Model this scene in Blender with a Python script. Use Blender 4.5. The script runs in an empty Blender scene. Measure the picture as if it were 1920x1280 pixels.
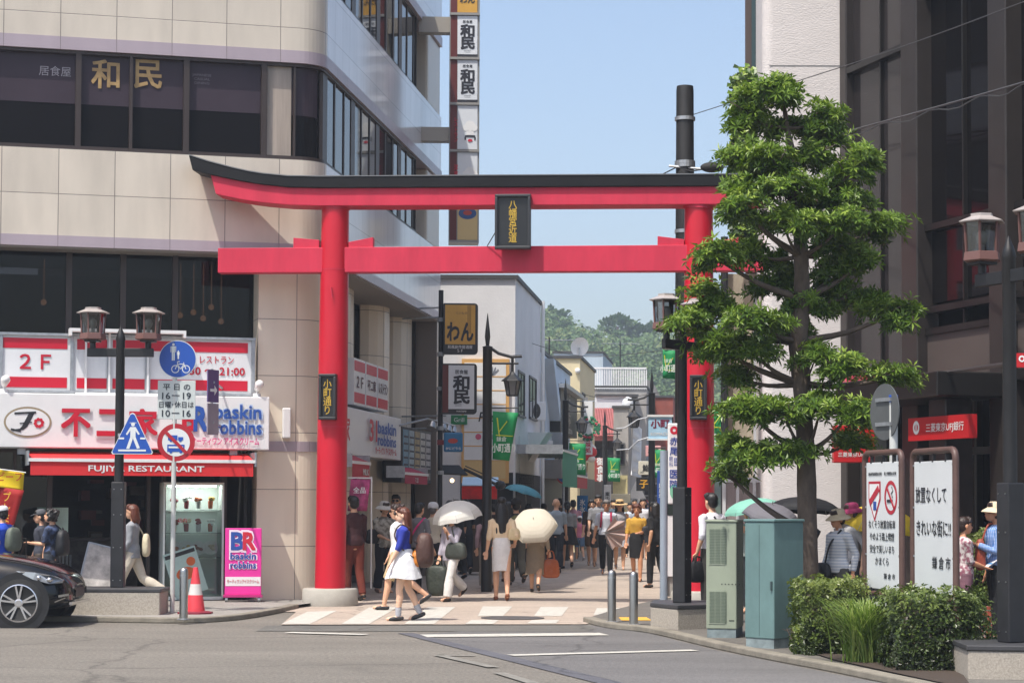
import bpy, math, random
from mathutils import Vector, Matrix
C = bpy.context.scene.collection
scene = bpy.context.scene
R = math.radians
# ---------------------------------------------------------------- camera
FPX, CX, PPY = 4000.0, 960.0, 764.0
CAM = Vector((0, 0, 1.62))
pit, rol = math.atan(176 / FPX), 0.004
fwd = Vector((0, math.cos(pit), math.sin(pit)))
r0 = Vector((1, 0, 0)); u0 = r0.cross(fwd)
rt = r0 * math.cos(rol) + u0 * math.sin(rol)
up = u0 * math.cos(rol) - r0 * math.sin(rol)
cam = bpy.data.cameras.new('camera'); camo = bpy.data.objects.new('camera', cam); C.objects.link(camo)
cam.lens = 36 * FPX / 1920; cam.sensor_width = 36; cam.shift_y = 124 / 1920
cam.clip_start = .5; cam.clip_end = 5000
camo.matrix_world = Matrix(((rt.x, up.x, -fwd.x, CAM.x), (rt.y, up.y, -fwd.y, CAM.y), (rt.z, up.z, -fwd.z, CAM.z), (0, 0, 0, 1)))
scene.camera = camo
# ---------------------------------------------------------------- light
SUN = Vector((.31, .39, -1)).normalized()
w = bpy.data.worlds.new('World'); scene.world = w; w.use_nodes = True
nt = w.node_tree; sky = nt.nodes.new('ShaderNodeTexSky'); sky.sky_type = 'NISHITA'; sky.sun_disc = False
sky.sun_elevation = math.asin(-SUN.z); sky.sun_rotation = math.atan2(-SUN.x, -SUN.y)
sky.air_density = .95; sky.dust_density = 3.0; sky.ozone_density = .6
bg = nt.nodes['Background']; bg.inputs[1].default_value = .15
nt.links.new(sky.outputs[0], bg.inputs[0])
sl = bpy.data.lights.new('sun', 'SUN'); sl.energy = 3.4; sl.angle = R(.53); sl.color = (1, .95, .87)
so = bpy.data.objects.new('sun', sl); C.objects.link(so); so.rotation_euler = SUN.to_track_quat('-Z', 'Y').to_euler(); so.location = (-20, -20, 60)
vs = scene.view_settings; vs.view_transform = 'Standard'; vs.look = 'None'; vs.gamma = 1; vs.exposure = 0.6
scene.render.engine = 'CYCLES'
cy = scene.cycles
cy.max_bounces = 6; cy.diffuse_bounces = 3; cy.glossy_bounces = 3; cy.transparent_max_bounces = 12; cy.transmission_bounces = 3
cy.use_denoising = True; cy.volume_bounces = 0; cy.caustics_reflective = False; cy.caustics_refractive = False
# ---------------------------------------------------------------- helpers: pixels of the photograph to points
def ray(px, py): return rt * ((px - CX) / FPX) + up * ((PPY - py) / FPX) + fwd
def W(px, py, d):
    r = ray(px, py); return CAM + r * (d / r.y)
def G(px, py, z=0.0):
    r = ray(px, py); return CAM + r * ((z - CAM.z) / r.z)
def S(d): return FPX / d            # pixels per metre at depth d
# ---------------------------------------------------------------- materials
MATS = {}
def lin(c):
    return tuple((x / 12.92 if x <= .04045 else ((x + .055) / 1.055) ** 2.4) for x in c)
def hexc(h):
    return lin(tuple(int(h[i:i + 2], 16) / 255 for i in (0, 2, 4)))
def mat(name, col, rough=.6, metal=0.0, var=0.0, vscale=3.0, bump=0.0, bscale=40.0, spec=.5, stretch=None, dirt=0.0, coat=0.0, emit=None, estr=0, trans=0.0, alpha=1.0, uvw=False):
    if name in MATS: return MATS[name]
    if isinstance(col, str): col = hexc(col)
    m = bpy.data.materials.new(name); m.use_nodes = True; MATS[name] = m
    n = m.node_tree; b = n.nodes['Principled BSDF']; L = n.links
    b.inputs['Base Color'].default_value = (*col, 1); b.inputs['Roughness'].default_value = rough
    b.inputs['Metallic'].default_value = metal; b.inputs['Specular IOR Level'].default_value = spec
    if coat: b.inputs['Coat Weight'].default_value = coat; b.inputs['Coat Roughness'].default_value = .05
    if trans: b.inputs['Transmission Weight'].default_value = trans
    if alpha < 1: b.inputs['Alpha'].default_value = alpha
    if emit: b.inputs['Emission Color'].default_value = (*emit, 1); b.inputs['Emission Strength'].default_value = estr
    if var or bump or dirt:
        tc = n.nodes.new('ShaderNodeTexCoord'); src = tc.outputs['UV' if uvw else 'Object']
        if stretch:
            mp = n.nodes.new('ShaderNodeMapping'); mp.inputs['Scale'].default_value = stretch; L.new(src, mp.inputs[0]); src = mp.outputs[0]
    if var or dirt:
        nz = n.nodes.new('ShaderNodeTexNoise'); nz.inputs['Scale'].default_value = vscale; nz.inputs['Detail'].default_value = 6; nz.inputs['Roughness'].default_value = .65
        L.new(src, nz.inputs['Vector'])
        rp = n.nodes.new('ShaderNodeValToRGB')
        rp.color_ramp.elements[0].position = .3; rp.color_ramp.elements[1].position = .72
        lo = tuple(max(0, c * (1 - var)) for c in col); hi = tuple(min(1, c * (1 + var)) for c in col)
        rp.color_ramp.elements[0].color = (*lo, 1); rp.color_ramp.elements[1].color = (*hi, 1)
        L.new(nz.outputs[0], rp.inputs[0]); L.new(rp.outputs[0], b.inputs['Base Color'])
        rr = n.nodes.new('ShaderNodeMapRange'); rr.inputs['To Min'].default_value = max(0, rough - .08); rr.inputs['To Max'].default_value = min(1, rough + .1)
        L.new(nz.outputs[0], rr.inputs[0]); L.new(rr.outputs[0], b.inputs['Roughness'])
    if bump:
        nb = n.nodes.new('ShaderNodeTexNoise'); nb.inputs['Scale'].default_value = bscale; nb.inputs['Detail'].default_value = 4
        L.new(src, nb.inputs['Vector'])
        bp = n.nodes.new('ShaderNodeBump'); bp.inputs['Strength'].default_value = bump; bp.inputs['Distance'].default_value = .02
        L.new(nb.outputs[0], bp.inputs['Height']); L.new(bp.outputs[0], b.inputs['Normal'])
    return m
def panel_mat(name, col, bw, bh, mortar=.006, mcol=(.12, .11, .1), rough=.35, off=0.0, var=.05, spec=.5, blotch=.06):
    """cladding: a grid of joints over the surface's own metres (UV), each panel a slightly different tone"""
    if isinstance(col, str): col = hexc(col)
    m = bpy.data.materials.new(name); m.use_nodes = True; n = m.node_tree; b = n.nodes['Principled BSDF']; L = n.links
    tc = n.nodes.new('ShaderNodeTexCoord'); br = n.nodes.new('ShaderNodeTexBrick')
    br.offset = off; br.squash = 1; br.inputs['Scale'].default_value = 1; br.inputs['Mortar Size'].default_value = mortar
    br.inputs['Brick Width'].default_value = bw; br.inputs['Row Height'].default_value = bh; br.inputs['Mortar Smooth'].default_value = .1
    br.inputs['Color1'].default_value = (*[c * (1 - var) for c in col], 1); br.inputs['Color2'].default_value = (*[min(1, c * (1 + var)) for c in col], 1)
    br.inputs['Mortar'].default_value = (*mcol, 1); br.inputs['Bias'].default_value = 0
    L.new(tc.outputs['UV'], br.inputs['Vector'])
    nz = n.nodes.new('ShaderNodeTexNoise'); nz.inputs['Scale'].default_value = 1.3; nz.inputs['Detail'].default_value = 6
    mpp = n.nodes.new('ShaderNodeMapping'); mpp.inputs['Scale'].default_value = (2.2, .5, 1); L.new(tc.outputs['UV'], mpp.inputs[0]); L.new(mpp.outputs[0], nz.inputs['Vector'])
    mx = n.nodes.new('ShaderNodeMix'); mx.data_type = 'RGBA'; mx.blend_type = 'MULTIPLY'; mx.inputs[0].default_value = 1
    mr = n.nodes.new('ShaderNodeMapRange'); mr.inputs['From Min'].default_value = .3; mr.inputs['From Max'].default_value = .7; mr.inputs['To Min'].default_value = 1 - blotch; mr.inputs['To Max'].default_value = 1 + blotch
    L.new(nz.outputs[0], mr.inputs[0])
    L.new(br.outputs['Color'], mx.inputs[6]); L.new(mr.outputs[0], mx.inputs[7]); L.new(mx.outputs[2], b.inputs['Base Color'])
    b.inputs['Roughness'].default_value = rough; b.inputs['Specular IOR Level'].default_value = spec
    bp = n.nodes.new('ShaderNodeBump'); bp.inputs['Strength'].default_value = .4; bp.inputs['Distance'].default_value = .01; bp.invert = True
    L.new(br.outputs['Fac'], bp.inputs['Height']); L.new(bp.outputs[0], b.inputs['Normal'])
    MATS[name] = m; return m
def glass_mat(name, tint=(.8, .85, .85), gl=.05):
    """thin clear pane: mostly see-through, mirror by fresnel"""
    m = bpy.data.materials.new(name); m.use_nodes = True; n = m.node_tree; L = n.links; n.nodes.clear()
    o = n.nodes.new('ShaderNodeOutputMaterial'); t = n.nodes.new('ShaderNodeBsdfTransparent'); g = n.nodes.new('ShaderNodeBsdfGlossy'); mx = n.nodes.new('ShaderNodeMixShader')
    f = n.nodes.new('ShaderNodeFresnel'); f.inputs[0].default_value = 1.5
    t.inputs[0].default_value = (*tint, 1); g.inputs['Roughness'].default_value = .02
    ad = n.nodes.new('ShaderNodeMath'); ad.operation = 'ADD'; ad.inputs[1].default_value = gl - .04; ad.use_clamp = True
    L.new(f.outputs[0], ad.inputs[0]); L.new(ad.outputs[0], mx.inputs[0]); L.new(t.outputs[0], mx.inputs[1]); L.new(g.outputs[0], mx.inputs[2]); L.new(mx.outputs[0], o.inputs[0])
    MATS[name] = m; return m
def flat(h, rough=.5, **k): return mat('paint_' + h + '_%d' % int(rough * 100), h, rough, **k)
# ---------------------------------------------------------------- mesh builder
class MB:
    def __init__(s, M=None): s.v = []; s.f = []; s.mi = []; s.uv = {}; s.M = M; s.k = 0
    def add(s, vs, fs, uvs=None):
        b = len(s.v)
        s.v += [(s.M @ Vector(p)) if s.M else Vector(p) for p in vs]
        for i, f in enumerate(fs):
            if uvs: s.uv[len(s.f)] = uvs[i]
            s.f.append([b + j for j in f]); s.mi.append(s.k)
        return s
    def box(s, x0, x1, y0, y1, z0, z1):
        return s.add([(x0, y0, z0), (x1, y0, z0), (x1, y1, z0), (x0, y1, z0), (x0, y0, z1), (x1, y0, z1), (x1, y1, z1), (x0, y1, z1)],
                     [(0, 3, 2, 1), (4, 5, 6, 7), (0, 1, 5, 4), (1, 2, 6, 5), (2, 3, 7, 6), (3, 0, 4, 7)])
    def cbox(s, c, sx, sy, sz): return s.box(c[0] - sx / 2, c[0] + sx / 2, c[1] - sy / 2, c[1] + sy / 2, c[2] - sz / 2, c[2] + sz / 2)
    def bar(s, a, b, wx, wz=None):
        """square bar from a to b"""
        a, b = Vector(a), Vector(b); t = (b - a).normalized(); wz = wz or wx
        h = Vector((0, 0, 1)) if abs(t.z) < .95 else Vector((0, 1, 0))
        sx = t.cross(h).normalized() * wx / 2; sy = sx.cross(t).normalized() * wz / 2
        P = [a - sx - sy, a + sx - sy, a + sx + sy, a - sx + sy, b - sx - sy, b + sx - sy, b + sx + sy, b - sx + sy]
        return s.add(P, [(0, 1, 2, 3), (7, 6, 5, 4), (0, 4, 5, 1), (1, 5, 6, 2), (2, 6, 7, 3), (3, 7, 4, 0)])
    def tube(s, pts, r, n=10, cap=True, ratio=1.0, side=None, round_=False):
        """swept tube with a radius per point; ratio squashes it across 'side'"""
        pts = [Vector(p) for p in pts]; rs = list(r) if hasattr(r, '__len__') else [r] * len(pts)
        if round_:
            d0 = (pts[0] - pts[1]).normalized(); d1 = (pts[-1] - pts[-2]).normalized()
            pts = [pts[0] + d0 * rs[0] * .85, pts[0] + d0 * rs[0] * .5] + pts + [pts[-1] + d1 * rs[-1] * .5, pts[-1] + d1 * rs[-1] * .85]
            rs = [rs[0] * .35, rs[0] * .8] + rs + [rs[-1] * .8, rs[-1] * .35]
        vs = []; fs = []; N = len(pts); prev = None
        for i, p in enumerate(pts):
            t = (pts[min(i + 1, N - 1)] - pts[max(i - 1, 0)])
            t = t.normalized() if t.length > 1e-9 else Vector((0, 0, 1))
            if prev is None:
                h = Vector(side) if side else (Vector((1, 0, 0)) if abs(t.x) < .9 else Vector((0, 1, 0)))
            else: h = prev
            a = (h - t * h.dot(t)).normalized(); b = t.cross(a); prev = a
            for j in range(n):
                an = 2 * math.pi * j / n
                vs.append(p + a * (math.cos(an) * rs[i]) + b * (math.sin(an) * rs[i] * ratio))
        for i in range(N - 1):
            for j in range(n):
                fs.append((i * n + j, i * n + (j + 1) % n, (i + 1) * n + (j + 1) % n, (i + 1) * n + j))
        if cap: fs.append(tuple(reversed(range(n)))); fs.append(tuple(range((N - 1) * n, N * n)))
        return s.add(vs, fs)
    def lathe(s, prof, c=(0, 0, 0), n=20, rot=0):
        c = Vector(c); vs = []; fs = []
        for r, z in prof:
            for j in range(n):
                a = 2 * math.pi * j / n + rot; vs.append(c + Vector((math.cos(a) * r, math.sin(a) * r, z)))
        for i in range(len(prof) - 1):
            for j in range(n): fs.append((i * n + j, i * n + (j + 1) % n, (i + 1) * n + (j + 1) % n, (i + 1) * n + j))
        fs.append(tuple(reversed(range(n)))); fs.append(tuple(range((len(prof) - 1) * n, len(prof) * n)))
        return s.add(vs, fs)
    def ell(s, c, r, nu=12, nv=8, Mx=None):
        c = Vector(c); vs = []; fs = []
        for i in range(nv + 1):
            th = math.pi * i / nv
            for j in range(nu):
                a = 2 * math.pi * j / nu
                p = Vector((r[0] * math.sin(th) * math.cos(a), r[1] * math.sin(th) * math.sin(a), r[2] * math.cos(th)))
                vs.append(c + (Mx @ p if Mx else p))
        for i in range(nv):
            for j in range(nu): fs.append((i * nu + j, (i + 1) * nu + j, (i + 1) * nu + (j + 1) % nu, i * nu + (j + 1) % nu))
        return s.add(vs, fs)
    def prism(s, poly, d0, d1):
        """polygon in local XY extruded along local Z from d0 to d1"""
        n = len(poly)
        return s.add([(x, y, d0) for x, y in poly] + [(x, y, d1) for x, y in poly],
                     [tuple(reversed(range(n))), tuple(range(n, 2 * n))] + [(i, (i + 1) % n, n + (i + 1) % n, n + i) for i in range(n)])
    def ribbon(s, path, z0, z1, t, closed_ends=True):
        """a wall strip along a plan path (list of xy), outside on the right-hand side going along it, thickness t to the left; UV in metres"""
        P = [Vector((p[0], p[1])) for p in path]; n = len(P); off = []
        for i in range(n):
            d = (P[min(i + 1, n - 1)] - P[max(i - 1, 0)]).normalized(); off.append(P[i] + Vector((-d.y, d.x)) * t)
        ln = [0]
        for i in range(1, n): ln.append(ln[-1] + (P[i] - P[i - 1]).length)
        vs = []
        for i in range(n): vs += [(*P[i], z0), (*P[i], z1), (*off[i], z1), (*off[i], z0)]
        fs = []; uv = []
        for i in range(n - 1):
            a, b = 4 * i, 4 * i + 4; u, v = ln[i], ln[i + 1]
            fs += [(a, b, b + 1, a + 1), (a + 1, b + 1, b + 2, a + 2), (a + 2, b + 2, b + 3, a + 3), (a + 3, b + 3, b, a)]
            uv += [[(u, z0), (v, z0), (v, z1), (u, z1)], [(u, 0), (v, 0), (v, t), (u, t)], [(u, z1), (v, z1), (v, z0), (u, z0)], [(u, t), (v, t), (v, 0), (u, 0)]]
        e = 4 * (n - 1); fs += [(0, 1, 2, 3), (e + 3, e + 2, e + 1, e)]
        uv += [[(0, z0), (0, z1), (t, z1), (t, z0)], [(t, z0), (t, z1), (0, z1), (0, z0)]]
        return s.add(vs, fs, uv)
    def each(s, name, m, parent=None, **k):
        """every connected piece becomes a part of its own"""
        rt_ = list(range(len(s.v)))
        def fd(a):
            while rt_[a] != a: rt_[a] = rt_[rt_[a]]; a = rt_[a]
            return a
        for f in s.f:
            for q in f[1:]: rt_[fd(q)] = fd(f[0])
        g = {}
        for i, f in enumerate(s.f): g.setdefault(fd(f[0]), []).append(i)
        out = []
        for fl in g.values():
            n = MB(); mp = {}
            for i in fl:
                for q in s.f[i]:
                    if q not in mp: mp[q] = len(n.v); n.v.append(s.v[q])
                if i in s.uv: n.uv[len(n.f)] = s.uv[i]
                n.f.append([mp[q] for q in s.f[i]]); n.mi.append(s.mi[i])
            out.append(n.build(name, m, parent, **k))
        return out
    def sup(s, c, r, e=.55, nu=20, nv=12, taper=.12, Mx=None):
        """soft rounded box (superellipsoid), narrower at the top (+y)"""
        pw = lambda q: math.copysign(abs(q) ** e, q); vs = []; fs = []
        for i in range(nv + 1):
            th = math.pi * i / nv
            for j in range(nu):
                a = 2 * math.pi * j / nu; x, y, z = pw(math.sin(th)) * pw(math.cos(a)), pw(math.cos(th)), pw(math.sin(th)) * pw(math.sin(a)); k = 1 - taper * y
                vs.append(Vector(c) + Vector((r[0] * x * k, r[1] * y, r[2] * z * k)))
        for i in range(nv):
            for j in range(nu): fs.append((i * nu + j, i * nu + (j + 1) % nu, (i + 1) * nu + (j + 1) % nu, (i + 1) * nu + j))
        return s.add(vs, fs)
    def build(s, name, m, parent=None, smooth=False, bevel=0.0, local=False, seg=2):
        me = bpy.data.meshes.new(name); me.from_pydata([tuple(v) for v in s.v], [], s.f); me.validate()
        for x in (m if isinstance(m, (list, tuple)) else [m]): me.materials.append(x)
        if any(s.mi) and len(me.polygons) == len(s.mi): me.polygons.foreach_set('material_index', s.mi)
        if s.uv:
            ul = me.uv_layers.new(name='UVMap')
            for fi, uvs in s.uv.items():
                for li, u in zip(me.polygons[fi].loop_indices, uvs): ul.data[li].uv = u
        if smooth:
            me.polygons.foreach_set('use_smooth', [True] * len(me.polygons))
            if smooth != 'all': me.set_sharp_from_angle(angle=R(40))
        o = bpy.data.objects.new(name, me); C.objects.link(o)
        if parent is not None: adopt(o, parent, local)
        if bevel:
            b = o.modifiers.new('bevel', 'BEVEL'); b.width = bevel; b.segments = seg; b.limit_method = 'ANGLE'; b.angle_limit = R(35)
        return o
ROOTM = {}
def adopt(o, parent, local=False):
    o.parent = parent
    if not local and parent.name in ROOTM: o.matrix_parent_inverse = ROOTM[parent.name].inverted()
def tag(o, label, cat, group=None, kind=None):
    if label: o['label'] = label
    if cat: o['category'] = cat
    if group: o['group'] = group
    if kind: o['kind'] = kind
    return o
def thing(name, label, cat, loc=(0, 0, 0), group=None, rz=0):
    o = bpy.data.objects.new(name, None); C.objects.link(o); o.location = loc; o.rotation_euler = (0, 0, rz); o.empty_display_size = .2
    ROOTM[o.name] = Matrix.Translation(Vector(loc)) @ Matrix.Rotation(rz, 4, 'Z')
    return tag(o, label, cat, group)
def structure(o): o['kind'] = 'structure'; return o
def dup(root, loc, rz=0, label=None, group=None, scale=None):
    def rec(o, p):
        c = o.copy(); C.objects.link(c)
        if p is not None: c.parent = p
        for ch in list(o.children): rec(ch, c)
        return c
    r = rec(root, None); r.location = loc; r.rotation_euler = (0, 0, rz)
    if scale: r.scale = scale
    if label: r['label'] = label
    if group: r['group'] = group
    return r
def frame(p, right=(1, 0, 0), upv=(0, 0, 1)):
    r = Vector(right).normalized(); u = Vector(upv).normalized(); n = r.cross(u); u = n.cross(r)
    return Matrix(((r.x, u.x, n.x, p[0]), (r.y, u.y, n.y, p[1]), (r.z, u.z, n.z, p[2]), (0, 0, 0, 1)))
def facing(px, py, d, yaw=0.0):
    """frame at a pixel's point at depth d, facing the street end; yaw>0 turns the face to the right"""
    return frame(W(px, py, d), (math.cos(yaw), math.sin(yaw), 0))
TXT = {}
def text(s, M, m, parent, w=None, h=None, bold=0.0, ext=.004, x=0, y=0, z=.004, name='lettering', slant=0, spacing=1.0, line=1.0):
    """lettering centred at (x,y) of frame M, fitted to w and/or h metres"""
    key = (s, spacing, line)
    if key not in TXT:
        c = bpy.data.curves.new('t', 'FONT'); c.body = s; c.extrude = 0; c.resolution_u = 2; c.align_x = 'CENTER'; c.space_character = spacing; c.space_line = line
        o = bpy.data.objects.new('t', c); me = bpy.data.meshes.new_from_object(o)
        V = [v.co.copy() for v in me.vertices]; F = [list(p.vertices) for p in me.polygons]
        bpy.data.objects.remove(o); bpy.data.curves.remove(c); bpy.data.meshes.remove(me); TXT[key] = (V, F)
    V, F = TXT[key]
    x0 = min(v.x for v in V); x1 = max(v.x for v in V); y0 = min(v.y for v in V); y1 = max(v.y for v in V)
    sx = w / (x1 - x0) if w else None; sy = h / (y1 - y0) if h else None
    sx = sx or sy; sy = sy or sx
    b = MB(M); k = bold * .58
    for i, (ox, oy) in enumerate(((0, 0),) if bold < .006 else ((-k, 0), (k, 0), (0, k), (0, -k)) if bold < .025 else ((-k, -k), (k, k), (-k, k), (k, -k), (0, k), (0, -k), (k, 0), (-k, 0))):
        b.add([((v.x - (x0 + x1) / 2 + ox) * sx + x + slant * (v.y - (y0 + y1) / 2) * sy, (v.y - (y0 + y1) / 2 + oy) * sy + y, z + .0006 * i) for v in V], F)
    return b.build(name, m, parent)
def vert(s): return '\n'.join(s)
def disc(b, x, y, r, z, n=28, ry=None, a0=0, a1=2 * math.pi):
    ry = ry or r
    pts = [(x + r * math.cos(a0 + (a1 - a0) * i / n), y + ry * math.sin(a0 + (a1 - a0) * i / n), z) for i in range(n + (a1 - a0 < 6.28))]
    if a1 - a0 < 6.28: pts.append((x, y, z))
    return b.add(pts, [tuple(range(len(pts)))])
def ring(b, x, y, r0, r1, z, n=32):
    vs = []
    for i in range(n):
        a = 2 * math.pi * i / n; vs += [(x + r0 * math.cos(a), y + r0 * math.sin(a), z), (x + r1 * math.cos(a), y + r1 * math.sin(a), z)]
    return b.add(vs, [(2 * i, 2 * i + 1, (2 * i + 3) % (2 * n), (2 * i + 2) % (2 * n)) for i in range(n)])
def poly(b, pts, z): return b.add([(x, y, z) for x, y in pts], [tuple(range(len(pts)))])
def rect(b, x0, x1, y0, y1, z): return poly(b, [(x0, y0), (x1, y0), (x1, y1), (x0, y1)], z)
# ---------------------------------------------------------------- shared materials
BLACK = mat('black_paint', (.012, .012, .013), .45, var=.3, vscale=6)
DARKIRON = mat('dark_iron_paint', (.018, .018, .02), .5, var=.3, vscale=8)
STEEL = mat('brushed_steel', (.42, .42, .41), .32, 1, var=.15, vscale=30, stretch=(1, 1, .05))
GALV = mat('galvanised_steel', (.4, .42, .44), .45, .7, var=.2, vscale=12)
WHITE = mat('white_paint', (.78, .78, .77), .45, var=.04, vscale=4)
OFFW = mat('white_panel', (.74, .75, .76), .35, var=.05, vscale=2)
BEIGE = mat('beige_tile', hexc('cfc4b4'), .35, var=.06, vscale=2)
BROWN = mat('brown_metal', (.10, .055, .045), .5, var=.2, vscale=8)
DGLASS = mat('dark_tinted_glass', (.008, .008, .011), .04, spec=.5); FGLASS = mat('front_tinted_glass', (.008, .007, .008), .06, spec=.06)
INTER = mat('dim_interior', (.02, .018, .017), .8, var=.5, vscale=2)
RUBBER = mat('rubber', (.012, .012, .012), .75)
RED = mat('vermilion_paint', hexc('c6324a'), .55, spec=.3, var=.12, vscale=3.0, bump=.08, bscale=18, stretch=(1.5, 1.5, .35))
CLEAR = glass_mat('clear_glass')
SMOKED = glass_mat('lantern_glass', (.55, .55, .55), .14)
GOLD = mat('gold_leaf', hexc('d9b24a'), .35, .6)
CONC = mat('concrete', hexc('a9a59c'), .85, var=.18, vscale=2.5, bump=.25, bscale=60)
REDP = hexc('c41230')
def P2(px, py, M):
    """pixel -> (x, y) on the XY plane of frame M"""
    o = M.translation; n = Vector((M[0][2], M[1][2], M[2][2])); r = ray(px, py)
    t = (o - CAM).dot(n) / r.dot(n); p = CAM + r * t - o
    return p.dot(Vector((M[0][0], M[1][0], M[2][0]))), p.dot(Vector((M[0][1], M[1][1], M[2][1])))
def sheet(name, pts, z, m):
    b = MB(); uv = [[(p[0], p[1]) for p in pts]]
    b.add([(p[0], p[1], z) for p in pts], [tuple(range(len(pts)))], uv)
    return structure(b.build(name, m))
def gp(*px): return [tuple(G(*p))[:2] for p in px]
# ================================================================ ground
def asphalt(name, h, speck=.5):
    m = bpy.data.materials.new(name); m.use_nodes = True; n = m.node_tree; b = n.nodes['Principled BSDF']; L = n.links; c = hexc(h)
    tc = n.nodes.new('ShaderNodeTexCoord')
    a = n.nodes.new('ShaderNodeTexNoise'); a.inputs['Scale'].default_value = 95; a.inputs['Detail'].default_value = 3
    d = n.nodes.new('ShaderNodeTexNoise'); d.inputs['Scale'].default_value = .55; d.inputs['Detail'].default_value = 7; d.inputs['Roughness'].default_value = .7
    v = n.nodes.new('ShaderNodeTexVoronoi'); v.inputs['Scale'].default_value = 60
    mp = n.nodes.new('ShaderNodeMapping'); mp.inputs['Scale'].default_value = (.35, 1.3, 1); mp.inputs['Rotation'].default_value = (0, 0, .3)
    L.new(tc.outputs['Object'], mp.inputs[0])
    for q in (a, v): L.new(tc.outputs['Object'], q.inputs['Vector'])
    L.new(mp.outputs[0], d.inputs['Vector'])
    r1 = n.nodes.new('ShaderNodeMapRange'); r1.inputs['From Min'].default_value = .32; r1.inputs['From Max'].default_value = .68; r1.inputs['To Min'].default_value = 1 - speck; r1.inputs['To Max'].default_value = 1 + speck
    r2 = n.nodes.new('ShaderNodeMapRange'); r2.inputs['From Min'].default_value = .3; r2.inputs['From Max'].default_value = .7; r2.inputs['To Min'].default_value = .8; r2.inputs['To Max'].default_value = 1.17
    g_ = n.nodes.new('ShaderNodeTexNoise'); g_.inputs['Scale'].default_value = 26; g_.inputs['Detail'].default_value = 2; L.new(tc.outputs['Object'], g_.inputs['Vector']); ga = n.nodes.new('ShaderNodeMath'); ga.operation = 'MULTIPLY_ADD'; ga.inputs[1].default_value = .5; L.new(g_.outputs[0], ga.inputs[0]); gb = n.nodes.new('ShaderNodeMath'); gb.operation = 'MULTIPLY'; gb.inputs[1].default_value = .5; L.new(a.outputs[0], gb.inputs[0]); L.new(gb.outputs[0], ga.inputs[2]); L.new(ga.outputs[0], r1.inputs[0]); L.new(d.outputs[0], r2.inputs[0])
    m1 = n.nodes.new('ShaderNodeMath'); m1.operation = 'MULTIPLY'; L.new(r1.outputs[0], m1.inputs[0]); L.new(r2.outputs[0], m1.inputs[1])
    x = n.nodes.new('ShaderNodeMix'); x.data_type = 'RGBA'; x.blend_type = 'MULTIPLY'; x.inputs[0].default_value = 1; x.inputs[6].default_value = (*c, 1)
    L.new(m1.outputs[0], x.inputs[7]); 
    ck = n.nodes.new('ShaderNodeTexVoronoi'); ck.feature = 'DISTANCE_TO_EDGE'; ck.inputs['Scale'].default_value = .42
    wn = n.nodes.new('ShaderNodeTexNoise'); wn.inputs['Scale'].default_value = 1.6; wn.inputs['Detail'].default_value = 5; L.new(tc.outputs['Object'], wn.inputs['Vector'])
    wm = n.nodes.new('ShaderNodeMix'); wm.data_type = 'RGBA'; wm.inputs[0].default_value = .35; L.new(tc.outputs['Object'], wm.inputs[6]); L.new(wn.outputs['Color'], wm.inputs[7]); L.new(wm.outputs[2], ck.inputs['Vector'])
    r3 = n.nodes.new('ShaderNodeMapRange'); r3.inputs['From Max'].default_value = .012; r3.inputs['To Min'].default_value = .62; L.new(ck.outputs['Distance'], r3.inputs[0])
    sn = n.nodes.new('ShaderNodeTexNoise'); sn.inputs['Scale'].default_value = .9; sn.inputs['Detail'].default_value = 8; sn.inputs['Roughness'].default_value = .6; L.new(tc.outputs['Object'], sn.inputs['Vector'])
    r4 = n.nodes.new('ShaderNodeMapRange'); r4.inputs['From Min'].default_value = .60; r4.inputs['From Max'].default_value = .72; r4.inputs['To Min'].default_value = 1; r4.inputs['To Max'].default_value = .74; L.new(sn.outputs[0], r4.inputs[0])
    mm = n.nodes.new('ShaderNodeMath'); mm.operation = 'MULTIPLY'; L.new(r3.outputs[0], mm.inputs[0]); L.new(r4.outputs[0], mm.inputs[1])
    y = n.nodes.new('ShaderNodeMix'); y.data_type = 'RGBA'; y.blend_type = 'MULTIPLY'; y.inputs[0].default_value = 1; L.new(x.outputs[2], y.inputs[6]); L.new(mm.outputs[0], y.inputs[7])
    L.new(y.outputs[2], b.inputs['Base Color']); b.inputs['Roughness'].default_value = .85
    bp = n.nodes.new('ShaderNodeBump'); bp.inputs['Strength'].default_value = .5; bp.inputs['Distance'].default_value = .01
    L.new(v.outputs[0], bp.inputs['Height']); L.new(bp.outputs[0], b.inputs['Normal']); return m
ASPH = asphalt('old_asphalt', '716c64'); ASPH2 = asphalt('patched_asphalt', '656362', .3); SEAM = asphalt('asphalt_seam', '58585e', .25)
STREETM = asphalt('tan_street_paving', 'a99b8e', .22); WORN = mat('worn_white_marking', hexc('bab7ae'), .7, var=.2, vscale=9, bump=.2, bscale=80)
TILE = panel_mat('pavement_tiles', hexc('8f8b85'), .3, .3, .006, (.25, .24, .22), .8, .5, .07)
KERBM = mat('kerb_stone', hexc('827c70'), .85, var=.25, vscale=4, bump=.3, bscale=50)
GRANITE = mat('granite_planter', hexc('a79f93'), .8, var=.3, vscale=55, bump=.2, bscale=90)
sheet('road', [(-1500, -200), (1500, -200), (1500, 2800), (-1500, 2800)], 0, ASPH)
sheet('patched_road', gp((767, 1189), (1093, 1170), (1217, 1187), (1340, 1218), (1560, 1262), (1760, 1300), (1230, 1300)), .004, ASPH2)
sheet('road_seam', gp((745, 1187), (775, 1187), (1250, 1300), (1195, 1300)), .008, SEAM)
st = gp((527, 1172), (1098, 1171), (1240, 1128)) + [(3.2, 36), (4.2, 46), (6.5, 66), (12, 120), (30, 300), (10, 300), (-6, 46), (-7, 33), gp((555, 1148))[0]]
sheet('street', st, .012, STREETM)
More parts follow.
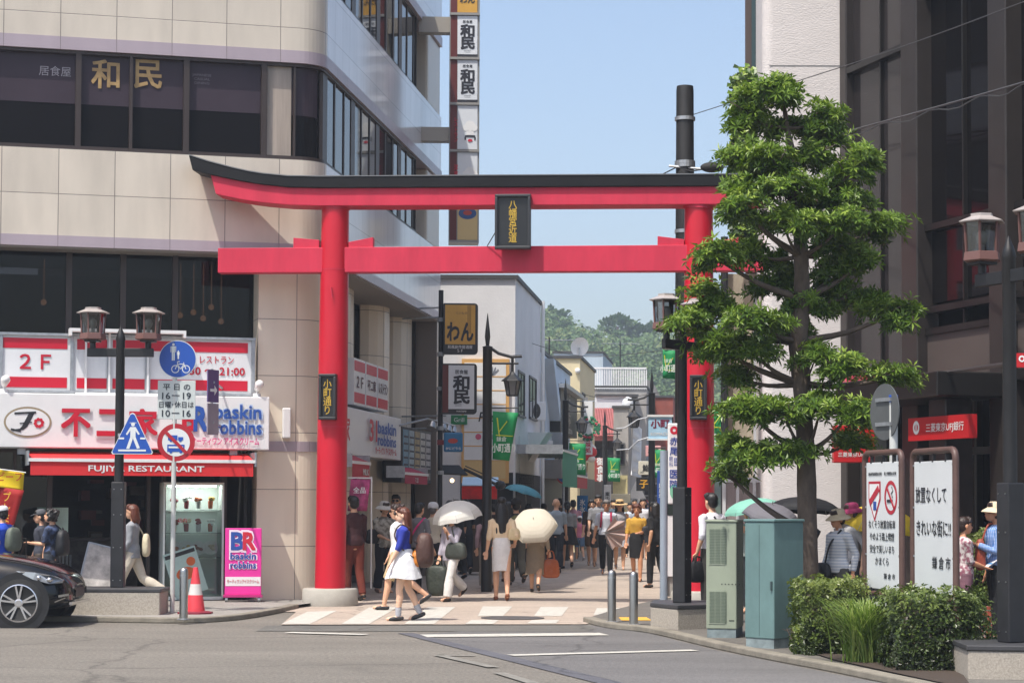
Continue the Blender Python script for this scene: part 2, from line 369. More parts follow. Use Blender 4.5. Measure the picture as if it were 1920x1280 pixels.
sheet('gutter_strip', gp((500, 1173), (1100, 1172), (1120, 1178), (1100, 1184), (480, 1183)), .006, asphalt('gutter_concrete', '64625d', .2))
zb = [((528, 1171), (581, 1171), (632, 1146), (576, 1148)), ((640, 1171), (692, 1171), (747, 1139), (692, 1140)), ((758, 1171), (814, 1171), (854, 1139), (802, 1139)),
      ((896, 1156), (943, 1156), (961, 1138), (905, 1138)), ((872, 1171), (925, 1171), (935, 1163.5), (884, 1163.5)), ((1001, 1156), (1053, 1156), (1066, 1139), (1014, 1139)),
      ((988, 1170), (1042, 1170), (1049, 1163.5), (998, 1163.5)), ((1113, 1154), (1169, 1154), (1171, 1141), (1119, 1141))]
b = MB()
for q in zb: b.add([(*G(*p).xy, .016) for p in q], [(0, 1, 2, 3)])
structure(b.build('crosswalk_stripes', WORN))
def line(name, a, c, wd, m=WORN, z=.013):
    A, B = G(*a), G(*c); t = (B - A).normalized(); s = Vector((-t.y, t.x, 0)) * wd / 2
    bb = MB().add([(*(A - s).xy, z), (*(B - s).xy, z), (*(B + s).xy, z), (*(A + s).xy, z)], [(0, 1, 2, 3)]); structure(bb.build(name, m))
line('road_line', (794, 1193), (1133, 1189.5), .5); line('road_line', (957, 1229.5), (1303, 1220), .2); line('road_line', (539, 1186.5), (686, 1190.5), .22)
WORN2 = mat('faded_marking', hexc('7e7b74'), .8, var=.25, vscale=7)
line('faded_road_line', (822, 1229), (925, 1252), .12, WORN2); line('faded_road_line', (820, 1229), (890, 1230), .09, WORN2); line('faded_road_line', (935, 1262), (1000, 1282), .12, WORN2)
p = G(961, 1160); b = MB(); b.lathe([(.44, .014), (.44, .022), (.40, .024), (.36, .02), (.05, .022)], (p.x, p.y, 0), 40)
tag(b.build('manhole_cover', mat('cast_iron', (.10, .09, .085), .65, .3, var=.4, vscale=20)), 'round dark iron manhole cover set in the crosswalk', 'manhole cover')
# small stains and litter of the street
# kerbs and pavements
def arc_pts(pts, n=6):
    P = [Vector(p) for p in pts]; out = []
    for i in range(len(P) - 1):
        p0, p1, p2, p3 = P[max(i - 1, 0)], P[i], P[i + 1], P[min(i + 2, len(P) - 1)]
        for k in range(n):
            t = k / n
            out.append(.5 * ((2 * p1) + (p2 - p0) * t + (2 * p0 - 5 * p1 + 4 * p2 - p3) * t * t + (3 * p1 - p0 - 3 * p2 + p3) * t ** 3))
    out.append(P[-1]); return out
kl = [(-14, 28.7), (-8, 28.65)] + gp((200, 1166.5), (345, 1168), (440, 1163), (510, 1152), (560, 1141))
kr = gp((1093, 1166), (1140, 1178), (1217, 1187), (1340, 1216), (1450, 1239), (1560, 1260), (1700, 1290), (1900, 1335), (2200, 1400))
klp, krp = arc_pts(kl), arc_pts(kr)
structure(MB().ribbon(klp, 0, .075, .16).build('kerb', KERBM, bevel=.015)); structure(MB().ribbon(krp, 0, .075, .16).build('kerb', KERBM, bevel=.015))
sheet('pavement', [tuple(p + Vector((0, .1))) for p in klp] + [(-2.9, 33.3), (-2.9, 36), (-14, 36)], .062, TILE)
PAVE2 = asphalt('right_pavement', '66625c', .25)
sheet('pavement', [tuple(p + Vector((.08, .08))) for p in krp] + [(12, 14), (12, 60), (4.4, 46), (3.4, 36), gp((1240, 1128))[0], gp((1150, 1150))[0]], .06, PAVE2)
sheet('tactile_strip', [tuple(G(*p, .06).xy) for p in ((1160, 1157), (1212, 1157), (1222, 1163), (1165, 1163))], .066, mat('yellow_tactile', hexc('d8a63c'), .7, var=.15))
# ================================================================ corner building (left)
FDIR = Vector((.964, .266)).normalized(); SDIR = Vector((.1213, 1)).normalized(); BC = Vector((-3.06, 33.93))
FF = frame((BC.x, BC.y, 0), (*FDIR, 0)); SF = frame((BC.x, BC.y, 0), (*SDIR, 0))
def cpath(off=0.0, r=.55, u0=-11, u1=12.4, n=9):
    """plan path of the corner building's skin pushed out by off: front, round corner, side"""
    nf = Vector((FDIR.y, -FDIR.x)); ns = Vector((SDIR.y, -SDIR.x))
    turn = math.acos(max(-1, min(1, FDIR.dot(SDIR)))); tl = r * math.tan(turn / 2)
    cc = BC - FDIR * tl - nf * r; P = []
    if u0 < -tl: P.append(BC + FDIR * u0 + nf * off)
    a0 = math.atan2(nf.y, nf.x)
    for i in range(n + 1):
        a = a0 + turn * i / n; q = Vector((math.cos(a), math.sin(a))); P.append(cc + q * (r + off))
    if u1 > tl: P.append(BC + SDIR * u1 + ns * off)
    return P
SCLAD = panel_mat('side_cladding', hexc('e0e1e4'), .62, .705, .004, (.3, .3, .3), .12, 0, .03)
CLAD = panel_mat('cream_cladding', hexc('cdc3b4'), .86, .705, .006, (.2, .17, .15), .3, 0, .06, blotch=.1)
PURP = panel_mat('mauve_band_tile', hexc('a79aa2'), .86, 5, .005, (.2, .17, .17), .35, 0, .04)
bld = thing('corner_building', 'tall cream tiled building with rounded corner and dark window bands left of the red gate', 'building', (-6, 38, 0))
b = MB()
for z0, z1 in ((5.70, 7.05), (8.80, 9.98), (11.72, 12.6)): b.ribbon(cpath(u1=.2), z0, z1, .3)
b.build('wall', CLAD, bld)
b = MB()
for z0, z1 in ((5.70, 7.05), (8.80, 9.98), (11.72, 12.6)): b.ribbon([cpath(n=24)[-2], cpath()[-1]], z0, z1, .3)
b.build('side_wall', SCLAD, bld)
b = MB()
for z0, z1 in ((5.53, 5.70), (8.60, 8.80), (11.52, 11.72)): b.ribbon(cpath(.015), z0, z1, .33)
b.build('tile_band', PURP, bld)
b = MB(); b.ribbon(cpath(-.02), 5.50, 5.535, 3.0); b.build('soffit', mat('soffit_grey', hexc('8d857c'), .7), bld)
WFR = mat('bronze_frame', (.05, .036, .032), .45, .3)
def window_band(z0, z1):
    p = MB(); p.ribbon(cpath(-.13, u1=.3), z0, z1, .03); pane = p.build('window_glass', FGLASS, bld); p = MB(); q_ = cpath(-.075, u1=9.3); p.ribbon([cpath(-.075, n=24)[-2], q_[-1]], z0, z1, .03); p.build('side_glass', DGLASS, bld)
    p = MB(); zm = z0 + (z1 - z0) * .47; p.ribbon(cpath(-.122, u0=-11, u1=.05)[:-2], zm, z1 - .05, .006); p.build('painted_reflection_band', mat('painted_reflection_band', hexc('40373f'), .2, spec=.12, var=.1, vscale=1), pane)  # purple-grey band over the upper front glass, painting in the reflected sky
    if z0 < 9:
        p = MB(FF); ua, ub = P2(503, 200, FF)[0], P2(548, 200, FF)[0]; p.box(ua, ub, z0 + .06, z1 - .05, -.112, -.106); p.build('painted_corner_reflection', mat('beige_reflection', hexc('a3968a'), .4, var=.25, vscale=2.5, stretch=(3, 3, .2)), pane)  # beige panel painting in the pale reflection on the corner pane
    f = MB()
    f.ribbon(cpath(-.03, u1=9.3), z0, z0 + .06, .12); f.ribbon(cpath(-.03, u1=9.3), z1 - .05, z1, .12)
    nf = Vector((FDIR.y, -FDIR.x)); ns = Vector((SDIR.y, -SDIR.x))
    for px, wd in ((147, .085), (246, .05), (350, .09), (496, .09), (553, .03)):
        u = P2(px, 200, FF)[0]; c = BC + FDIR * u - nf * .07
        f.M = frame((c.x, c.y, 0), (*FDIR, 0)); f.box(-wd / 2, wd / 2, z0 + .06, z1 - .05, -.05, .04)
    for u in (-3.95 - 2.1, -3.95 - 4.2):
        c = BC + FDIR * u - nf * .07; f.M = frame((c.x, c.y, 0), (*FDIR, 0)); f.box(-.045, .045, z0 + .06, z1 - .05, -.05, .04)
    u = .35; k = 0
    while u < 9.2:
        wd = .06 if k % 3 else .34
        c = BC + SDIR * (u + .17) - ns * .07; f.M = frame((c.x, c.y, 0), (*SDIR, 0)); f.box(-wd / 2, wd / 2, z0 + .06, z1 - .05, -.05, .012 if k % 3 else .008)
        u += .78; k += 1
    f.M = None; f.build('frame', WFR, pane)
    e = MB(); c = cpath(-.6, u0=-.1, u1=12.4, n=2)[-1]
    e.M = SF; e.box(9.3, 10.7, z0, z1, -.62, -.6); e.box(9.28, 9.34, z0, z1, -.6, -.04); e.build('recess', INTER, bld)
    e = MB(SF); e.box(10.7, 12.36, z0, z1, -.65, -.03); e.build('end_column', BEIGE, bld, bevel=.05)
    return pane
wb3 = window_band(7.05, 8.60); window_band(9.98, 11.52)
# restaurant lettering on the third-floor windows
u0, v0 = P2(104, 131, FF); GLY = mat('window_lettering_grey', hexc('9a959b'), .5)
GLD = mat('window_lettering_gold', hexc('a88a5a'), .5, var=.35, vscale=5)
text('居食屋', FF, GLY, bld, h=.155, x=u0, y=v0, z=-.11, bold=.004)
for ch, px in (('和', 199), ('民', 279)):
    u, v = P2(px, 137, FF); text(ch, FF, GLD, bld, h=.44, w=.42, x=u, y=v, z=-.11, bold=.03)
u, v = P2(380, 146, FF); text('JAPANESE\nCASUAL\nDINING', FF, mat('window_lettering_dim', hexc('6d666c'), .5), bld, h=.17, w=.3, x=u, y=v, z=-.11, line=1.1)
# lower floors: dark glazing, piers
b = MB(); b.ribbon(cpath(-.55, u0=-11, u1=.6), 4.10, 5.50, .02); b.build('window_glass', glass_mat('smoked_window', (.22, .21, .22), .02), bld)
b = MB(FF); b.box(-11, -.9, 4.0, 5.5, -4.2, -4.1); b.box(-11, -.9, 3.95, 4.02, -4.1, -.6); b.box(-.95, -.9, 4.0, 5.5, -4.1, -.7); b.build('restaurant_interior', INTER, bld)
for px_, py_ in ((105, 546), (372, 572), (398, 566), (417, 578), (433, 556), (452, 584)):
    u, v = P2(px_, py_, FF); b = MB(FF); b.ell((u - .1, v - .03, -1.6), (.05, .05, .08), 10, 8); b.tube([(u - .1, v, -1.6), (u - .1, 5.5, -1.6)], .006, 5); b.build('pendant_lamp', mat('pendant_glow', (.5, .25, .12), .5, emit=(1, .55, .28), estr=.9), bld)
fr = MB(FF)
for px in (133, 236, 335):
    u = P2(px, 560, FF)[0]; fr.box(u - .045, u + .045, 4.0, 5.5, -.55, -.48)
fr.box(-11, -1, 4.02, 4.1, -.55, -.45); fr.build('window_frame', WFR, bld)
PIER = panel_mat('pier_tile', hexc('e3d6c2'), .62, .9, .006, (.25, .21, .18), .3, 0, .03)
up_ = P2(482, 900, FF)[0]
b = MB(); b.ribbon(cpath(-.06, u0=up_, u1=.75), .05, 5.51, .5); b.build('corner_pier', PIER, bld)
b = MB(); b.ribbon(cpath(-.045, u0=up_, u1=.3), 2.40, 2.56, .3); b.build('tile_band', PURP, bld)
b = MB()
for u, wd in ((2.25, 1.5), (5.0, 2.2), (8.9, 1.5), (11.6, 1.4)):
    pts = [BC + SDIR * (u + wd * .5 * math.sin(t)) - Vector((SDIR.y, -SDIR.x)) * (.95 - .45 * math.cos(t)) for t in [R(-90 + 180 * i / 8) for i in range(9)]]
    b.ribbon(pts, .02, 5.51, .3)
b.build('side_pier', PIER, bld)
sg = MB(SF); sg.box(.7, 12, 3.1, 5.5, -1.1, -1.0); sg.build('window_glass', DGLASS, bld)
sg = MB(SF)
for u in (1.0, 1.3, 3.35, 3.6, 6.6, 6.9, 7.2, 10.4): sg.box(u, u + .06, 3.1, 5.5, -1.02, -.93)
sg.build('window_frame', WFR, bld)
# dim shop interior behind the glazed ground floor
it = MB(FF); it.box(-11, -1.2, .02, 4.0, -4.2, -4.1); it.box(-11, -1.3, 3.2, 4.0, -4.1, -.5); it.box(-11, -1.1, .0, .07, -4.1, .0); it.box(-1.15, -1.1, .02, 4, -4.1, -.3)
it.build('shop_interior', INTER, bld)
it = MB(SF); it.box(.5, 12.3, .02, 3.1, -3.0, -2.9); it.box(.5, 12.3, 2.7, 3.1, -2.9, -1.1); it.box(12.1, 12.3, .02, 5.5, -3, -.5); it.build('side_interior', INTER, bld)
b = MB(); q_ = cpath(-.05); e_ = BC + SDIR * 12.35; b.prism([tuple(p) for p in q_] + [(e_.x - 9, e_.y + 2), (q_[0].x, e_.y + 2)], 12.4, 12.5); b.build('roof', CONC, bld)
it = MB(SF); it.box(12.2, 12.4, .02, 12.6, -9, -.04); it.build('end_wall', CLAD, bld)
b = MB(FF); b.box(-11, -10.8, .02, 12.6, -8, -.3); b.build('end_wall', CLAD, bld)
u, v = P2(537, 793, FF); b = MB(FF); b.box(u - .065, u + .065, v - .24, v + .24, -.06, .05); b.build('wall_lamp', WHITE, bld, bevel=.02)
# shop front behind awning
sf = MB(FF)
for px, wd in ((28, .05), (95, .08), (283, .05), (312, .06), (425, .1)):
    u = P2(px, 1000, FF)[0]; sf.box(u - wd / 2, u + wd / 2, .06, 2.35, -.5, -.38)
sf.box(-11, -1.2, 2.35, 2.45, -.5, -.38); sf.box(P2(95, 1000, FF)[0], P2(283, 1000, FF)[0], .95, 1.0, -2.2, -2.1); sf.build('shop_frame', WFR, bld)
u1 = P2(28, 1000, FF)[0]; u2 = P2(95, 1000, FF)[0]; g = MB(FF); g.box(u1, u2, .06, 2.35, -.46, -.45); g.box(-11, u1, .06, 2.35, -.46, -.45); g.build('shop_glass', CLEAR, bld)
cn = MB(FF); u = P2(200, 1000, FF)[0]
cn.box(u - .9, u + .7, .06, 1.0, -2.9, -2.3); cn.box(u - .2, u + .25, .06, .75, -1.2, -1.0); cn.build('shop_counter', mat('dim_counter', (.12, .1, .09), .6, var=.5, vscale=6), bld)
pm = MB(FF); u = P2(100, 1010, FF)[0]; pm.box(u - .22, u + .26, .75, 1.5, -.62, -.6); pq = pm.build('window_poster', mat('poster_pale_green', hexc('b9d2c4'), .6, var=.12, vscale=4), bld); pm = MB(FF); disc(pm, u - .05, 1.25, .12, -.596, 20, .07); disc(pm, u + .1, 1.0, .09, -.595, 20, .06); pm.build('poster_print', mat('poster_coral', hexc('c98a76'), .6), pq)
rl = MB(FF)
for k in range(4): u = P2(118 + 9 * k, 1000, FF)[0]; rl.tube([(u, .06, -.8 - .25 * k), (u, 1.1 - .12 * k, -.8 - .25 * k)], .02, 8)
rl.build('stair_rail', GALV, bld)
sh = MB(FF)
random.seed(3)
for k in range(26):
    u = P2(random.uniform(100, 420), 1000, FF)[0]; v = random.uniform(.9, 2.2); wdt = random.uniform(.08, .25)
    sh.k = k % 3; sh.box(u, u + wdt, v, v + random.uniform(.05, .25), -2.9 - random.random(), -2.8 - random.random() * .5)
sh.build('shop_shelf_goods', [mat('goods_red', (.12, .02, .02), .6), mat('goods_brown', (.08, .05, .03), .6), mat('goods_pale', (.2, .18, .15), .6)], bld)
# ---------------- signs on the corner building
def board(name, label, cat, px0, py0, px1, py1, M, z0, z1, m, group=None, edge=None, bevel=.012):
    x0, y1 = P2(px0, py0, M); x1, y0 = P2(px1, py1, M)
    t = thing(name, label, cat, M @ Vector(((x0 + x1) / 2, y0, z0)), group)
    b = MB(M); b.box(x0, x1, y0, y1, z0, z1); b.build('panel', m, t, bevel=bevel)
    return t, x0, x1, y0, y1
CRIM = mat('crimson_sign_paint', REDP, .4); CRIMT = mat('crimson_letter', REDP, .45)
def sign2f():
    M = FF; x1 = P2(478, 690, M)[0]; x0 = -8.2; y0, y1 = 3.30, 4.14
    t = thing('floor_sign', 'long white floor sign with crimson stripes reading 2F above the shop fascia', 'sign', M @ Vector((-3.5, y0, 0)))
    b = MB(M); b.box(x0, x1, y0, y1, -.02, .04); b.build('panel', OFFW, t)
    b = MB(M)
    xs = [x0, P2(1, 690, M)[0], P2(128, 690, M)[0], P2(140, 690, M)[0], P2(203, 690, M)[0], P2(207, 690, M)[0], P2(274, 690, M)[0], P2(278, 690, M)[0], P2(466, 690, M)[0]]
    for i, j in ((0, 1), (1, 2), (3, 4), (5, 6), (7, 8)):
        b.box(xs[i] + .03, xs[j] - .02, y0 + .04, y0 + .20, .04, .046); b.box(xs[i] + .03, xs[j] - .02, y1 - .20, y1 - .04, .04, .046)
    b.each('stripe', CRIM, t)
    f = MB(M)
    for x in (xs[1], xs[2] + .05, xs[4], xs[6], x1 - .04): f.box(x - .025, x + .025, y0 - .12, y1 + .02, .0, .07)
    f.box(x0, x1, y1, y1 + .04, -.03, .08); f.box(x0, x1, y0 - .04, y0, -.03, .08); f.build('frame', GALV, t)
    x, y = P2(66, 678, M); text('２Ｆ', M, CRIMT, t, h=.22, w=.46, x=x, y=y, z=.047, bold=.035)
    x, y = P2(406, 675, M); text('レストラン', M, CRIMT, t, h=.115, w=.53, x=x, y=y, z=.047, bold=.015)
    x, y = P2(395, 696, M); text('11:30 ～ 21:00', M, CRIMT, t, h=.12, w=1.06, x=x, y=y, z=.047, bold=.035)
    # light rail above it that carried figures on the roof of the sign
    r = MB(M); a = P2(128, 625, M)[0]; c = P2(345, 625, M)[0]
    r.box(a, c, 4.2, 4.25, .02, .3); r.box(a, a + .04, 4.14, 4.2, .02, .3); r.box(c - .04, c, 4.14, 4.2, .02, .3); r.box(P2(150, 1, M)[0], P2(330, 1, M)[0], 3.22, 3.27, .05, .2)
    for px in (160, 204, 276): x = P2(px, 690, M)[0]; r.box(x - .015, x + .015, 3.25, 4.2, .08, .11)
    r.build('rail', WHITE, t)
sign2f()
def fascia():
    M = FF; x0, x1 = -8.2, P2(499, 800, M)[0]; y0, y1 = 2.41, 3.24
    t = thing('shop_fascia', 'wide white shop fascia with crimson characters and ice cream lettering above the red awning', 'sign', M @ Vector((-3.5, y0, .3)))
    b = MB(M); b.box(x0, x1, y0, y1, -.3, .33); b.build('panel', WHITE, t, bevel=.015)
    z = .332
    def at(px, py):
        q = M @ Vector((0, 0, z)); N = M.copy(); N.translation = q; return P2(px, py, N)
    x, y = at(52, 791); b = MB(M); disc(b, x, y, .355, z + .004, 40, .235); b.build('emblem_rim', mat('bronze_rim', hexc('9c8b70'), .5), t)
    b = MB(M); disc(b, x, y, .325, z + .008, 40, .205); b.build('emblem', WHITE, t)
    text('J', M, mat('ink', (.02, .02, .025), .5), t, h=.28, w=.2, x=x - .07, y=y, z=z + .012, slant=.5, bold=.0)
    b = MB(M); b.bar((x - .2, y + .13, z + .012), (x + .12, y + .15, z + .012), .03, .006); b.bar((x - .12, y - .02, z + .014), (x + .06, y + .0, z + .014), .015, .006); b.bar((x - .25, y - .11, z + .012), (x - .1, y - .14, z + .012), .03, .006); b.build('emblem_letter', MATS['ink'], t)
    b = MB(M)
    for k in range(8):
        a = k * math.pi / 4 + .2; fx, fy = x + .165 + .055 * math.cos(a), y - .01 + .055 * math.sin(a); disc(b, fx, fy, .026, z + .014 + .0005 * k, 10)
    b.build('flower', CRIMT, t)
    for ch, px, w_ in (('不', 142, .42), ('二', 206, .38), ('家', 268, .42)):
        x, y = at(px, 792); 
        b = MB(M); text(ch, M, CRIMT, t, h=.40 if ch != '二' else .38, w=w_, x=x, y=y, z=z + .03, bold=.05)
        text(ch, M, WHITE, t, h=.43, w=w_ + .03, x=x, y=y, z=z + .015, bold=.075)
    BLU = mat('ice_blue_letter', hexc('2b56a8'), .45); PNK = mat('ice_pink_letter', hexc('d8398c'), .45)
    x, y = at(355, 785); text('B', M, CRIMT, t, h=.36, w=.2, x=x, y=y, z=z + .02, bold=.06)
    x, y = at(376, 785); text('R', M, BLU, t, h=.36, w=.2, x=x, y=y, z=z + .021, bold=.06)
    for s_, py, w_ in (('baskin', 772, .72), ('robbins', 801, .73)):
        x, y = at(446, py); text(s_, M, BLU, t, h=.21, w=w_, x=x, y=y, z=z + .02, bold=.035)
        text(s_, M, mat('letter_halo', hexc('b9cbe6'), .5), t, h=.24, w=w_ + .04, x=x, y=y, z=z + .012, bold=.06)
    x, y = at(420, 827); text('サーティワン アイスクリーム', M, PNK, t, h=.115, w=1.05, x=x + .02, y=y, z=z + .02, bold=.03)
    f = MB(M)
    for px in (41, 440): x = at(px, 850)[0]; f.box(x - .06, x + .06, y0 - .1, y0, .1, .2)
    f.each('bracket', GALV, t)
    for px in (8, 484):
        x, y = at(px, 735); l = MB(M); l.tube([(x, 3.24, .2), (x, 3.30, .2)], .06, 12); l.tube([(x, 3.3, .2), (x, 3.38, .22)], .02, 8); l.tube([(x, 3.37, .22), (x + .02, 3.44, .34)], [.045, .07], 12, round_=True); l.build('spotlight', WHITE, t, smooth=True)
fascia()
def awning(name, label, M, x0, x1, y0, y1, zo, col, words, hh, h=.1, w=None, tm=None):
    t = thing(name, label, 'awning', M @ Vector(((x0 + x1) / 2, y0, zo)))
    m = mat('awning_' + col, hexc(col), .75, var=.08, vscale=2, bump=.15, bscale=6)
    b = MB(M); b.add([(x0, y1 + .12, .02), (x1, y1 + .12, .02), (x1, y1, zo), (x0, y1, zo), (x0, y1 + .10, .02), (x1, y1 + .10, .02), (x1, y1 - .02, zo), (x0, y1 - .02, zo)], [(0, 3, 2, 1), (4, 5, 6, 7), (0, 1, 5, 4), (3, 7, 6, 2)])
    b.build('canopy', m, t)
    b = MB(M); b.box(x0, x1, y0, y1 - .03, zo - .006, zo); b.build('valance', m, t)
    b = MB(M); b.box(x0 - .03, x1 + .03, y1 - .045, y1 + .005, zo - .03, zo + .02); b.build('front_rail', WHITE, t)
    b = MB(M); b.box(x0 - .05, x0 - .02, y1 - .1, y1 + .12, 0, zo); b.box(x1 + .02, x1 + .05, y1 - .1, y1 + .12, 0, zo); b.each('arm', GALV, t)
    if words: text(words, M, tm or WHITE, t, h=h, w=w, x=(x0 + x1) / 2 + hh, y=(y0 + y1) / 2 - .03, z=zo + .004, bold=.03)
    return t
x0, x1 = P2(40, 880, FF)[0] + .05, P2(452, 880, FF)[0]
awning('awning', 'red awning with white words over the restaurant entrance', FF, x0 + .05, x1 + .08, 1.99, 2.24, .75, 'd32a2e', 'FUJIYA RESTAURANT', .05, .115, 1.74)
# display case with wax food
def display_case():
    u0, u1 = P2(306, 1000, FF)[0], P2(420, 1000, FF)[0]
    t = thing('display_case', 'lit glass display case of wax dishes beside the restaurant entrance', 'display case', FF @ Vector(((u0 + u1) / 2, .06, -.3)))
    pale = mat('case_white', hexc('dfe8e2'), .5)
    b = MB(FF); b.box(u0, u1, .06, 1.88, -.62, -.6); b.box(u0, u1, 1.86, 1.9, -.6, -.02); b.box(u0, u0 + .03, .06, 1.88, -.6, -.02); b.box(u1 - .03, u1, .06, 1.88, -.6, -.02); b.box(u0, u1, .06, .12, -.6, -.02); b.build('cabinet', pale, t)
    b = MB(FF)
    for v in (.72, 1.1, 1.46): b.box(u0 + .03, u1 - .03, v, v + .012, -.58, -.08)
    b.each('shelf', CLEAR, t)
    b = MB(FF); b.box(u0 + .03, u1 - .03, .12, 1.86, -.04, -.03); b.build('pane', CLEAR, t)
    b = MB(FF); b.box(u0 + .1, u1 - .1, 1.83, 1.85, -.3, -.2); b.build('lamp', mat('case_lamp', (1, 1, 1), .5, emit=(1, .98, .94), estr=16), t)
    fm = [mat('food_' + c, hexc(c), .45) for c in ('c8622c', 'd8b05a', '8a3a20', 'e8d9b8', '9a2030', 'f0efe8')]
    pl = mat('dish_white', hexc('e6e3da'), .3)
    n = 0
    for v, cols in ((.84, 3), (1.2, 3), (1.56, 3)):
        for k in range(4):
            u = u0 + .2 + k * (u1 - u0 - .38) / 3; d = MB(FF)
            if v < 1: 
                d.M = FF @ Matrix.Translation((u, v + .03, -.25)) @ Matrix.Rotation(R(-25), 4, 'X'); d.lathe([(.04, -.01), (.115, .012), (.12, .02), (.09, .014), (.01, .01)], n=20)
            else:
                d.lathe  # tall glasses
                d.M = FF @ Matrix.Translation((u, v - .07, -.28)) @ Matrix.Rotation(R(-90), 4, 'X'); d.lathe([(.03, 0), (.035, .02), (.04, .12), (.02, .13)], n=12)
            o = d.build('dish', pl if v < 1 else fm[(k + 3) % 6], t, smooth=True)
            d = MB(FF)
            for q in range(5):
                cx_, cy_ = random.uniform(-.05, .05), random.uniform(-.03, .04)
                d.ell((u + cx_, v + (.03 if v < 1 else .08) + cy_, -.23), (.035, .025, .03), 8, 6)
            d.build('food', fm[(n * 2 + k) % 6], o, smooth=True)
        n += 1
    pz = FF @ Matrix.Translation((P2(348, 1060, FF)[0], .5, -.015)) @ Matrix.Rotation(R(18), 4, 'Z')
    b = MB(pz); b.box(-.26, .26, -.36, .36, 0, .006); p_ = b.build('poster', mat('poster_mint', hexc('a9c4bd'), .5, var=.1), t)
    b = MB(pz); disc(b, 0, -.02, .15, .008, 24, .1); disc(b, .13, .14, .07, .009, 20); b.build('poster_picture', fm[0], p_); b = MB(pz); b.box(-.24, .24, .27, .33, .006, .008); b.build('poster_heading', BLACK, p_)
    u, v = P2(342, 975, FF); text('店内', FF, CRIMT, t, h=.07, x=u, y=v, z=-.022, bold=.02)
display_case()
def leaning_poster():
    p = FF @ Vector((P2(180, 1060, FF)[0], 0, .2)); M = FF @ Matrix.Translation((P2(182, 1060, FF)[0], .5, .25)) @ Matrix.Rotation(R(-14), 4, 'Z') @ Matrix.Rotation(R(-12), 4, 'X')
    t = thing('poster_stand', 'framed poster stand tilted against the restaurant entrance behind the stone planter', 'poster stand', (p.x, p.y, .06))
    b = MB(M); b.box(-.24, .24, -.38, .42, 0, .015); b.build('poster', mat('pale_poster', hexc('b7b3ae'), .3, var=.5, vscale=5), t)
    b = MB(M)
    for a, c in (((-.25, -.39), (.25, -.39)), ((-.25, .43), (.25, .43)), ((-.25, -.39), (-.25, .43)), ((.25, -.39), (.25, .43))): b.bar((*a, .01), (*c, .01), .025)
    b.build('frame', STEEL, t)
    b = MB(M); b.bar((-.2, -.39, -.02), (-.2, .1, -.3), .02); b.bar((.2, -.39, -.02), (.2, .1, -.3), .02); b.each('leg', STEEL, t)
leaning_poster()
def flag_banner():
    M = facing(0, 970, 31.2, .15); x0 = -.35
    t = thing('flag_banner', 'yellow and red vertical flag banner on a pole at the restaurant corner', 'banner', (M.translation.x, M.translation.y, .06))
    b = MB(M); b.tube([(-.42, -1.3, 0), (-.42, .78, 0)], .012, 8); b.tube([(-.42, .76, 0), (.36, .66, 0)], .008, 8); b.build('pole', WHITE, t)
    def cloth(y0, y1, m, name):
        c = MB(M); N = 10; 
        vs = []; fs = []
        for i in range(N + 1):
            for j in range(N + 1):
                a = i / N; q = j / N; x = -.4 + .74 * a - .1 * (1 - q) * a * (1 if name == 'cloth' else .0) - (.16 * a * (1 - q) if name == 'cloth' else .02 * (1 - q)); yy = y0 + (y1 - y0) * q - .1 * a
                vs.append((x, yy, .03 * math.sin(a * 5 + q * 3)))
        for i in range(N):
            for j in range(N): k = i * (N + 1) + j; fs.append((k, k + N + 1, k + N + 2, k + 1))
        c.add(vs, fs); o = c.build(name, m, t, smooth='all'); sm = o.modifiers.new('s', 'SOLIDIFY'); sm.thickness = .004
    cloth(.5, .75, mat('banner_yellow', hexc('e3c51e'), .8), 'heading'); cloth(-.45, .5, mat('banner_red', hexc('9c1c1a'), .8), 'cloth')
    text('アンガスビーフ', M, mat('banner_red_ink', hexc('a51b16'), .7), t, h=.13, w=.85, x=-.12, y=.6, z=.05, bold=.02)
    text(vert('プレミアム'), M, mat('banner_gold', hexc('e0b13a'), .7), t, w=.11, h=.75, x=.1, y=.0, z=.05, bold=.02)
    text(vert('ハンバーグ'), M, MATS['banner_gold'], t, w=.11, h=.75, x=-.06, y=.0, z=.05, bold=.02)
flag_banner()
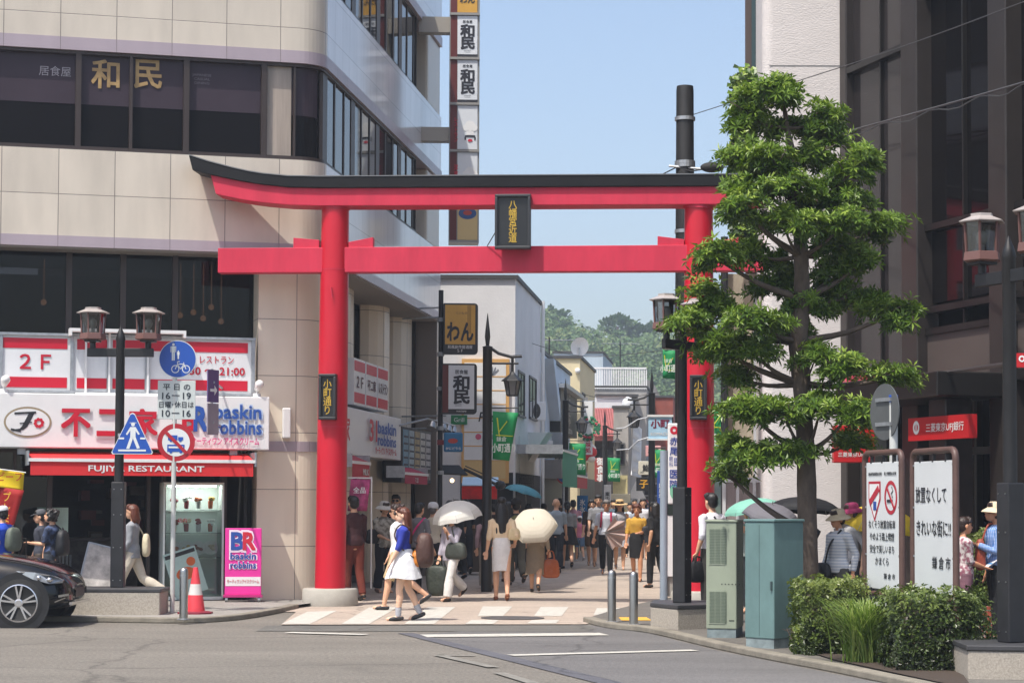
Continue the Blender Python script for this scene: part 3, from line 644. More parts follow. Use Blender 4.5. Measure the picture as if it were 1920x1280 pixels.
def rollup():
    M = facing(456, 1054, 33.0, .1); S_ = S(33)
    t = thing('ice_cream_sign', 'bright pink wheeled ice cream sign standing against the cream corner pier', 'sign', (M.translation.x, M.translation.y, .06))
    b = MB(M); b.box(-.28, .28, -.5, .53, -.06, 0); b.build('panel', mat('magenta_sign', hexc('e0359b'), .45, var=.05), t, bevel=.01)
    b = MB(M); b.box(-.27, .27, -.36, -.22, 0, .004); b.build('strip', WHITE, t)
    b = MB(M); b.box(-.3, .3, -.53, -.5, -.2, .12)
    b.build('base', mat('magenta_base', hexc('b32b73'), .5), t)
    for x in (-.25, .25): b = MB(M); b.tube([(x - .02, -.56, .08), (x + .02, -.56, .08)], .035, 12); b.build('wheel', GALV, t)
    BL2 = mat('sign_blue_letter', hexc('2c4f9e'), .45); RD2 = mat('sign_red_letter', hexc('c8243a'), .45); HW = mat('pale_halo', hexc('f0dceb'), .5)
    text('B', M, HW, t, h=.30, w=.21, x=-.09, y=.33, z=.004, bold=.09); text('R', M, HW, t, h=.30, w=.21, x=.09, y=.33, z=.004, bold=.09)
    text('B', M, BL2, t, h=.26, w=.18, x=-.09, y=.33, z=.009, bold=.05); text('R', M, RD2, t, h=.26, w=.18, x=.09, y=.33, z=.009, bold=.05)
    for s_, y in (('baskin', .1), ('robbins', -.04)):
        text(s_, M, HW, t, h=.115, w=.42, x=0, y=y, z=.004, bold=.07); text(s_, M, BL2, t, h=.1, w=.39, x=0, y=y, z=.008, bold=.04)
    text('サーティワンアイスクリーム', M, RD2, t, h=.06, w=.49, x=0, y=-.29, z=.008, bold=.02)
rollup()
# ---------------- signs on the side wall
def side_fascia():
    M = SF; xa = P2(640, 800, M)[0]; 
    t = thing('side_fascia', 'white shop fascia with raised letters along the side of the cream building', 'sign', M @ Vector((4, 2.45, 0)))
    b = MB(M); b.box(.45, 8.1, 2.42, 3.24, -.55, -.1); b.build('panel', OFFW, t, bevel=.015)
    for s_, x, y, m, h, w_ in (('不二家', 1.9, 2.85, CRIMT, .42, 1.6), ('baskin', 6.3, 2.98, MATS['ice_blue_letter'], .22, 1.9), ('robbins', 6.3, 2.75, MATS['ice_blue_letter'], .2, 1.9), ('サーティワン アイスクリーム', 6.2, 2.55, CRIMT, .13, 2.2), ('31', 4.9, 2.9, CRIMT, .38, .7)):
        text(s_, M, m, t, h=h, w=w_, x=x, y=y, z=-.05, bold=.04)
    t = thing('side_floor_sign', 'white and crimson floor sign in panels above the side fascia', 'sign', M @ Vector((5, 3.3, 0)))
    b = MB(M)
    for x0, x1 in ((1.1, 2.45), (3.55, 4.6), (4.68, 5.75), (5.83, 6.9)): b.box(x0, x1, 3.32, 4.14, -.6, -.15)
    b.each('panel', OFFW, t); b = MB(M)
    for x0, x1 in ((1.1, 2.45), (3.55, 4.6), (4.68, 5.75), (5.83, 6.9)): b.box(x0 + .04, x1 - .04, 3.36, 3.54, -.15, -.145); b.box(x0 + .04, x1 - .04, 3.92, 4.10, -.15, -.145)
    b.each('stripe', CRIM, t)
    for s_, x, w_ in (('２Ｆ', 4.07, .6), ('不二家', 5.2, .8), ('レストラン', 6.36, .9), ('11:30-21:00', 1.8, 1.1)): text(s_, M, mat('sign_ink_grey', hexc('6a4a52'), .6), t, h=.2, w=w_, x=x, y=3.73, z=-.14, bold=.03)
    t = thing('menu_board', 'dark framed board of menu photographs on the side of the cream building', 'menu board', M @ Vector((9.5, 2.1, 0)))
    b = MB(M); b.box(8.3, 12.0, 2.0, 3.1, -.5, -.12); b.build('frame', BLACK, t)
    cols = ['6f93a8', '9fb0b8', 'a8936a', 'b9b6ae', 'b0adab', '3a3c44']
    for k in range(5):
        b = MB(M); x = 8.45 + k * .7; b.box(x, x + .6, 2.3, 3.05, -.12, -.11); o = b.build('menu_panel', mat('menu_' + cols[k], hexc(cols[k]), .5, var=.45, vscale=7), t)
        b = MB(M)
        for r_ in range(5): b.box(x + .05, x + .55, 2.33 + r_ * .14, 2.37 + r_ * .14, -.11, -.106)
        b.build('print', mat('menu_ink', hexc('46464c'), .6), o)
    b = MB(M)
    for k in range(10): b.box(8.45 + k * .35, 8.7 + k * .35, 2.07, 2.22, -.12, -.11)
    b.build('photo_row', mat('menu_photo', hexc('94897c'), .5, var=.5, vscale=9), t)
    t = thing('spotlight_rail', 'row of five silver spotlights on a curved arm above the menu board', 'spotlights', M @ Vector((9.5, 3.2, 0)))
    b = MB(M); b.tube([(7.9, 3.1, -.1), (8.6, 3.26, .35), (11.9, 3.24, .4)], .02, 8); b.build('arm', GALV, t)
    for k in range(5):
        b = MB(M); x = 8.9 + k * .72; b.tube([(x, 3.2, .4), (x - .06, 3.08, .38)], [.07, .1], 12); b.build('spotlight', STEEL, t, smooth=True)
side_fascia()
awning('side_awning', 'pink red awning over the side entrance of the cream building', SF, 6.0, 8.6, 1.95, 2.16, .35, 'a82a48', '不二家', 0, .1, .35)
awning('side_awning', 'small red awning just behind the left gate pillar', SF, 1.2, 2.7, 2.0, 2.28, .3, 'b0303c', 'MILK', .4, .1, .5)
# ================================================================ the red gate
TRZ = -R(4.4); TM = frame((0, 32.8, 0), (math.cos(TRZ), math.sin(TRZ), 0))
def T2(px, py): return P2(px, py, TM)
def strip(b, top, bot, d0, d1):
    """beam between a top and a bottom outline (local x,y), from depth d0 to d1"""
    n = len(top); vs = []
    for (x, y), (u, v) in zip(top, bot): vs += [(u, v, d1), (x, y, d1), (x, y, d0), (u, v, d0)]
    fs = []
    for i in range(n - 1):
        a, c = 4 * i, 4 * i + 4
        fs += [(a, c, c + 1, a + 1), (a + 1, c + 1, c + 2, a + 2), (a + 2, c + 2, c + 3, a + 3), (a + 3, c + 3, c, a)]
    e = 4 * (n - 1); fs += [(0, 1, 2, 3), (e + 3, e + 2, e + 1, e)]
    return b.add(vs, fs)
def gate():
    t = thing('torii_gate', 'tall vermilion gate with black curved roof beam spanning the street entrance', 'gate', (0, 32.8, 0))
    A = lambda l: [T2(*p) for p in l]
    top = A([(362, 297), (396, 308), (420, 314.5), (445, 321), (472, 327), (499, 331.5), (546, 336), (602, 337), (960, 335), (1350, 333), (1436, 333)])
    bot = A([(369, 324.6), (402, 333), (424, 337.5), (445, 342), (472, 347), (499, 351), (546, 356), (602, 357.4), (960, 356), (1350, 354), (1436, 354)])
    b = MB(TM); strip(b, top, bot, -.30, .30); b.build('roof_beam', mat('roof_black', (.010, .010, .011), .6, spec=.2, var=.3, vscale=3), t, bevel=.012)
    b = MB(TM); strip(b, [(x, y + .018) for x, y in top], [(x, y + .002) for x, y in top], -.31, .31); b.build('ridge_flashing', mat('grey_flashing', (.2, .2, .2), .4, .5), t)
    top = A([(401, 331), (424, 336), (445, 341), (472, 346), (499, 350), (546, 355), (602, 356.5), (960, 355), (1430, 353)])
    bot = A([(411, 368), (430, 372.5), (452, 377), (475, 381), (501, 384.5), (546, 388.5), (602, 390), (960, 389), (1430, 387)])
    b = MB(TM); strip(b, top, bot, -.25, .25); b.build('lintel', RED, t, bevel=.01)
    x0, y1 = T2(412, 467); x1, y0 = T2(1431, 509); yb = T2(412, 513)[1]; yt = T2(1431, 460)[1]
    b = MB(TM); strip(b, [(x0, y1), (x1, yt)], [(x0, yb), (x1, y0)], -.13, .13); b.build('tie_beam', RED, t, bevel=.008)
    for pxa, ya, pxb, yb_ in ((552, 447, 600, 451), (655, 455, 701, 446), (1233, 444, 1283, 450), (1337, 455, 1385, 446)):
        (xa, za), (xb, zb_) = T2(pxa, ya), T2(pxb, yb_); zc = T2(pxa, 468)[1]
        b = MB(TM); strip(b, [(xa, za), (xb, zb_)], [(xa, zc), (xb, zc)], -.09, .09); b.build('wedge', RED, t, bevel=.005)
    PR = mat('vermilion_pillar', hexc('c01c30'), .36, spec=.35, var=.10, vscale=2.5, bump=.05, bscale=14, coat=.12, stretch=(1.5, 1.5, .3))
    for bot_, top_, r0_, r1_ in ((619, 629, .237, .213), (1311, 1310, .237, .218)):
        (xb, _), (xt, zt) = T2(bot_, 1104), T2(top_, 385)
        b = MB(TM); b.tube([(xb, .27, 0), (xb + (xt - xb) * .33, .27 + (zt - .27) * .33, 0), (xb + (xt - xb) * .66, .27 + (zt - .27) * .66, 0), (xt, zt, 0)], [r0_, r0_ * .985, (r0_ + r1_) / 2, r1_], 40); 
        p = b.build('pillar', PR, t, smooth=True)
        bb = MB(TM); bb.tube([(xt - .002, zt - .06, 0), (xt, zt - .015, 0)], [r1_ + .02, r1_ + .02], 40)
        for fz in (.42, .83): bb.tube([(xb + (xt - xb) * fz, .27 + (zt - .27) * fz - .006, 0), (xb + (xt - xb) * fz, .27 + (zt - .27) * fz + .006, 0)], [r0_ * (1 - .08 * fz) + .003] * 2, 40)
        bb.each('pillar_ring', RED, p, smooth=True)
        h = MB(TM); h.tube([(xb + .02, 4.9, r0_ - .02), (xb + .02, 4.9, r0_ + .03), (xb + .04, 4.75, r0_ + .02)], .012, 6); h.build('hook', RED, p)
        s = MB(); w_ = TM @ Vector((xb, 0, 0)); s.lathe([(.425, 0), (.43, .02), (.425, .255), (.41, .275), (.2, .28)], (w_.x, w_.y, 0), 48); s.build('pillar_base', CONC, t, smooth=True)
    def plaque(px0, py0, px1, py1, words, z, tw, tl=None):
        (xa, yb), (xb, ya) = T2(px0, py0), T2(px1, py1); b = MB(TM); c = .045
        b.box(xa, xb, ya, yb, z - .1, z); p = b.build('plaque', mat('plaque_black', (.016, .017, .018), .35, var=.2, vscale=8), t)
        f = MB(TM); f.box(xa, xb, ya, ya + c, z, z + .05); f.box(xa, xb, yb - c, yb, z, z + .05); f.box(xa, xa + c, ya + c, yb - c, z, z + .05); f.box(xb - c, xb, ya + c, yb - c, z, z + .05)
        f.build('plaque_frame', mat('plaque_frame_black', (.03, .031, .034), .3), p, bevel=.012)
        text(vert(words), TM, GOLD, p, w=tw, h=(yb - ya) * .76, x=(xa + xb) / 2, y=(ya + yb) / 2, z=z + .012, bold=.02, line=.9)
    plaque(932, 371, 998, 472, '八幡宮近道', .36, .125); plaque(604, 703, 636, 788, '小町通り', .30, .125); plaque(1293, 705, 1325, 788, '小町通り', .30, .125)
    b = MB(TM); x, y = T2(932, 440); b.tube([(x, y, .3), T2(915, 463) + (.13,)], .008, 5); b.build('stay_wire', BLACK, t)
gate()
# ================================================================ sign tower and hanging signs
def sign_tower():
    d = 43.5; M = facing(872, 200, d, .05); k = 1 / S(d)
    t = thing('sign_tower', 'tall vertical tower of stacked tenant sign panels fixed to the end of the cream building', 'sign', (M.translation.x, d, 5.6))
    def at(px, py): return P2(px, py, M)
    x0, x1 = at(843, 200)[0], at(899, 200)[0]; yb = at(870, 455)[1]
    b = MB(M); b.box(x0, x1, yb, 3.4, -.5, -.02); b.build('case', mat('tower_grey', hexc('8b8a86'), .4), t)
    xm = at(857, 200)[0]
    b = MB(M); b.box(x0 + .015, xm, yb + .05, 3.3, -.02, -.005); b.build('side_strip', mat('maroon_strip', hexc('5d1f1c'), .5), t)
    INKS = mat('sign_ink', hexc('25252c'), .5)
    rows = [(-60, 24, 'wan'), (30, 107, 'wa'), (113, 192, 'wa'), (198, 280, 'resta'), (286, 365, 'yoga'), (372, 450, 'crab')]
    for y0_, y1_, kind in rows:
        (a, bt), (c, bb) = at(858, y0_), at(895, y1_)
        q = MB(M); q.box(a, c, bb, bt, -.02, 0); m_ = {'wan': mat('sign_gold_panel', hexc('c9993c'), .4, var=.12), 'crab': mat('sign_tan_panel', hexc('cdb37a'), .4)}.get(kind, mat('sign_pale_panel', hexc('d6dade'), .35, var=.04))
        p = q.build('panel', m_, t); cx, cyy = (a + c) / 2, (bb + bt) / 2
        if kind == 'wan': text('わん', M, INKS, p, w=.3, x=cx, y=cyy - .2, bold=.05)
        if kind == 'wa':
            text('居食屋', M, INKS, p, w=.2, x=cx, y=bt - .12, bold=.015); text('和\n民', M, INKS, p, w=.28, h=.5, x=cx, y=cyy - .01, bold=.06, line=.9)
            r_ = MB(M); r_.box(a, c, bb, bb + .05, 0, .004); r_.build('strip', INKS, p)
            text('JAPANESE\nCASUAL', M, mat('sign_ink_pale', hexc('777a80'), .5), p, w=.15, x=cx, y=bb + .12)
        if kind == 'resta': text(vert('レストラン'), M, CRIMT, p, w=.075, h=.5, x=a - .03, y=cyy - .05, z=.006, bold=.02)
        if kind == 'yoga': text(vert('洋菓子'), M, CRIMT, p, w=.085, h=.42, x=a - .03, y=cyy - .02, z=.006, bold=.02)
        if kind in ('resta', 'yoga'):   # plain chef's hat emblem
            h_ = MB(M); h_.box(cx - .02, cx + .13, cyy - .16, cyy - .08, .001, .008); disc(h_, cx + .055, cyy + .03, .11, .006, 16); disc(h_, cx - .03, cyy - .01, .07, .007, 14); disc(h_, cx + .14, cyy - .01, .07, .0075, 14); h_.build('emblem', WHITE, p); h_ = MB(M); h_.box(cx - .05, cx + .16, cyy - .2, cyy - .165, .001, .009); h_.box(cx - .06, cx - .03, cyy - .26, cyy - .2, .001, .009); h_.box(cx + .14, cx + .17, cyy - .26, cyy - .2, .001, .009); h_.build('emblem_band', INKS, p); h_ = MB(M); disc(h_, cx + .055, cyy - .27, .05, .01, 12, .03); h_.build('emblem_scarf', CRIM, p)
        if kind == 'crab':
            e = MB(M); disc(e, cx, cyy + .12, .185, .004, 28, .12); e.build('emblem', mat('emblem_blue', hexc('2a4f86'), .5), p); e = MB(M); disc(e, cx, cyy + .13, .09, .007, 16, .05); e.build('emblem_centre', mat('emblem_red', hexc('b03a2c'), .5), p)
        q = MB(M); q.box(x0, x1, bb - .06, bb - .01, -.02, .03); q.build('divider', mat('tower_rail', hexc('8f8d88'), .4), t)
    b = MB(M)
    for py0, py1 in ((30, 59), (237, 263)): b.box(at(785, 100)[0], x0, at(870, py1)[1], at(870, py0)[1], -.42, -.12)
    b.each('bracket', mat('bracket_tan', hexc('9a948a'), .5), t)
sign_tower()
def pipe():
    a = W(827, 560, 43.2); z0 = .02
    t = thing('sign_post', 'thin dark steel post at the far end of the cream building', 'post', (a.x, a.y, 0))
    b = MB(); b.tube([(a.x, a.y, z0), (a.x, a.y, 5.9)], .05, 12); b.build('pole', DARKIRON, t, smooth=True)
    b = MB()
    for z in (1.2, 2.2, 3.1, 3.9, 4.6, 5.3): b.tube([(a.x, a.y, z - .04), (a.x, a.y, z + .04)], .075, 12)
    b.each('clamp', GALV, t)
    b = MB()
    for z in (3.35, 5.35, 5.55, 3.1): b.tube([(a.x - .8, a.y + .4, z), (a.x, a.y, z), (a.x + .12, a.y, z)], .018, 8)
    b.build('arm', GALV, t)
pipe()
def hang_sign(px0, py0, px1, py1, kind, label):
    d = 43.0; M = facing((px0 + px1) / 2, (py0 + py1) / 2, d, .06)
    (xa, yb), (xb, ya) = P2(px0, py0, M), P2(px1, py1, M); t = thing('hanging_sign', label, 'sign', M.translation)
    rr = .07; poly_ = []
    for cx, cyy, a0 in ((xb - rr, yb - rr, 0), (xa + .01, yb - .01, 90), (xa + .01, ya + .01, 180), (xb - rr, ya + rr, 270)):
        r_ = rr if a0 in (0, 270) else .01
        for i in range(7): an = R(a0 + 15 * i); poly_.append((cx + r_ * math.cos(an), cyy + r_ * math.sin(an)))
    b = MB(M); b.prism(poly_, -.22, -.01); b.build('case', mat('sign_case_black', (.014, .014, .016), .35), t)
    m_ = mat('sign_gold_panel', hexc('c9993c'), .4, var=.12) if kind == 'wan' else mat('sign_pale_panel', hexc('c3cbd2'), .35, var=.04)
    xl = xa + (.03 if kind == 'wan' else .13); b = MB(M); b.box(xl, xb - .055, ya + (.2 if kind == 'wan' else .1), yb - .035, -.012, 0); p = b.build('panel', m_, t)
    I = MATS['sign_ink']; cx = (xl + xb - .055) / 2; cyy = (ya + yb) / 2
    if kind == 'wan':
        text('わん', M, I, p, w=.52, h=.36, x=cx, y=cyy - .06, bold=.05); text('くいもの', M, I, p, w=.22, x=cx + .03, y=yb - .2); text('和風創作居酒屋\n５Ｆ', M, WHITE, t, w=.5, h=.14, x=cx, y=ya + .11, z=.004)
        b = MB(M)
        for q in (.3, .35, .41): b.box(cx + q * .5, cx + q * .5 + .012, cyy - .1, yb - .05, 0, .004)
        b.build('line_print', mat('sign_brown_line', hexc('7a5a20'), .5), p)
    else:
        text('居食屋', M, I, p, w=.26, x=cx, y=yb - .17, bold=.02); text('和\n民', M, I, p, w=.32, h=.56, x=cx, y=cyy - .02, bold=.06, line=.9); text('JAPANESE\nCASUAL\nDINING', M, MATS['sign_ink_pale'], p, w=.16, x=cx - .06, y=ya + .2); text('WATAMI', M, WHITE, t, w=.2, x=cx, y=ya + .055, z=.004)
        b = MB(M); b.box(xa + .01, xl, ya + .03, yb - .03, -.012, -.004); b.build('side_strip', MATS['maroon_strip'], t)
hang_sign(832, 568, 896, 664, 'wan', 'gold hanging sign with bold black brush lettering on the thin steel post')
hang_sign(829, 681, 894, 776, 'wa', 'white hanging sign with two large black characters below the gold sign')
def blue_sign():
    M = facing(850, 829, 42.6, .06); t = thing('hanging_sign', 'small blue hanging sign with a red shape below the white sign', 'sign', M.translation)
    b = MB(M); b.box(-.19, .19, -.19, .2, -.08, 0); b.build('panel', mat('sign_blue', hexc('1f6d9c'), .4, var=.1), t, bevel=.03); b = MB(M); disc(b, -.01, .03, .1, .003, 16, .05); b.build('emblem', MATS['emblem_red'], t)
    text('かにどうらく'[:5], M, WHITE, t, w=.3, x=0, y=-.12, z=.003, bold=.03); b = MB(M); b.box(-.32, -.19, -.05, .05, -.06, -.03); b.build('arm', mat('dark_red_arm', hexc('6e1320'), .5), t)
blue_sign()
# ================================================================ shopping-street lamps (left row) with green flags
SPIRE = [(.0, .62), (.035, .5), (.055, .42), (.045, .36), (.03, .34), (.03, .3)]
FLAGG = mat('green_flag', hexc('0f8a4e'), .7, var=.12, vscale=3); FLAGY = mat('flag_yellow', hexc('c9cf3a'), .7); FLAGW = mat('flag_white', hexc('dfe8e0'), .7)
LGLASS = mat('lamp_smoked_glass', (.16, .16, .16), .15); LRED = mat('lamp_red_brown', hexc('5e2b2b'), .5)
def flag(t, x0, x1, z1, z0, tilt=0.0, y=0.0):
    b = MB(); N = 6; vs = []; fs = []
    for i in range(N + 1):
        for j in range(N + 1):
            a, q = i / N, j / N; vs.append((x0 + (x1 - x0) * (1 - (1 - a) ) - tilt * a * q, y + .03 * math.sin(a * 6 + q * 2) - .02, z1 + (z0 - z1) * q - .03 * a))
    for i in range(N):
        for j in range(N): k = i * (N + 1) + j; fs.append((k, k + 1, k + N + 2, k + N + 1))
    o = b.add(vs, fs).build('flag', FLAGG, t, smooth='all'); m = o.modifiers.new('s', 'SOLIDIFY'); m.thickness = .006
    cx = (x0 + x1) / 2 - tilt * .2; b = MB()
    b.tube([(cx - .12, y - .07, z1 - .12), (cx - .08, y - .07, z1 - .45)], .012, 5); b.tube([(cx + .06, y - .07, z1 - .18), (cx - .09, y - .07, z1 - .38)], .01, 5); b.tube([(cx - .14, y - .07, z1 - .43), (cx + .16, y - .07, z1 - .45)], .009, 5)
    b.build('flag_emblem', FLAGY, o)
    text('小町通り', frame((cx, y - .075, z0 + .2)), FLAGW, o, w=.42, h=.16, bold=.03); text('鎌倉', frame((cx - .04, y - .075, z0 + .36)), FLAGW, o, w=.18)
def street_lamp(px, d, label, flagged=True, flip=1, h=5.0):
    base = G(px, 940 + 6480 / d); x, y = W(px, 900, d).x, d
    t = thing('shopping_street_lamp', label, 'street lamp', (x, y, 0), 'black lamps along the left of the street')
    L = lambda l: [(x + flip * a, y + b_, c) for a, b_, c in l]
    b = MB(); b.lathe([(.10, 0), (.10, 1.1), (.085, 1.15), (.085, h - .62), (.095, h - .6)], (x, y, 0), 16); b.build('pole', BLACK, t, smooth=True)
    b = MB(); b.lathe([(.09, h - .6), (.03, h - .58), (.05, h - .42), (.04, h - .3), (.005, h)], (x, y, 0), 12); b.build('spire', BLACK, t, smooth=True)
    b = MB(); b.tube(L([(.05, 0, h - .62), (.2, 0, h - .72), (.42, 0, h - .78), (.62, 0, h - .77)]), .028, 8); b.tube(L([(.05, 0, h - .9), (.56, 0, h - .9)]), .02, 8); b.tube(L([(.45, 0, h - .78), (.45, 0, h - 1.05)]), .025, 8); b.build('arm', BLACK, t)
    lx = x + flip * .45; b = MB(); b.lathe([(.03, h - 1.05), (.06, h - 1.1), (.19, h - 1.2), (.2, h - 1.22), (.13, h - 1.21)], (lx, y, 0), 6); b.build('lamp_roof', LRED if h < 4.95 else BLACK, t)
    b = MB(); b.lathe([(.145, h - 1.21), (.095, h - 1.46)], (lx, y, 0), 6); l = b.build('lamp_shade', LGLASS, t)
    b = MB()
    for k in range(6): a = k * math.pi / 3; b.tube([(lx + .15 * math.cos(a), y + .15 * math.sin(a), h - 1.21), (lx + .1 * math.cos(a), y + .1 * math.sin(a), h - 1.47)], .012, 5)
    b.lathe([(.1, h - 1.46), (.1, h - 1.49)], (lx, y, 0), 6); b.build('lamp_frame', BLACK, l)
    if flagged:
        b = MB(); b.tube(L([(.08, 0, h - 1.7), (.55, 0, h - 1.7)]), .014, 6); b.build('flag_rod', BLACK, t)
        flag(t, x + flip * .1, x + flip * .56, h - 1.76, h - 2.62, tilt=flagged, y=y)
    return t
street_lamp(913, 38.3, 'black shopping street lamp with a slanting green flag just past the gate', .16)
l2 = street_lamp(1060, 58.6, 'black shopping street lamp with a green flag and a round no parking sign', .001)
street_lamp(1134, 77.7, 'black shopping street lamp with a green flag furthest up the street', .001)
street_lamp(1222, 54.4, 'black street lamp with a plain spire behind the right gate pillar', 0, -1)
def small(px, py, d, name, label, cat, build, yaw=0):
    M = facing(px, py, d, yaw); t = thing(name, label, cat, M.translation); build(M, t); return t
def noparking(M, t, r=.2):
    b = MB(M); b.tube([(0, 0, -.02), (0, 0, 0)], r, 28); b.build('plate', mat('sign_rim_red', hexc('b02036'), .4), t)
    b = MB(M); disc(b, 0, 0, r * .78, .004); b.build('face', mat('sign_face_blue', hexc('2a56a0'), .4), t)
    b = MB(M); b.bar((-r * .58, r * .58, .008), (r * .58, -r * .58, .008), r * .2, .004); b.build('slash', MATS['sign_rim_red'], t)
    b = MB(M); b.tube([(.0, -r, -.04), (0, -2.6, -.04)], .03, 8); b.build('post', GALV, t)
small(1057, 893, 57.8, 'no_parking_sign', 'round blue no parking sign with red rim on the second street lamp', 'road sign', noparking)
small(1208, 948, 84, 'no_parking_sign', 'tiny round blue road sign far up the street beside the yellow sign', 'road sign', lambda M, t: noparking(M, t, .25))
def lettered(w_, h_, mface, words, mink, vertical=False, **k):
    def f(M, t):
        b = MB(M); b.box(-w_ / 2, w_ / 2, -h_ / 2, h_ / 2, -.1, 0); b.build('panel', mface, t, bevel=.015)
        for s_, x, y, ww in words: text(vert(s_) if vertical else s_, M, mink, t, w=ww, x=x, y=y, bold=.03)
    return f
CREAMP = mat('cream_sign', hexc('cfcab8'), .5); INK = mat('sign_black_ink', hexc('1b1b1e'), .5)
small(1055, 864, 62, 'shop_sign', 'cream lightbox sign with black characters behind the second street lamp', 'sign', lettered(.56, .4, CREAMP, [('とんかつ', -.02, .07, .42), ('小満ち', .02, -.09, .4)], INK))
small(1210, 877, 62, 'shop_sign', 'pale square sign with a large black sushi character', 'sign', lettered(.4, .4, CREAMP, [('鮨', .02, 0, .2), ('こもん', -.1, -.12, .12)], INK))
small(1206, 907, 66, 'shop_sign', 'black square sign with a yellow figure under the sushi sign', 'sign', lettered(.42, .42, BLACK, [('子', .02, 0, .26)], mat('sign_yellow', hexc('dfa528'), .5)))
def arch_sign():
    d = 50; M = facing(1236, 802, d); t = thing('street_arch_sign', 'pale blue street name sign hung on curved white pipes', 'sign', M.translation)
    b = MB(M); b.box(-.25, .3, -.25, .26, -.1, 0); b.build('panel', mat('sign_sky_blue', hexc('a9cde4'), .4, var=.15), t); b = MB(M); b.box(-.28, .33, .26, .31, -.12, .03); b.box(-.28, .33, -.29, -.25, -.12, .03); b.build('frame', WHITE, t)
    text('小町', M, mat('sign_plum', hexc('7a2440'), .5), t, w=.42, h=.2, x=.02, y=.1, bold=.06); text('KOMACHI', M, WHITE, t, w=.44, x=.02, y=-.14, bold=.03)
    b = MB(M); b.tube([(-.25, .25, -.05), (-.5, .2, -.05), (-.8, 0, -.05), (-1.0, -.02, -.05)], .016, 8); b.tube([(-.25, -.22, -.05), (-.5, -.3, -.05), (-.7, -.5, -.05), (-1.0, -.52, -.05)], .016, 8); b.each('pipe', GALV, t)
    b = MB(M); b.tube([(.28, .3, -.06), (.28, -3.3, -.06)], .05, 10); b.build('post', DARKIRON, t)
arch_sign()
def green_flag_alone(px, py, d, w_, h_, label):
    M = W(px, py, d); t = thing('green_flag_banner', label, 'banner', M)
    flag(t, M.x - w_ / 2, M.x + w_ / 2, M.z + h_ / 2, M.z - h_ / 2, 0, d); b = MB(); b.tube([(M.x - w_ / 2, d, M.z + h_ / 2 + .03), (M.x + w_ / 2, d, M.z + h_ / 2 + .03)], .02, 6); b.build('rod', BLACK, t)
green_flag_alone(1236, 868, 60, .36, .8, 'green flag banner beside the sushi sign')
green_flag_alone(1347, 805, 40, .42, .95, 'green flag banner showing between the right gate pillar and the tree')
green_flag_alone(1256, 682, 45, .3, .6, 'dark green flag banner high beside the black utility pole')
def clinic_sign():
    d = 33.2; M = facing(1264, 870, d, .1)
    t = thing('clinic_sign', 'tall narrow white clinic sign with blue characters on a grey post', 'sign', (W(1245, 1000, d).x, d, 0))
    def at(px, py): return P2(px, py, M)
    (xa, yb), (xb, ya) = at(1253, 793), at(1275, 945)
    b = MB(M); b.box(xa, xb, ya, yb, -.08, 0); b.build('panel', WHITE, t, bevel=.02)
    BL = mat('clinic_blue', hexc('24469a'), .5); cx = (xa + xb) / 2
    b = MB(M); ring(b, cx, yb - .11, .025, .065, .003, 20); b.box(cx + .04, cx + .065, yb - .18, yb - .1, 0, .004); b.build('emblem', mat('clinic_red', hexc('c4203a'), .5), t)
    for i, ch in enumerate('赤尾'): text(ch, M, BL, t, w=.135, h=.125, x=cx, y=yb - .28 - .155 * i, bold=.02)
    b = MB(M); b.box(cx, cx + .07, yb - .66, yb - .54, .001, .004); b.build('block_print', BL, t); text('眼\n科', M, BL, t, w=.06, h=.16, x=cx - .05, y=yb - .6)
    text('耳鼻\n咽喉', M, WHITE, t, w=.06, h=.11, x=cx + .035, y=yb - .6, z=.008)
    for i, ch in enumerate('医院'): text(ch, M, BL, t, w=.135, h=.125, x=cx, y=yb - .79 - .155 * i, bold=.02)
    b = MB(M); disc(b, cx, ya + .2, .07, .003, 9, .12); b.build('map_print', mat('clinic_green', hexc('7cc0a0'), .5), t)
    b = MB(M); b.tube([(xa - .06, at(0, 836)[1], -.05), (xa - .06, at(0, 1132)[1], -.05)], .062, 14); b.build('post', mat('blue_grey_post', hexc('8d99a6'), .4, var=.1), t, smooth=True)
    (xa2, yb2), (xb2, ya2) = at(1250, 966), at(1268, 1080); b = MB(M); b.box(xa2, xb2 + .1, ya2, yb2, -.1, -.02); b.build('lower_board', WHITE, t)
    (xa2, yb2), (xb2, ya2) = at(1253, 945), at(1272, 965); b = MB(M); b.box(xa2, xb2, ya2, yb2, -.1, -.01); b.build('number_plate', mat('dark_green_plate', hexc('26332e'), .4), t)
    b = MB(M); b.box(xa2 - .05, xb2 + .2, -2.05, -1.05 - .42, -.14, -.06); b.build('meter_box', CONC, t)
clinic_sign()
# ================================================================ utility pole and wires
def utility_pole():
    p = W(1284, 900, 36); x, y = p.x, p.y
    t = thing('utility_pole', 'thick black utility pole rising behind the right gate pillar', 'utility pole', (x, y, 0))
    b = MB(); b.lathe([(.17, 0), (.165, 5), (.148, 8.6), (.14, 8.68), (.05, 8.7)], (x, y, 0), 24); b.build('pole', mat('pole_black', (.014, .0135, .013), .55, var=.35, vscale=5), t, smooth=True)
    b = MB()
    for z in (7.37, 7.32, 6.2, 8.12): b.lathe([(.155, z - .03), (.175, z - .03), (.175, z + .03), (.155, z + .03)], (x, y, 0), 20)
    b.each('clamp', GALV, t); b = MB(); b.tube([(x - .28, y - .1, 7.3), (x + .3, y - .15, 7.24)], .02, 6); b.build('cross_rod', GALV, t)
    a = W(1335, 314, 35.8); b = MB(); b.ell(a, (.2, .09, .09), 14, 10); b.build('splice_case', RUBBER, t, smooth=True)
    b = MB(); c = W(1240, 328, 36); b.tube([c, (x - .15, y - .1, 7.28), (x + .1, y - .18, 7.2), a], .012, 6); b.build('cable_end', RUBBER, t)
    return x, y
ux, uy = utility_pole()
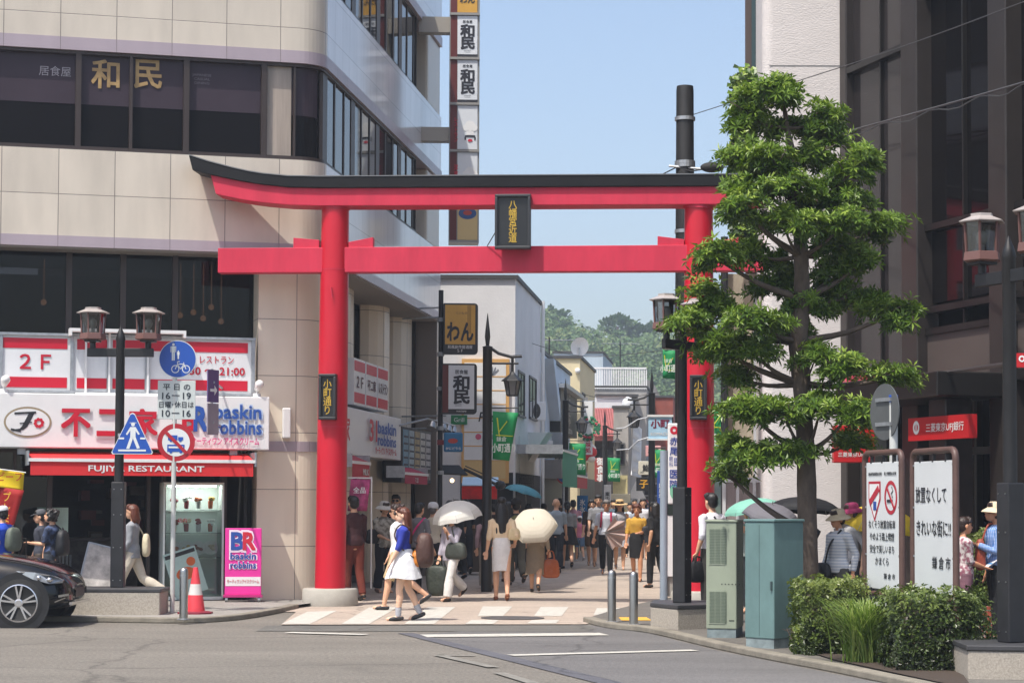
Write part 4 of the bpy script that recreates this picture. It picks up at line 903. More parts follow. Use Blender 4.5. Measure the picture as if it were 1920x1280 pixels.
def wire(name, label, pts, r, twist=False):
    b = MB(); P = arc_pts(pts, 10); b.tube(P, r, 6)
    if twist:
        h = [Vector(p) + Vector((0, .03 * math.sin(i * 1.3), -.05 + .035 * math.cos(i * 1.3))) for i, p in enumerate(P)]; b.tube(h, r * .7, 5)
    tag(b.build(name, mat('cable_grey', (.06, .06, .06), .5), smooth=True), label, 'cable')
wire('overhead_cable', 'upper thin cable from the pole top past the tree to the right', [W(1300, 215, 36), W(1440, 170, 33), W(1680, 92, 29), W(1930, 0, 25)], .007)
wire('overhead_cable', 'thick twisted overhead cable crossing the dark glass front', [W(1350, 312, 35.8), W(1570, 252, 31), W(1760, 200, 27), W(1930, 152, 24)], .014, True)
# ================================================================ lantern lamps on stone planters
LANT = mat('lantern_brown', hexc('6b4b45'), .5, var=.12); LTOP = mat('lantern_cap', hexc('b5aca6'), .35, .3); BULB = mat('bulb_glass', hexc('c9cdc6'), .25)
def lantern_lamp(x, y, zb, label, rot=0.0, h=3.3, boxh=1.45, arm=.46, spread=1.0):
    t = thing('lantern_lamp', label, 'street lamp', (x, y, zb), 'twin lantern lamps of the square', rot)
    M = Matrix.Translation((x, y, zb)) @ Matrix.Rotation(rot, 4, 'Z')
    b = MB(M); b.box(-.09, .09, -.09, .09, 0, boxh); b.build('base_box', mat('lamp_black', (.018, .018, .02), .45, var=.25, vscale=7), t, bevel=.012)
    b = MB(M)
    for z in (.1, .55, 1.0, 1.35):
        for q in (-.05, .05): b.lathe([(.008, 0), (.008, .006)], (0, 0, 0), 6) if False else b.cbox((q, -.093, z), .014, .008, .014)
    b.each('bolt', STEEL, t)
    b = MB(M); b.lathe([(.065, boxh), (.062, h + .1), (.07, h + .12), (.05, h + .2), (.0, h + .32)], n=14); b.build('pole', BLACK, t, smooth=True)
    b = MB(M); b.box(-arm * spread, arm * spread, -.03, .03, h - .12, h); b.build('arm', BLACK, t, bevel=.008)
    for sx in (-1, 1):
        c = sx * .385 * spread; b = MB(M); z = h
        b.tube([(c, 0, z), (c, 0, z + .09)], .042, 10); b.box(c - .1, c + .1, -.1, .1, z + .085, z + .11); b.build('lantern_stem', BLACK, t)
        b = MB(M); b.lathe([(.15, z + .11), (.185, z + .125), (.175, z + .2), (.16, z + .205)], (c, 0, 0), 6, .3); l = b.build('lantern_base', LANT, t)
        b = MB(M); b.lathe([(.15, z + .205), (.165, z + .48)], (c, 0, 0), 6, .3); b.build('lantern_glass', SMOKED, l)
        b = MB(M)
        for k in range(6): a = .3 + k * math.pi / 3; b.bar((c + .155 * math.cos(a), .155 * math.sin(a), z + .2), (c + .17 * math.cos(a), .17 * math.sin(a), z + .49), .018)
        b.build('lantern_post', LANT, l)
        b = MB(M); b.lathe([(.225, z + .48), (.23, z + .49), (.11, z + .54), (.11, z + .565), (.04, z + .57)], (c, 0, 0), 6, .3); b.build('lantern_roof', LTOP, l)
        b = MB(M); b.ell((c, 0, z + .34), (.055, .055, .075), 14, 10); b.tube([(c, 0, z + .205), (c, 0, z + .29)], .025, 8); b.build('bulb', BULB, l, smooth=True)
    return t
def planter(label, poly_, h, cap=.05, soil=True):
    cx = sum(p[0] for p in poly_) / len(poly_); cy_ = sum(p[1] for p in poly_) / len(poly_)
    t = thing('stone_planter', label, 'planter', (cx, cy_, 0), 'granite planters of the square')
    b = MB(); b.prism(poly_, .0, h - cap); b.build('body', GRANITE, t, bevel=.015)
    b = MB(); b.prism([((x - cx) * 1.02 + cx, (y - cy_) * 1.02 + cy_) for x, y in poly_], h - cap, h); b.build('cap', mat('planter_cap', (.045, .045, .048), .5, var=.3), t, bevel=.01)
    return t
a0, a1 = W(150, 1160, 29.1).x, W(299, 1160, 29.1).x
planter('long low granite planter behind the black car under the left lantern lamp', [(a0 - .8, 29.1), (a1, 29.1), (a1, 29.85), (a0 - .8, 29.85)], .42)
lantern_lamp(W(223, 900, 29.5).x, 29.5, .42, 'twin lantern lamp carrying the blue triangular crossing sign')
p0, p1, p2_ = W(1220, 1180, 26.9).x, W(1271, 1188, 26.2).x, W(1330, 1185, 26.6).x
planter('short granite planter with angled corner beside the two steel bollards', [(p0, 26.9), (p1, 26.25), (p2_, 26.55), (p2_ + .05, 27.6), (p0 + .1, 27.7)], .36)
lantern_lamp(W(1279, 900, 26.95).x, 26.95, .36, 'twin lantern lamp half hidden in the tree beside the right gate pillar', R(55))
q0 = W(1815, 1230, 19.1).x
planter('granite planter at the far right edge under the nearest lantern lamp', [(q0, 19.1), (q0 + 1.5, 18.9), (q0 + 1.6, 20.2), (q0 + .05, 20.2)], .36)
lantern_lamp(W(1894, 900, 19.5).x, 19.5, .36, 'nearest and largest twin lantern lamp at the right edge', R(-66), h=3.4, spread=1.05)
# ================================================================ bollards and cone
def bollard():
    t = thing('steel_bollard', 'left of the two steel bollards at the crosswalk, nearer the street', 'bollard', (0, 0, 0), 'steel bollards'); b = MB()
    b.lathe([(.056, 0), (.056, .62), (.052, .65), (.035, .672), (.0, .68)], n=24); b.build('post', STEEL, t, smooth=True)
    b = MB(); b.lathe([(.085, 0), (.085, .012), (.06, .015)], n=20); b.build('foot_plate', GALV, t); b = MB(); b.lathe([(.0575, .57), (.0575, .585)], n=24); b.build('band', GALV, t, smooth=True); return t
bl = bollard(); g = G(1147, 1166, .06); bl.location = (g.x, g.y, .062)
g = G(1188, 1171, .06); dup(bl, (g.x, g.y, .062), 0, 'right of the two steel bollards, nearer the planter')
g = G(344, 1161, .06); dup(bl, (g.x, g.y, .062), 0, 'lone steel bollard standing beside the orange cone')
def cone():
    g = G(366, 1150, .06); t = thing('traffic_cone', 'faded orange red traffic cone with white band beside a bollard', 'traffic cone', (g.x, g.y, .062))
    OR = mat('cone_orange', hexc('d8404a'), .5, var=.12, vscale=6); x, y = g.x, g.y
    b = MB(); b.lathe([(.135, .1), (.12, .2), (.10, .32)], (x, y, 0), 24); b.lathe([(.07, .47), (.038, .66), (.03, .7), (.02, .7)], (x, y, 0), 24); b.each('cone', OR, t, smooth=True)
    b = MB(); b.lathe([(.1, .32), (.07, .47)], (x, y, 0), 24); b.build('band', mat('cone_band', hexc('c9c4c0'), .5, var=.1), t, smooth=True)
    b = MB(); b.lathe([(.25, .062), (.25, .085), (.16, .1), (.13, .1)], (x, y, 0), 8, R(22.5)); b.build('base', mat('cone_base', hexc('7e2233'), .6), t)
cone()
# ================================================================ left road signs
SBLUE = mat('road_sign_blue', hexc('1f4fa8'), .35); SWHITE = mat('road_sign_white', hexc('d8dcdc'), .35); SRED = mat('road_sign_red', hexc('a81e2c'), .35)
def person_icon(b, x, y, h, z, walk=False):
    s = h; disc(b, x, y + s * .43, s * .075, z, 14)
    if not walk:
        poly(b, [(x - s * .11, y + s * .33), (x + s * .11, y + s * .33), (x + s * .09, y - s * .02), (x - s * .09, y - s * .02)], z); rect(b, x - s * .16, x - s * .12, y - s * .02, y + s * .32, z + .0004); rect(b, x + s * .12, x + s * .16, y - s * .02, y + s * .32, z + .0004); rect(b, x - s * .085, x - s * .01, y - s * .5, y - s * .02, z + .0004); rect(b, x + s * .01, x + s * .085, y - s * .5, y - s * .02, z + .0004)
    else:
        poly(b, [(x - s * .10, y + s * .33), (x + s * .10, y + s * .33), (x + s * .1, y - s * .05), (x - s * .1, y - s * .05)], z)
        for p in ([(x - .1 * s, y - .05 * s), (x + .02 * s, y - .05 * s), (x - .13 * s, y - .5 * s), (x - .25 * s, y - .5 * s)], [(x - .02 * s, y - .05 * s), (x + .1 * s, y - .05 * s), (x + .27 * s, y - .47 * s), (x + .16 * s, y - .5 * s)],
                  [(x - .1 * s, y + .33 * s), (x - .04 * s, y + .28 * s), (x - .22 * s, y + .02 * s), (x - .27 * s, y + .06 * s)], [(x + .1 * s, y + .33 * s), (x + .05 * s, y + .26 * s), (x + .2 * s, y + .03 * s), (x + .26 * s, y + .06 * s)]): poly(b, p, z + .0004)
        rect(b, x - s * .13, x + s * .13, y + s * .48, y + s * .5, z + .0006)
def road_signs():
    d = 29.7; M = facing(325, 900, d); g = G(322, 1158, .06)
    t = thing('road_sign_post', 'white post with blue round sign, times plate and red rimmed round sign', 'road sign', (M.translation.x, d, .06))
    at = lambda px, py: P2(px, py, M)
    b = MB(M); x = at(322, 1158); b.tube([(x[0], -1.62 + .06 - M.translation.z + 1.62, -.03), (at(328, 640)[0], at(328, 640)[1], -.03)], .033, 14); b.build('post', mat('white_post', hexc('c4c6c2'), .4, var=.06), t, smooth=True)
    (x, y) = at(333, 673); r = .262
    b = MB(M); b.tube([(x, y, -.01), (x, y, 0)], r, 36); p = b.build('round_plate', SWHITE, t); b = MB(M); disc(b, x, y, r * .965, .003, 36); b.build('round_face', SBLUE, p)
    b = MB(M); person_icon(b, x - .06, y + .1, .24, .006); person_icon(b, x + .01, y + .06, .12, .007)
    for wx in (-.03, .12): ring(b, x + wx, y - .14, .045, .056, .006, 20)
    for a, c in (((-.03, -.14), (0, -.07)), ((0, -.07), (.09, -.07)), ((.09, -.07), (.12, -.14)), ((0, -.07), (.045, -.14)), ((.045, -.14), (.09, -.07)), ((.0, -.07), (.0, -.035)), ((.0, -.035), (.03, -.035)), ((.09, -.07), (.085, -.045))): b.bar((x + a[0], y + a[1], .007), (x + c[0], y + c[1], .007), .01, .002)
    b.build('symbol', SWHITE, p)
    (xa, yb), (xb, ya) = at(296, 713), at(366, 786); b = MB(M); b.box(xa, xb, ya, yb, -.01, 0); p = b.build('times_plate', mat('plate_grey_white', hexc('bfc6c4'), .4), t, bevel=.004)
    cx, hh = (xa + xb) / 2, (yb - ya)
    I = mat('road_sign_ink', hexc('1d2430'), .5)
    for i, (s_, ww, sz) in enumerate((('平 日 の', .38, .085), ('16－19', .40, .09), ('日曜･休日は', .48, .085), ('10－16', .40, .09))): text(s_, M, I, p, w=ww, h=sz, x=cx, y=yb - hh * (.17 + .225 * i), bold=.02)
    (x, y) = at(330, 829); b = MB(M); b.tube([(x, y, -.01), (x, y, 0)], r, 36); p = b.build('prohibition_plate', SRED, t); b = MB(M); disc(b, x, y, r * .74, .003, 32); b.build('prohibition_face', SWHITE, p)
    b = MB(M); b.box(x - .11, x + .02, y + .03, y + .1, .004, .007); b.box(x + .03, x + .1, y + .03, y + .075, .004, .007); disc(b, x - .07, y + .03, .022, .008); disc(b, x + .06, y + .03, .022, .008)
    b.box(x - .12, x + .12, y - .13, y - .03, .004, .007); disc(b, x - .07, y - .13, .022, .008); disc(b, x + .07, y - .13, .022, .008); b.build('symbol', SBLUE, p)
    b = MB(M); b.box(x - .1, x + .1, y - .08, y - .055, .009, .0095); b.build('bus_window', SWHITE, p)
    b = MB(M); b.bar((x - .155, y + .155, .012), (x + .155, y - .155, .012), .045, .003); b.build('slash', SRED, p)
road_signs()
def crossing_sign():
    d = 29.25; M = facing(248, 815, d); t = thing('crossing_sign', 'blue triangular pedestrian crossing sign fixed to the left lantern lamp', 'road sign', M.translation)
    tri = lambda s: [(q[0] * s, -.02 + q[1] * s) for q in ((-.285, -.22), (-.27, -.245), (.27, -.245), (.285, -.22), (.03, .31), (0, .325), (-.03, .31))]
    b = MB(M); b.prism(tri(1), -.012, 0); b.build('plate', SWHITE, t); b = MB(M); poly(b, tri(.95), .003); b.build('face', SBLUE, t)
    b = MB(M); person_icon(b, .01, -.01, .36, .006, True); rect(b, -.19, .19, -.225, -.2, .006); rect(b, -.18, -.11, -.06, -.035, .0062); rect(b, .11, .18, -.06, -.035, .0062); b.build('symbol', SWHITE, t)
    b = MB(M); b.box(-.2, .0, -.02, .02, -.04, -.012); b.build('bracket', GALV, t)
crossing_sign()
def edge_sign():
    M = facing(400, 754, 31.8, R(60)); t = thing('notice_sign', 'narrow purple and grey notice plate seen nearly edge on beside the ice cream lettering', 'sign', M.translation)
    k = 1 / S(31.8); b = MB(M); b.box(-.13, .13, -61 * k, -2 * k, -.02, 0); b.build('lower_plate', mat('notice_grey', hexc('8f8793'), .4, var=.15), t); b = MB(M); b.box(-.13, .13, 0, 61 * k, -.02, 0); b.build('upper_plate', mat('notice_purple', hexc('5a4878'), .4), t)
    b = MB(M); poly(b, [(-.08, .2), (.02, .2), (.02, .26), (.09, .18), (.02, .1), (.02, .16), (-.08, .16)], .003); b.build('arrow', SWHITE, t)
    b = MB(M); b.tube([(0, -.4, -.03), (0, .5, -.03)], .02, 8); q = frame(M.translation); b.M = None
    c = M.translation; b.tube([(c.x, c.y, c.z - .3), (c.x - .1, c.y + 1.7, c.z - .3)], .018, 8); b.tube([(c.x, c.y, c.z + .3), (c.x - .1, c.y + 1.7, c.z + .3)], .018, 8); b.build('bracket', GALV, t)
edge_sign()
# ================================================================ bank building (right)
BO = W(1578, 900, 32.3); BGF = frame((BO.x, BO.y, 0), (.295, -1, 0)); BWF = frame((0, 32.3, 0))
STUC = mat('white_stucco', hexc('cfc9c6'), .8, var=.05, vscale=1.5, bump=.5, bscale=26, stretch=(1, 1, 3))
def bank():
    t = thing('bank_building', 'bank building with plain white end wall and tall dark bronze glass front', 'building', (BO.x + 1, 33, 0))
    x0 = W(1431, 900, 32.3).x; r = .16; P = [(x0 + .3, 36.2), (x0 + .03, 32.3 + r)]
    for i in range(7): a = R(180 + 15 * i); P.append((x0 + r + .005 + r * math.cos(a), 32.3 + r + r * math.sin(a)))
    P.append((BO.x, 32.3))
    b = MB(); b.ribbon(P, 0, 14, .25); b.build('wall', STUC, t, smooth=True)
    j = MB(BWF); j.box(x0 + .1, BO.x, 8.27, 8.285, 0, .004); j.build('joint', mat('joint_grey', (.2, .2, .2), .8), t)
    M = BGF; u = lambda px: P2(px, 500, M)[0]
    BR = mat('bank_bronze', (.038, .031, .028), .42, .25, var=.15, vscale=3); BRD = mat('bank_dark_frame', (.016, .014, .013), .4, .3)
    PALE = mat('bank_grey_pane', (.027, .023, .023), .1, var=.2, vscale=.8, spec=.28)
    DK = mat('bank_dark_glass', (.006, .005, .005), .05, spec=.22)
    b = MB(M)
    for pa, pb, z in ((1578, 1590, .03), (1706, 1736, .14), (1871, 1905, .14), (2040, 2080, .14)): b.box(u(pa), u(pb), 0, 14, -.2, z)
    b.build('column', BR, t, bevel=.02)
    b = MB(M); b.box(u(1590), u(1706), 3.3, 14, -.12, -.1); b.build('window_glass', PALE, t)
    b = MB(M); b.box(u(1736), u(1871), 4.4, 14, -.12, -.1); b.box(u(1905), u(2040), 4.4, 14, -.12, -.1); b.box(u(1590), u(2300), .05, 3.3, -.7, -.65); b.build('window_glass', DK, t)
    b = MB(M); b.box(u(1736), u(1871), 3.3, 4.0, -.1, -.02); b.box(u(1905), u(2040), 3.3, 4.0, -.1, -.02); b.build('spandrel', mat('bank_spandrel', (.085, .066, .058), .5, var=.1), t)
    b = MB(M)
    for pa, pb in ((1590, 1706), (1736, 1871), (1905, 2040)):
        c = (u(pa) + u(pb)) / 2; b.box(c - .02, c + .02, 3.3, 14, -.1, -.04)
        zs = (8.15, 10.6, 13) if pa == 1590 else (4.0, 4.3, 5.45, 8.75, 10.4, 13)
        for z in zs: b.box(u(pa), u(pb), z - .045, z + .045, -.1, .02)
    b.box(u(1590), u(2100), 3.2, 3.34, -.3, .05); b.build('mullion', BRD, t)
    # ground floor entrance
    b = MB(M)
    for px in (1600, 1650, 1700, 1760, 1795, 1880, 1905): b.box(u(px) - .03, u(px) + .03, .05, 3.2, -.65, -.55)
    b.box(u(1590), u(2100), 2.3, 2.4, -.65, -.55); b.build('entrance_frame', BR, t)
    b = MB(M); b.box(u(1700), u(1900), 2.98, 3.30, 0, 1.1); b.build('canopy', BRD, t, bevel=.02)
    q = MB(M); q.box(u(1835), u(1868), .05, 2.98, .35, .75); q.build('entrance_pillar', mat('bank_pillar', (.03, .02, .018), .35, var=.3), t, bevel=.02)
    b = MB(); P = [(BO.x + .2, 33), (x0 + .35, 33), (x0 + .5, 40), (BO.x + 12, 40), (BO.x + 3, 22), (BO.x + 2.6, 22)]; b.prism([(p[0], p[1]) for p in reversed(P)], 13.8, 14); b.build('roof', CONC, t)
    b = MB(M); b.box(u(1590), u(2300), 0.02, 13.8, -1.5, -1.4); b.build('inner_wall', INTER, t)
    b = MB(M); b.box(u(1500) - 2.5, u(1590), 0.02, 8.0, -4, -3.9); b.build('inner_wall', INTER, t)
    # projecting grey slab with pink end, and red light boxes
    REDS = mat('bank_red_sign', hexc('b8161c'), .45); PK = mat('bank_pink_end', hexc('d04a60'), .5)
    F = facing(1610, 762, 31.0, 0); (xa, yb), (xb, ya) = P2(1586, 724, F), P2(1660, 800, F); 
    b = MB(F); b.box(xa, xb, ya, yb, -.3, 0); b.build('slab', mat('slab_grey', hexc('6a6462'), .6), t); (xa, yb2), (xb, _) = P2(1586, 704, F), P2(1640, 724, F); b = MB(F); b.box(xa, xb, yb, yb2, -.3, .01); b.build('slab_edge', PK, t)
    F = facing(1601, 832, 30.6, -.05); s = thing('bank_sign', 'red square bank lightbox beside the white wall behind the tree', 'sign', F.translation)
    (xa, yb), (xb, ya) = P2(1563, 797, F), P2(1640, 867, F); b = MB(F); b.box(xa, xb, ya, yb, -.25, 0); b.build('panel', REDS, s, bevel=.01); cx = (xa + xb) / 2 - .02
    text('MUFG', F, WHITE, s, w=.17, x=cx + .02, y=ya + .26, bold=.03); text('三菱東京UFJ銀行', F, WHITE, s, w=.52, x=cx + .05, y=ya + .11, bold=.01)
    b = MB(F); ring(b, cx + .02, ya + .4, .035, .06, .004, 20); b.build('emblem', WHITE, s)
    zf = .9; N = M.copy(); N.translation = M @ Vector((0, 0, zf)); s = thing('bank_sign', 'long red bank sign with white characters over the dark entrance', 'sign', N @ Vector((2, 2.6, 0)))
    (xa, yb), (xb, ya) = P2(1703, 795, N), P2(1816, 828, N); ya, yb = 2.44, 2.74; b = MB(N); b.box(xa, xb, ya, yb, -.12, 0); b.build('panel', REDS, s); cx = (xa + xb) / 2
    text('三菱東京UFJ銀行', N, WHITE, s, w=(xb - xa) * .62, h=.13, x=cx + (xb - xa) * .12, y=(ya + yb) / 2, bold=.01); b = MB(N); ring(b, xa + (xb - xa) * .14, (ya + yb) / 2 + .02, .05, .09, .003, 20); rect(b, xa + (xb - xa) * .14 - .015, xa + (xb - xa) * .14 + .015, (ya + yb) / 2 - .04, (ya + yb) / 2 + .08, .004); b.build('emblem', WHITE, s)
    F = facing(1916, 675, 22.5, 0); s = thing('bank_sign', 'small red bank sign at the right edge beside the lamp pole', 'sign', F.translation); b = MB(F); b.box(-.06, .4, -.075, .075, -.1, 0); b.build('panel', REDS, s); b = MB(F); ring(b, 0, .015, .018, .035, .003, 16); b.build('emblem', WHITE, s)
    b = MB(F); b.tube([(.1, 0, -.1), (.2, .2, -6)], .03, 6); b.build('arm', BRD, s)
bank()
# ================================================================ other buildings of the street
SD = Vector((.1015, 1)).normalized()
def house(name, label, px0, px1, ytop, d, L, m, zt=None, roofm=None, cat='building', par=.0, roof=True):
    a, c = W(px0, 900, d), W(px1, 900, d); z = zt or W(px1, ytop, d).z
    t = thing(name, label, cat, ((a.x + c.x) / 2, d, 0))
    e = Vector((c.x, d)) + SD * L; f = Vector((a.x, d)) + SD * L
    b = MB(); b.prism([(a.x, d), (c.x, d), tuple(e), tuple(f)], 0, z); b.build('wall', m, t)
    if roof:
        b = MB(); q = .06; b.prism([(a.x - q, d - q), (c.x + q, d - q), (e.x + q, e.y + q), (f.x - q, f.y + q)], z, z + .09); b.build('roof', roofm or mat('roof_edge', (.06, .06, .06), .6), t)
    return t, frame((c.x, d, 0), (*SD, 0)), frame((0, d, 0)), z
def win(t, M, px0, py0, px1, py1, m=None, fw=.05, dep=.0, bars=1):
    (xa, yb), (xb, ya) = P2(px0, py0, M), P2(px1, py1, M)
    f = MB(M); z0, z1 = -.02, .035
    f.box(xa, xb, yb - fw, yb, z0, z1); f.box(xa, xb, ya, ya + fw, z0, z1 + .03); f.box(xa, xa + fw, ya + fw, yb - fw, z0, z1); f.box(xb - fw, xb, ya + fw, yb - fw, z0, z1)
    for k in range(bars): x = xa + (xb - xa) * (k + 1) / (bars + 1); f.box(x - .02, x + .02, ya + fw, yb - fw, z0, z1 - .01)
    w_ = f.build('window', m or mat('window_frame_grey', (.1, .1, .1), .5), t)
    g = MB(M); g.box(xa + fw, xb - fw, ya + fw, yb - fw, -.01, .012); g.build('pane', DGLASS, w_); return w_
GREYW = mat('pale_render', hexc('dedddd'), .85, var=.1, vscale=.7, bump=.2, bscale=20); BLUEW = mat('pale_blue_render', hexc('c6d6e6'), .8, var=.08, vscale=.8)
CREAMW = mat('cream_render', hexc('d6c8a4'), .85, var=.06, vscale=.8); CONCW = mat('stained_concrete', hexc('a19d98'), .9, var=.3, vscale=.6, stretch=(2, 2, .5)); WHITEW = mat('white_siding', hexc('cfd1d2'), .7, var=.05)
t, HS, HF, z = house('grey_building', 'pale grey rendered building with a tenant board on its front beyond the cream building', 790, 965, 523, 50, 6.8, GREYW)
win(t, HS, 970.5, 693, 982, 785); win(t, HS, 991.5, 703, 1004, 790)
b = MB(HF); xa, xb = W(866, 700, 50).x, W(955, 700, 50).x; z1, z0 = W(900, 673, 50).z, W(900, 905, 50).z
b.box(xa, xb, z0, z1, 0, .08); bd = b.build('tenant_board', mat('board_orange', hexc('d9a966'), .5), t)
b = MB(HF); zz0 = W(900, 862, 50).z; b.box(xa + .06, xb - .08, zz0, z1 - .09, .08, .09); b.build('board_face', WHITE, bd)
b = MB(HF); b.box(xa + .06, xb - .08, z0 + .1, zz0 - .02, .08, .088); b.build('board_base', mat('board_pale_orange', hexc('d8b87c'), .5), bd)
b = MB(HF)
for k in range(1, 7): zk = zz0 + (z1 - .09 - zz0) * k / 7; b.box(xa + .06, xb - .08, zk - .012, zk + .012, .09, .095)
b.box((xa + xb) / 2 - .01, (xa + xb) / 2 + .01, zz0, z1 - .09, .09, .094); b.build('board_line', bd.data.materials[0], bd)
text('Pouri', HF, INK, bd, w=.55, h=.22, x=xb - .42, y=W(0, 778, 50).z, z=.1, bold=.02, slant=.2); text('金庫屋', HF, mat('board_grey_ink', hexc('777c84'), .5), bd, w=.36, x=xb - .4, y=W(0, 815, 50).z, z=.1)
b = MB(HF); disc(b, xb - .72, W(0, 815, 50).z, .07, .1, 16); b.build('emblem', mat('board_pink', hexc('cc5a78'), .5), bd)
b = MB(HF); xg = W(861, 787, 50).x; zg = W(861, 787, 50).z; b.box(xg - .19, xg + .19, zg - .11, zg + .11, .09, .11); p_ = b.build('green_plate', mat('board_green', hexc('1d7a4a'), .5), bd); text('Grill', HF, WHITE, p_, w=.24, x=xg, y=zg, z=.114)
b = MB(HF)
for k in range(5): a = -.8 + .4 * k; b.bar((xb - .4, W(0, 700, 50).z, .1), (xb - .4 + .2 * math.sin(a), W(0, 700, 50).z + .2 * math.cos(a), .1), .02, .006)
b.build('leaf_emblem', MATS['board_grey_ink'], bd)
b = MB(HS); b.box(1.0, 4.5, 2.0, 3.2, -.3, .02); 
b.add([(3.2, 2.6, 0), (4.8, 2.6, 0), (4.8, 3.35, .5), (3.2, 3.35, .5), (3.2, 3.35, 0), (4.8, 3.35, 0)], [(0, 3, 2, 1), (3, 4, 5, 2), (0, 4, 3), (1, 2, 5)]); b.build('bay', GREYW, t)
b = MB(HS); b.tube([(6.6, 0, .08), (6.6, z + .1, .08)], .05, 8); b.build('drainpipe', WHITE, t)
sfm = MB(HS); sfm.box(.2, 6.6, .05, 2.3, -.02, .02); sfm.build('shopfront', INTER, t); sfm = MB(HF); sfm.box(-1.2, W(962, 900, 50).x, .05, 2.3, -.02, .02); sfm.build('shopfront', INTER, t)
awning('side_awning', 'green striped awning on the side of the pale grey building', HS, .4, 5.2, 1.98, 2.85, 1.1, '3f8f72', '', 0)
t2 = thing('market_stall', 'small street stall with red cloth and pale striped roof under the tenant board', 'stall', (W(900, 900, 47).x, 47, 0))
F = facing(898, 905, 46.8, 0); k = 1 / S(46.8)
b = MB(F); b.box(-32 * k, 34 * k, -30 * k, -4 * k, -.02, 0); b.build('cloth', mat('stall_red', hexc('d6231f'), .8, var=.3, vscale=5), t2)
b = MB(F); b.add([(-32 * k, -4 * k, .02), (36 * k, -4 * k, .02), (36 * k, 12 * k, -.9), (-32 * k, 12 * k, -.9)], [(0, 1, 2, 3)]); o = b.build('stall_roof', mat('stall_pale_blue', hexc('b5cfe0'), .7, var=.1), t2); o.modifiers.new('s', 'SOLIDIFY').thickness = .02
b = MB(F); b.box(-30 * k, 30 * k, -1.95, -1.0, -.9, -.2); b.build('counter', mat('stall_counter', (.1, .07, .05), .7), t2)
b = MB(F)
for x in (-31, 33): b.tube([(x * k, -2.0, -.05), (x * k, -4 * k, -.05)], .02, 8)
b.each('leg', DARKIRON, t2)
t2 = thing('canvas_shade', 'dark folding canvas shade arm with a glowing bulb above the red stall', 'shade', (W(860, 900, 44).x, 44, 2.4)); F = facing(880, 885, 44, 0); k = 1 / S(44)
b = MB(F); b.add([(-52 * k, 14 * k, -.3), (-20 * k, 14 * k, -.3), (-2 * k, -4 * k, .5), (-52 * k, -2 * k, .5)], [(0, 3, 2, 1)]); o = b.build('canvas', mat('canvas_black', (.015, .015, .016), .8), t2); o.modifiers.new('s', 'SOLIDIFY').thickness = .03
b = MB(F); b.tube([(-10 * k, 6 * k, 0), (20 * k, -8 * k, .1), (62 * k, -28 * k, .2)], .035, 6); b.tube([(-8 * k, 12 * k, 0), (60 * k, -18 * k, .2)], .012, 5); b.ell((58 * k, -24 * k, .2), (.12, .1, .14), 8, 6); b.build('arm', BLACK, t2)
b = MB(F); b.ell((-31 * k, -16 * k, .5), (.045, .045, .06), 10, 8); b.build('bulb', mat('warm_bulb', (1, .8, .5), .4, emit=(1, .72, .4), estr=2.5), t2)
t, HS, HF, z = house('blue_building', 'pale blue building with a slanting fin and tall black restaurant board', 1000, 1013, 660, 57.2, 10.8, BLUEW)
(xa, yb), (xb, ya) = P2(1031, 727, HS), P2(1064, 822, HS); b = MB(HS); b.box(xa, xb, ya, yb, .0, .3); bd = b.build('black_board', mat('board_black', (.022, .02, .02), .5), t)
b = MB(HS); b.box(xa - .2, xb + .3, yb, yb + .12, 0, .5); b.build('board_hood', GALV, bd)
text(vert('なるとや'), frame(HS @ Vector(((xa + xb) / 2, (ya + yb) / 2 + .2, .31)), (*SD, 0)), mat('board_ivory', hexc('b9ada0'), .5), bd, w=.8, h=1.1); text('NARUTO-YA', frame(HS @ Vector(((xa + xb) / 2, ya + .12, .31)), (*SD, 0)), WHITE, bd, w=2.2, h=.14)
(xa, yb), (xb, ya) = P2(1017, 672, HS), P2(1038, 850, HS); b = MB(HS); b.add([(xa, yb, 0), (xa + .8, yb, 0), (xb + .8, ya, 0), (xb, ya, 0), (xa, yb, .3), (xa + .8, yb, .3), (xb + .8, ya, .3), (xb, ya, .3)], [(4, 5, 6, 7), (0, 3, 2, 1), (0, 1, 5, 4), (1, 2, 6, 5), (2, 3, 7, 6), (3, 0, 4, 7)]); b.build('fin', BLUEW, t)
win(t, HS, 1014, 700, 1019, 820); b = MB(HS); b.box(.2, 10.6, .05, 2.25, -.02, .02); b.build('shopfront', mat('shopfront_dark', (.04, .035, .03), .4, var=.6, vscale=2), t)
b = MB(HS); b.box(.2, 10.4, 2.25, 2.75, 0, .55); b.build('shop_hood', mat('hood_grey', hexc('6f6c69'), .6, var=.15), t)
b = MB(HS)
for u in (2.5, 4.6, 6.8): b.box(u, u + 1.0, 4.3, 5.2, .0, .03)
b.each('vent_panel', mat('vent_blue', hexc('93a4b4'), .6), t)
awning('side_awning', 'small red and white awning low on the pale blue building', HS, 1.0, 5.5, 2.0, 2.35, .9, 'a8323a', '', 0)
t, HS, HF, z = house('cream_house', 'plain cream building with a dark roof edge beyond the blue building', 1030, 1087, 672, 68.5, 7.6, CREAMW)
win(t, HS, 1091, 735, 1096, 800); b = MB(HS); b.box(.1, 7.4, .05, 2.4, -.02, .02); b.build('shopfront', MATS['shopfront_dark'], t)
b = MB(HF); c = W(1083, 695, 68.5); b.ell((c.x, c.z, .05), (.09, .09, .09), 10, 8); b.build('globe_lamp', WHITE, t)
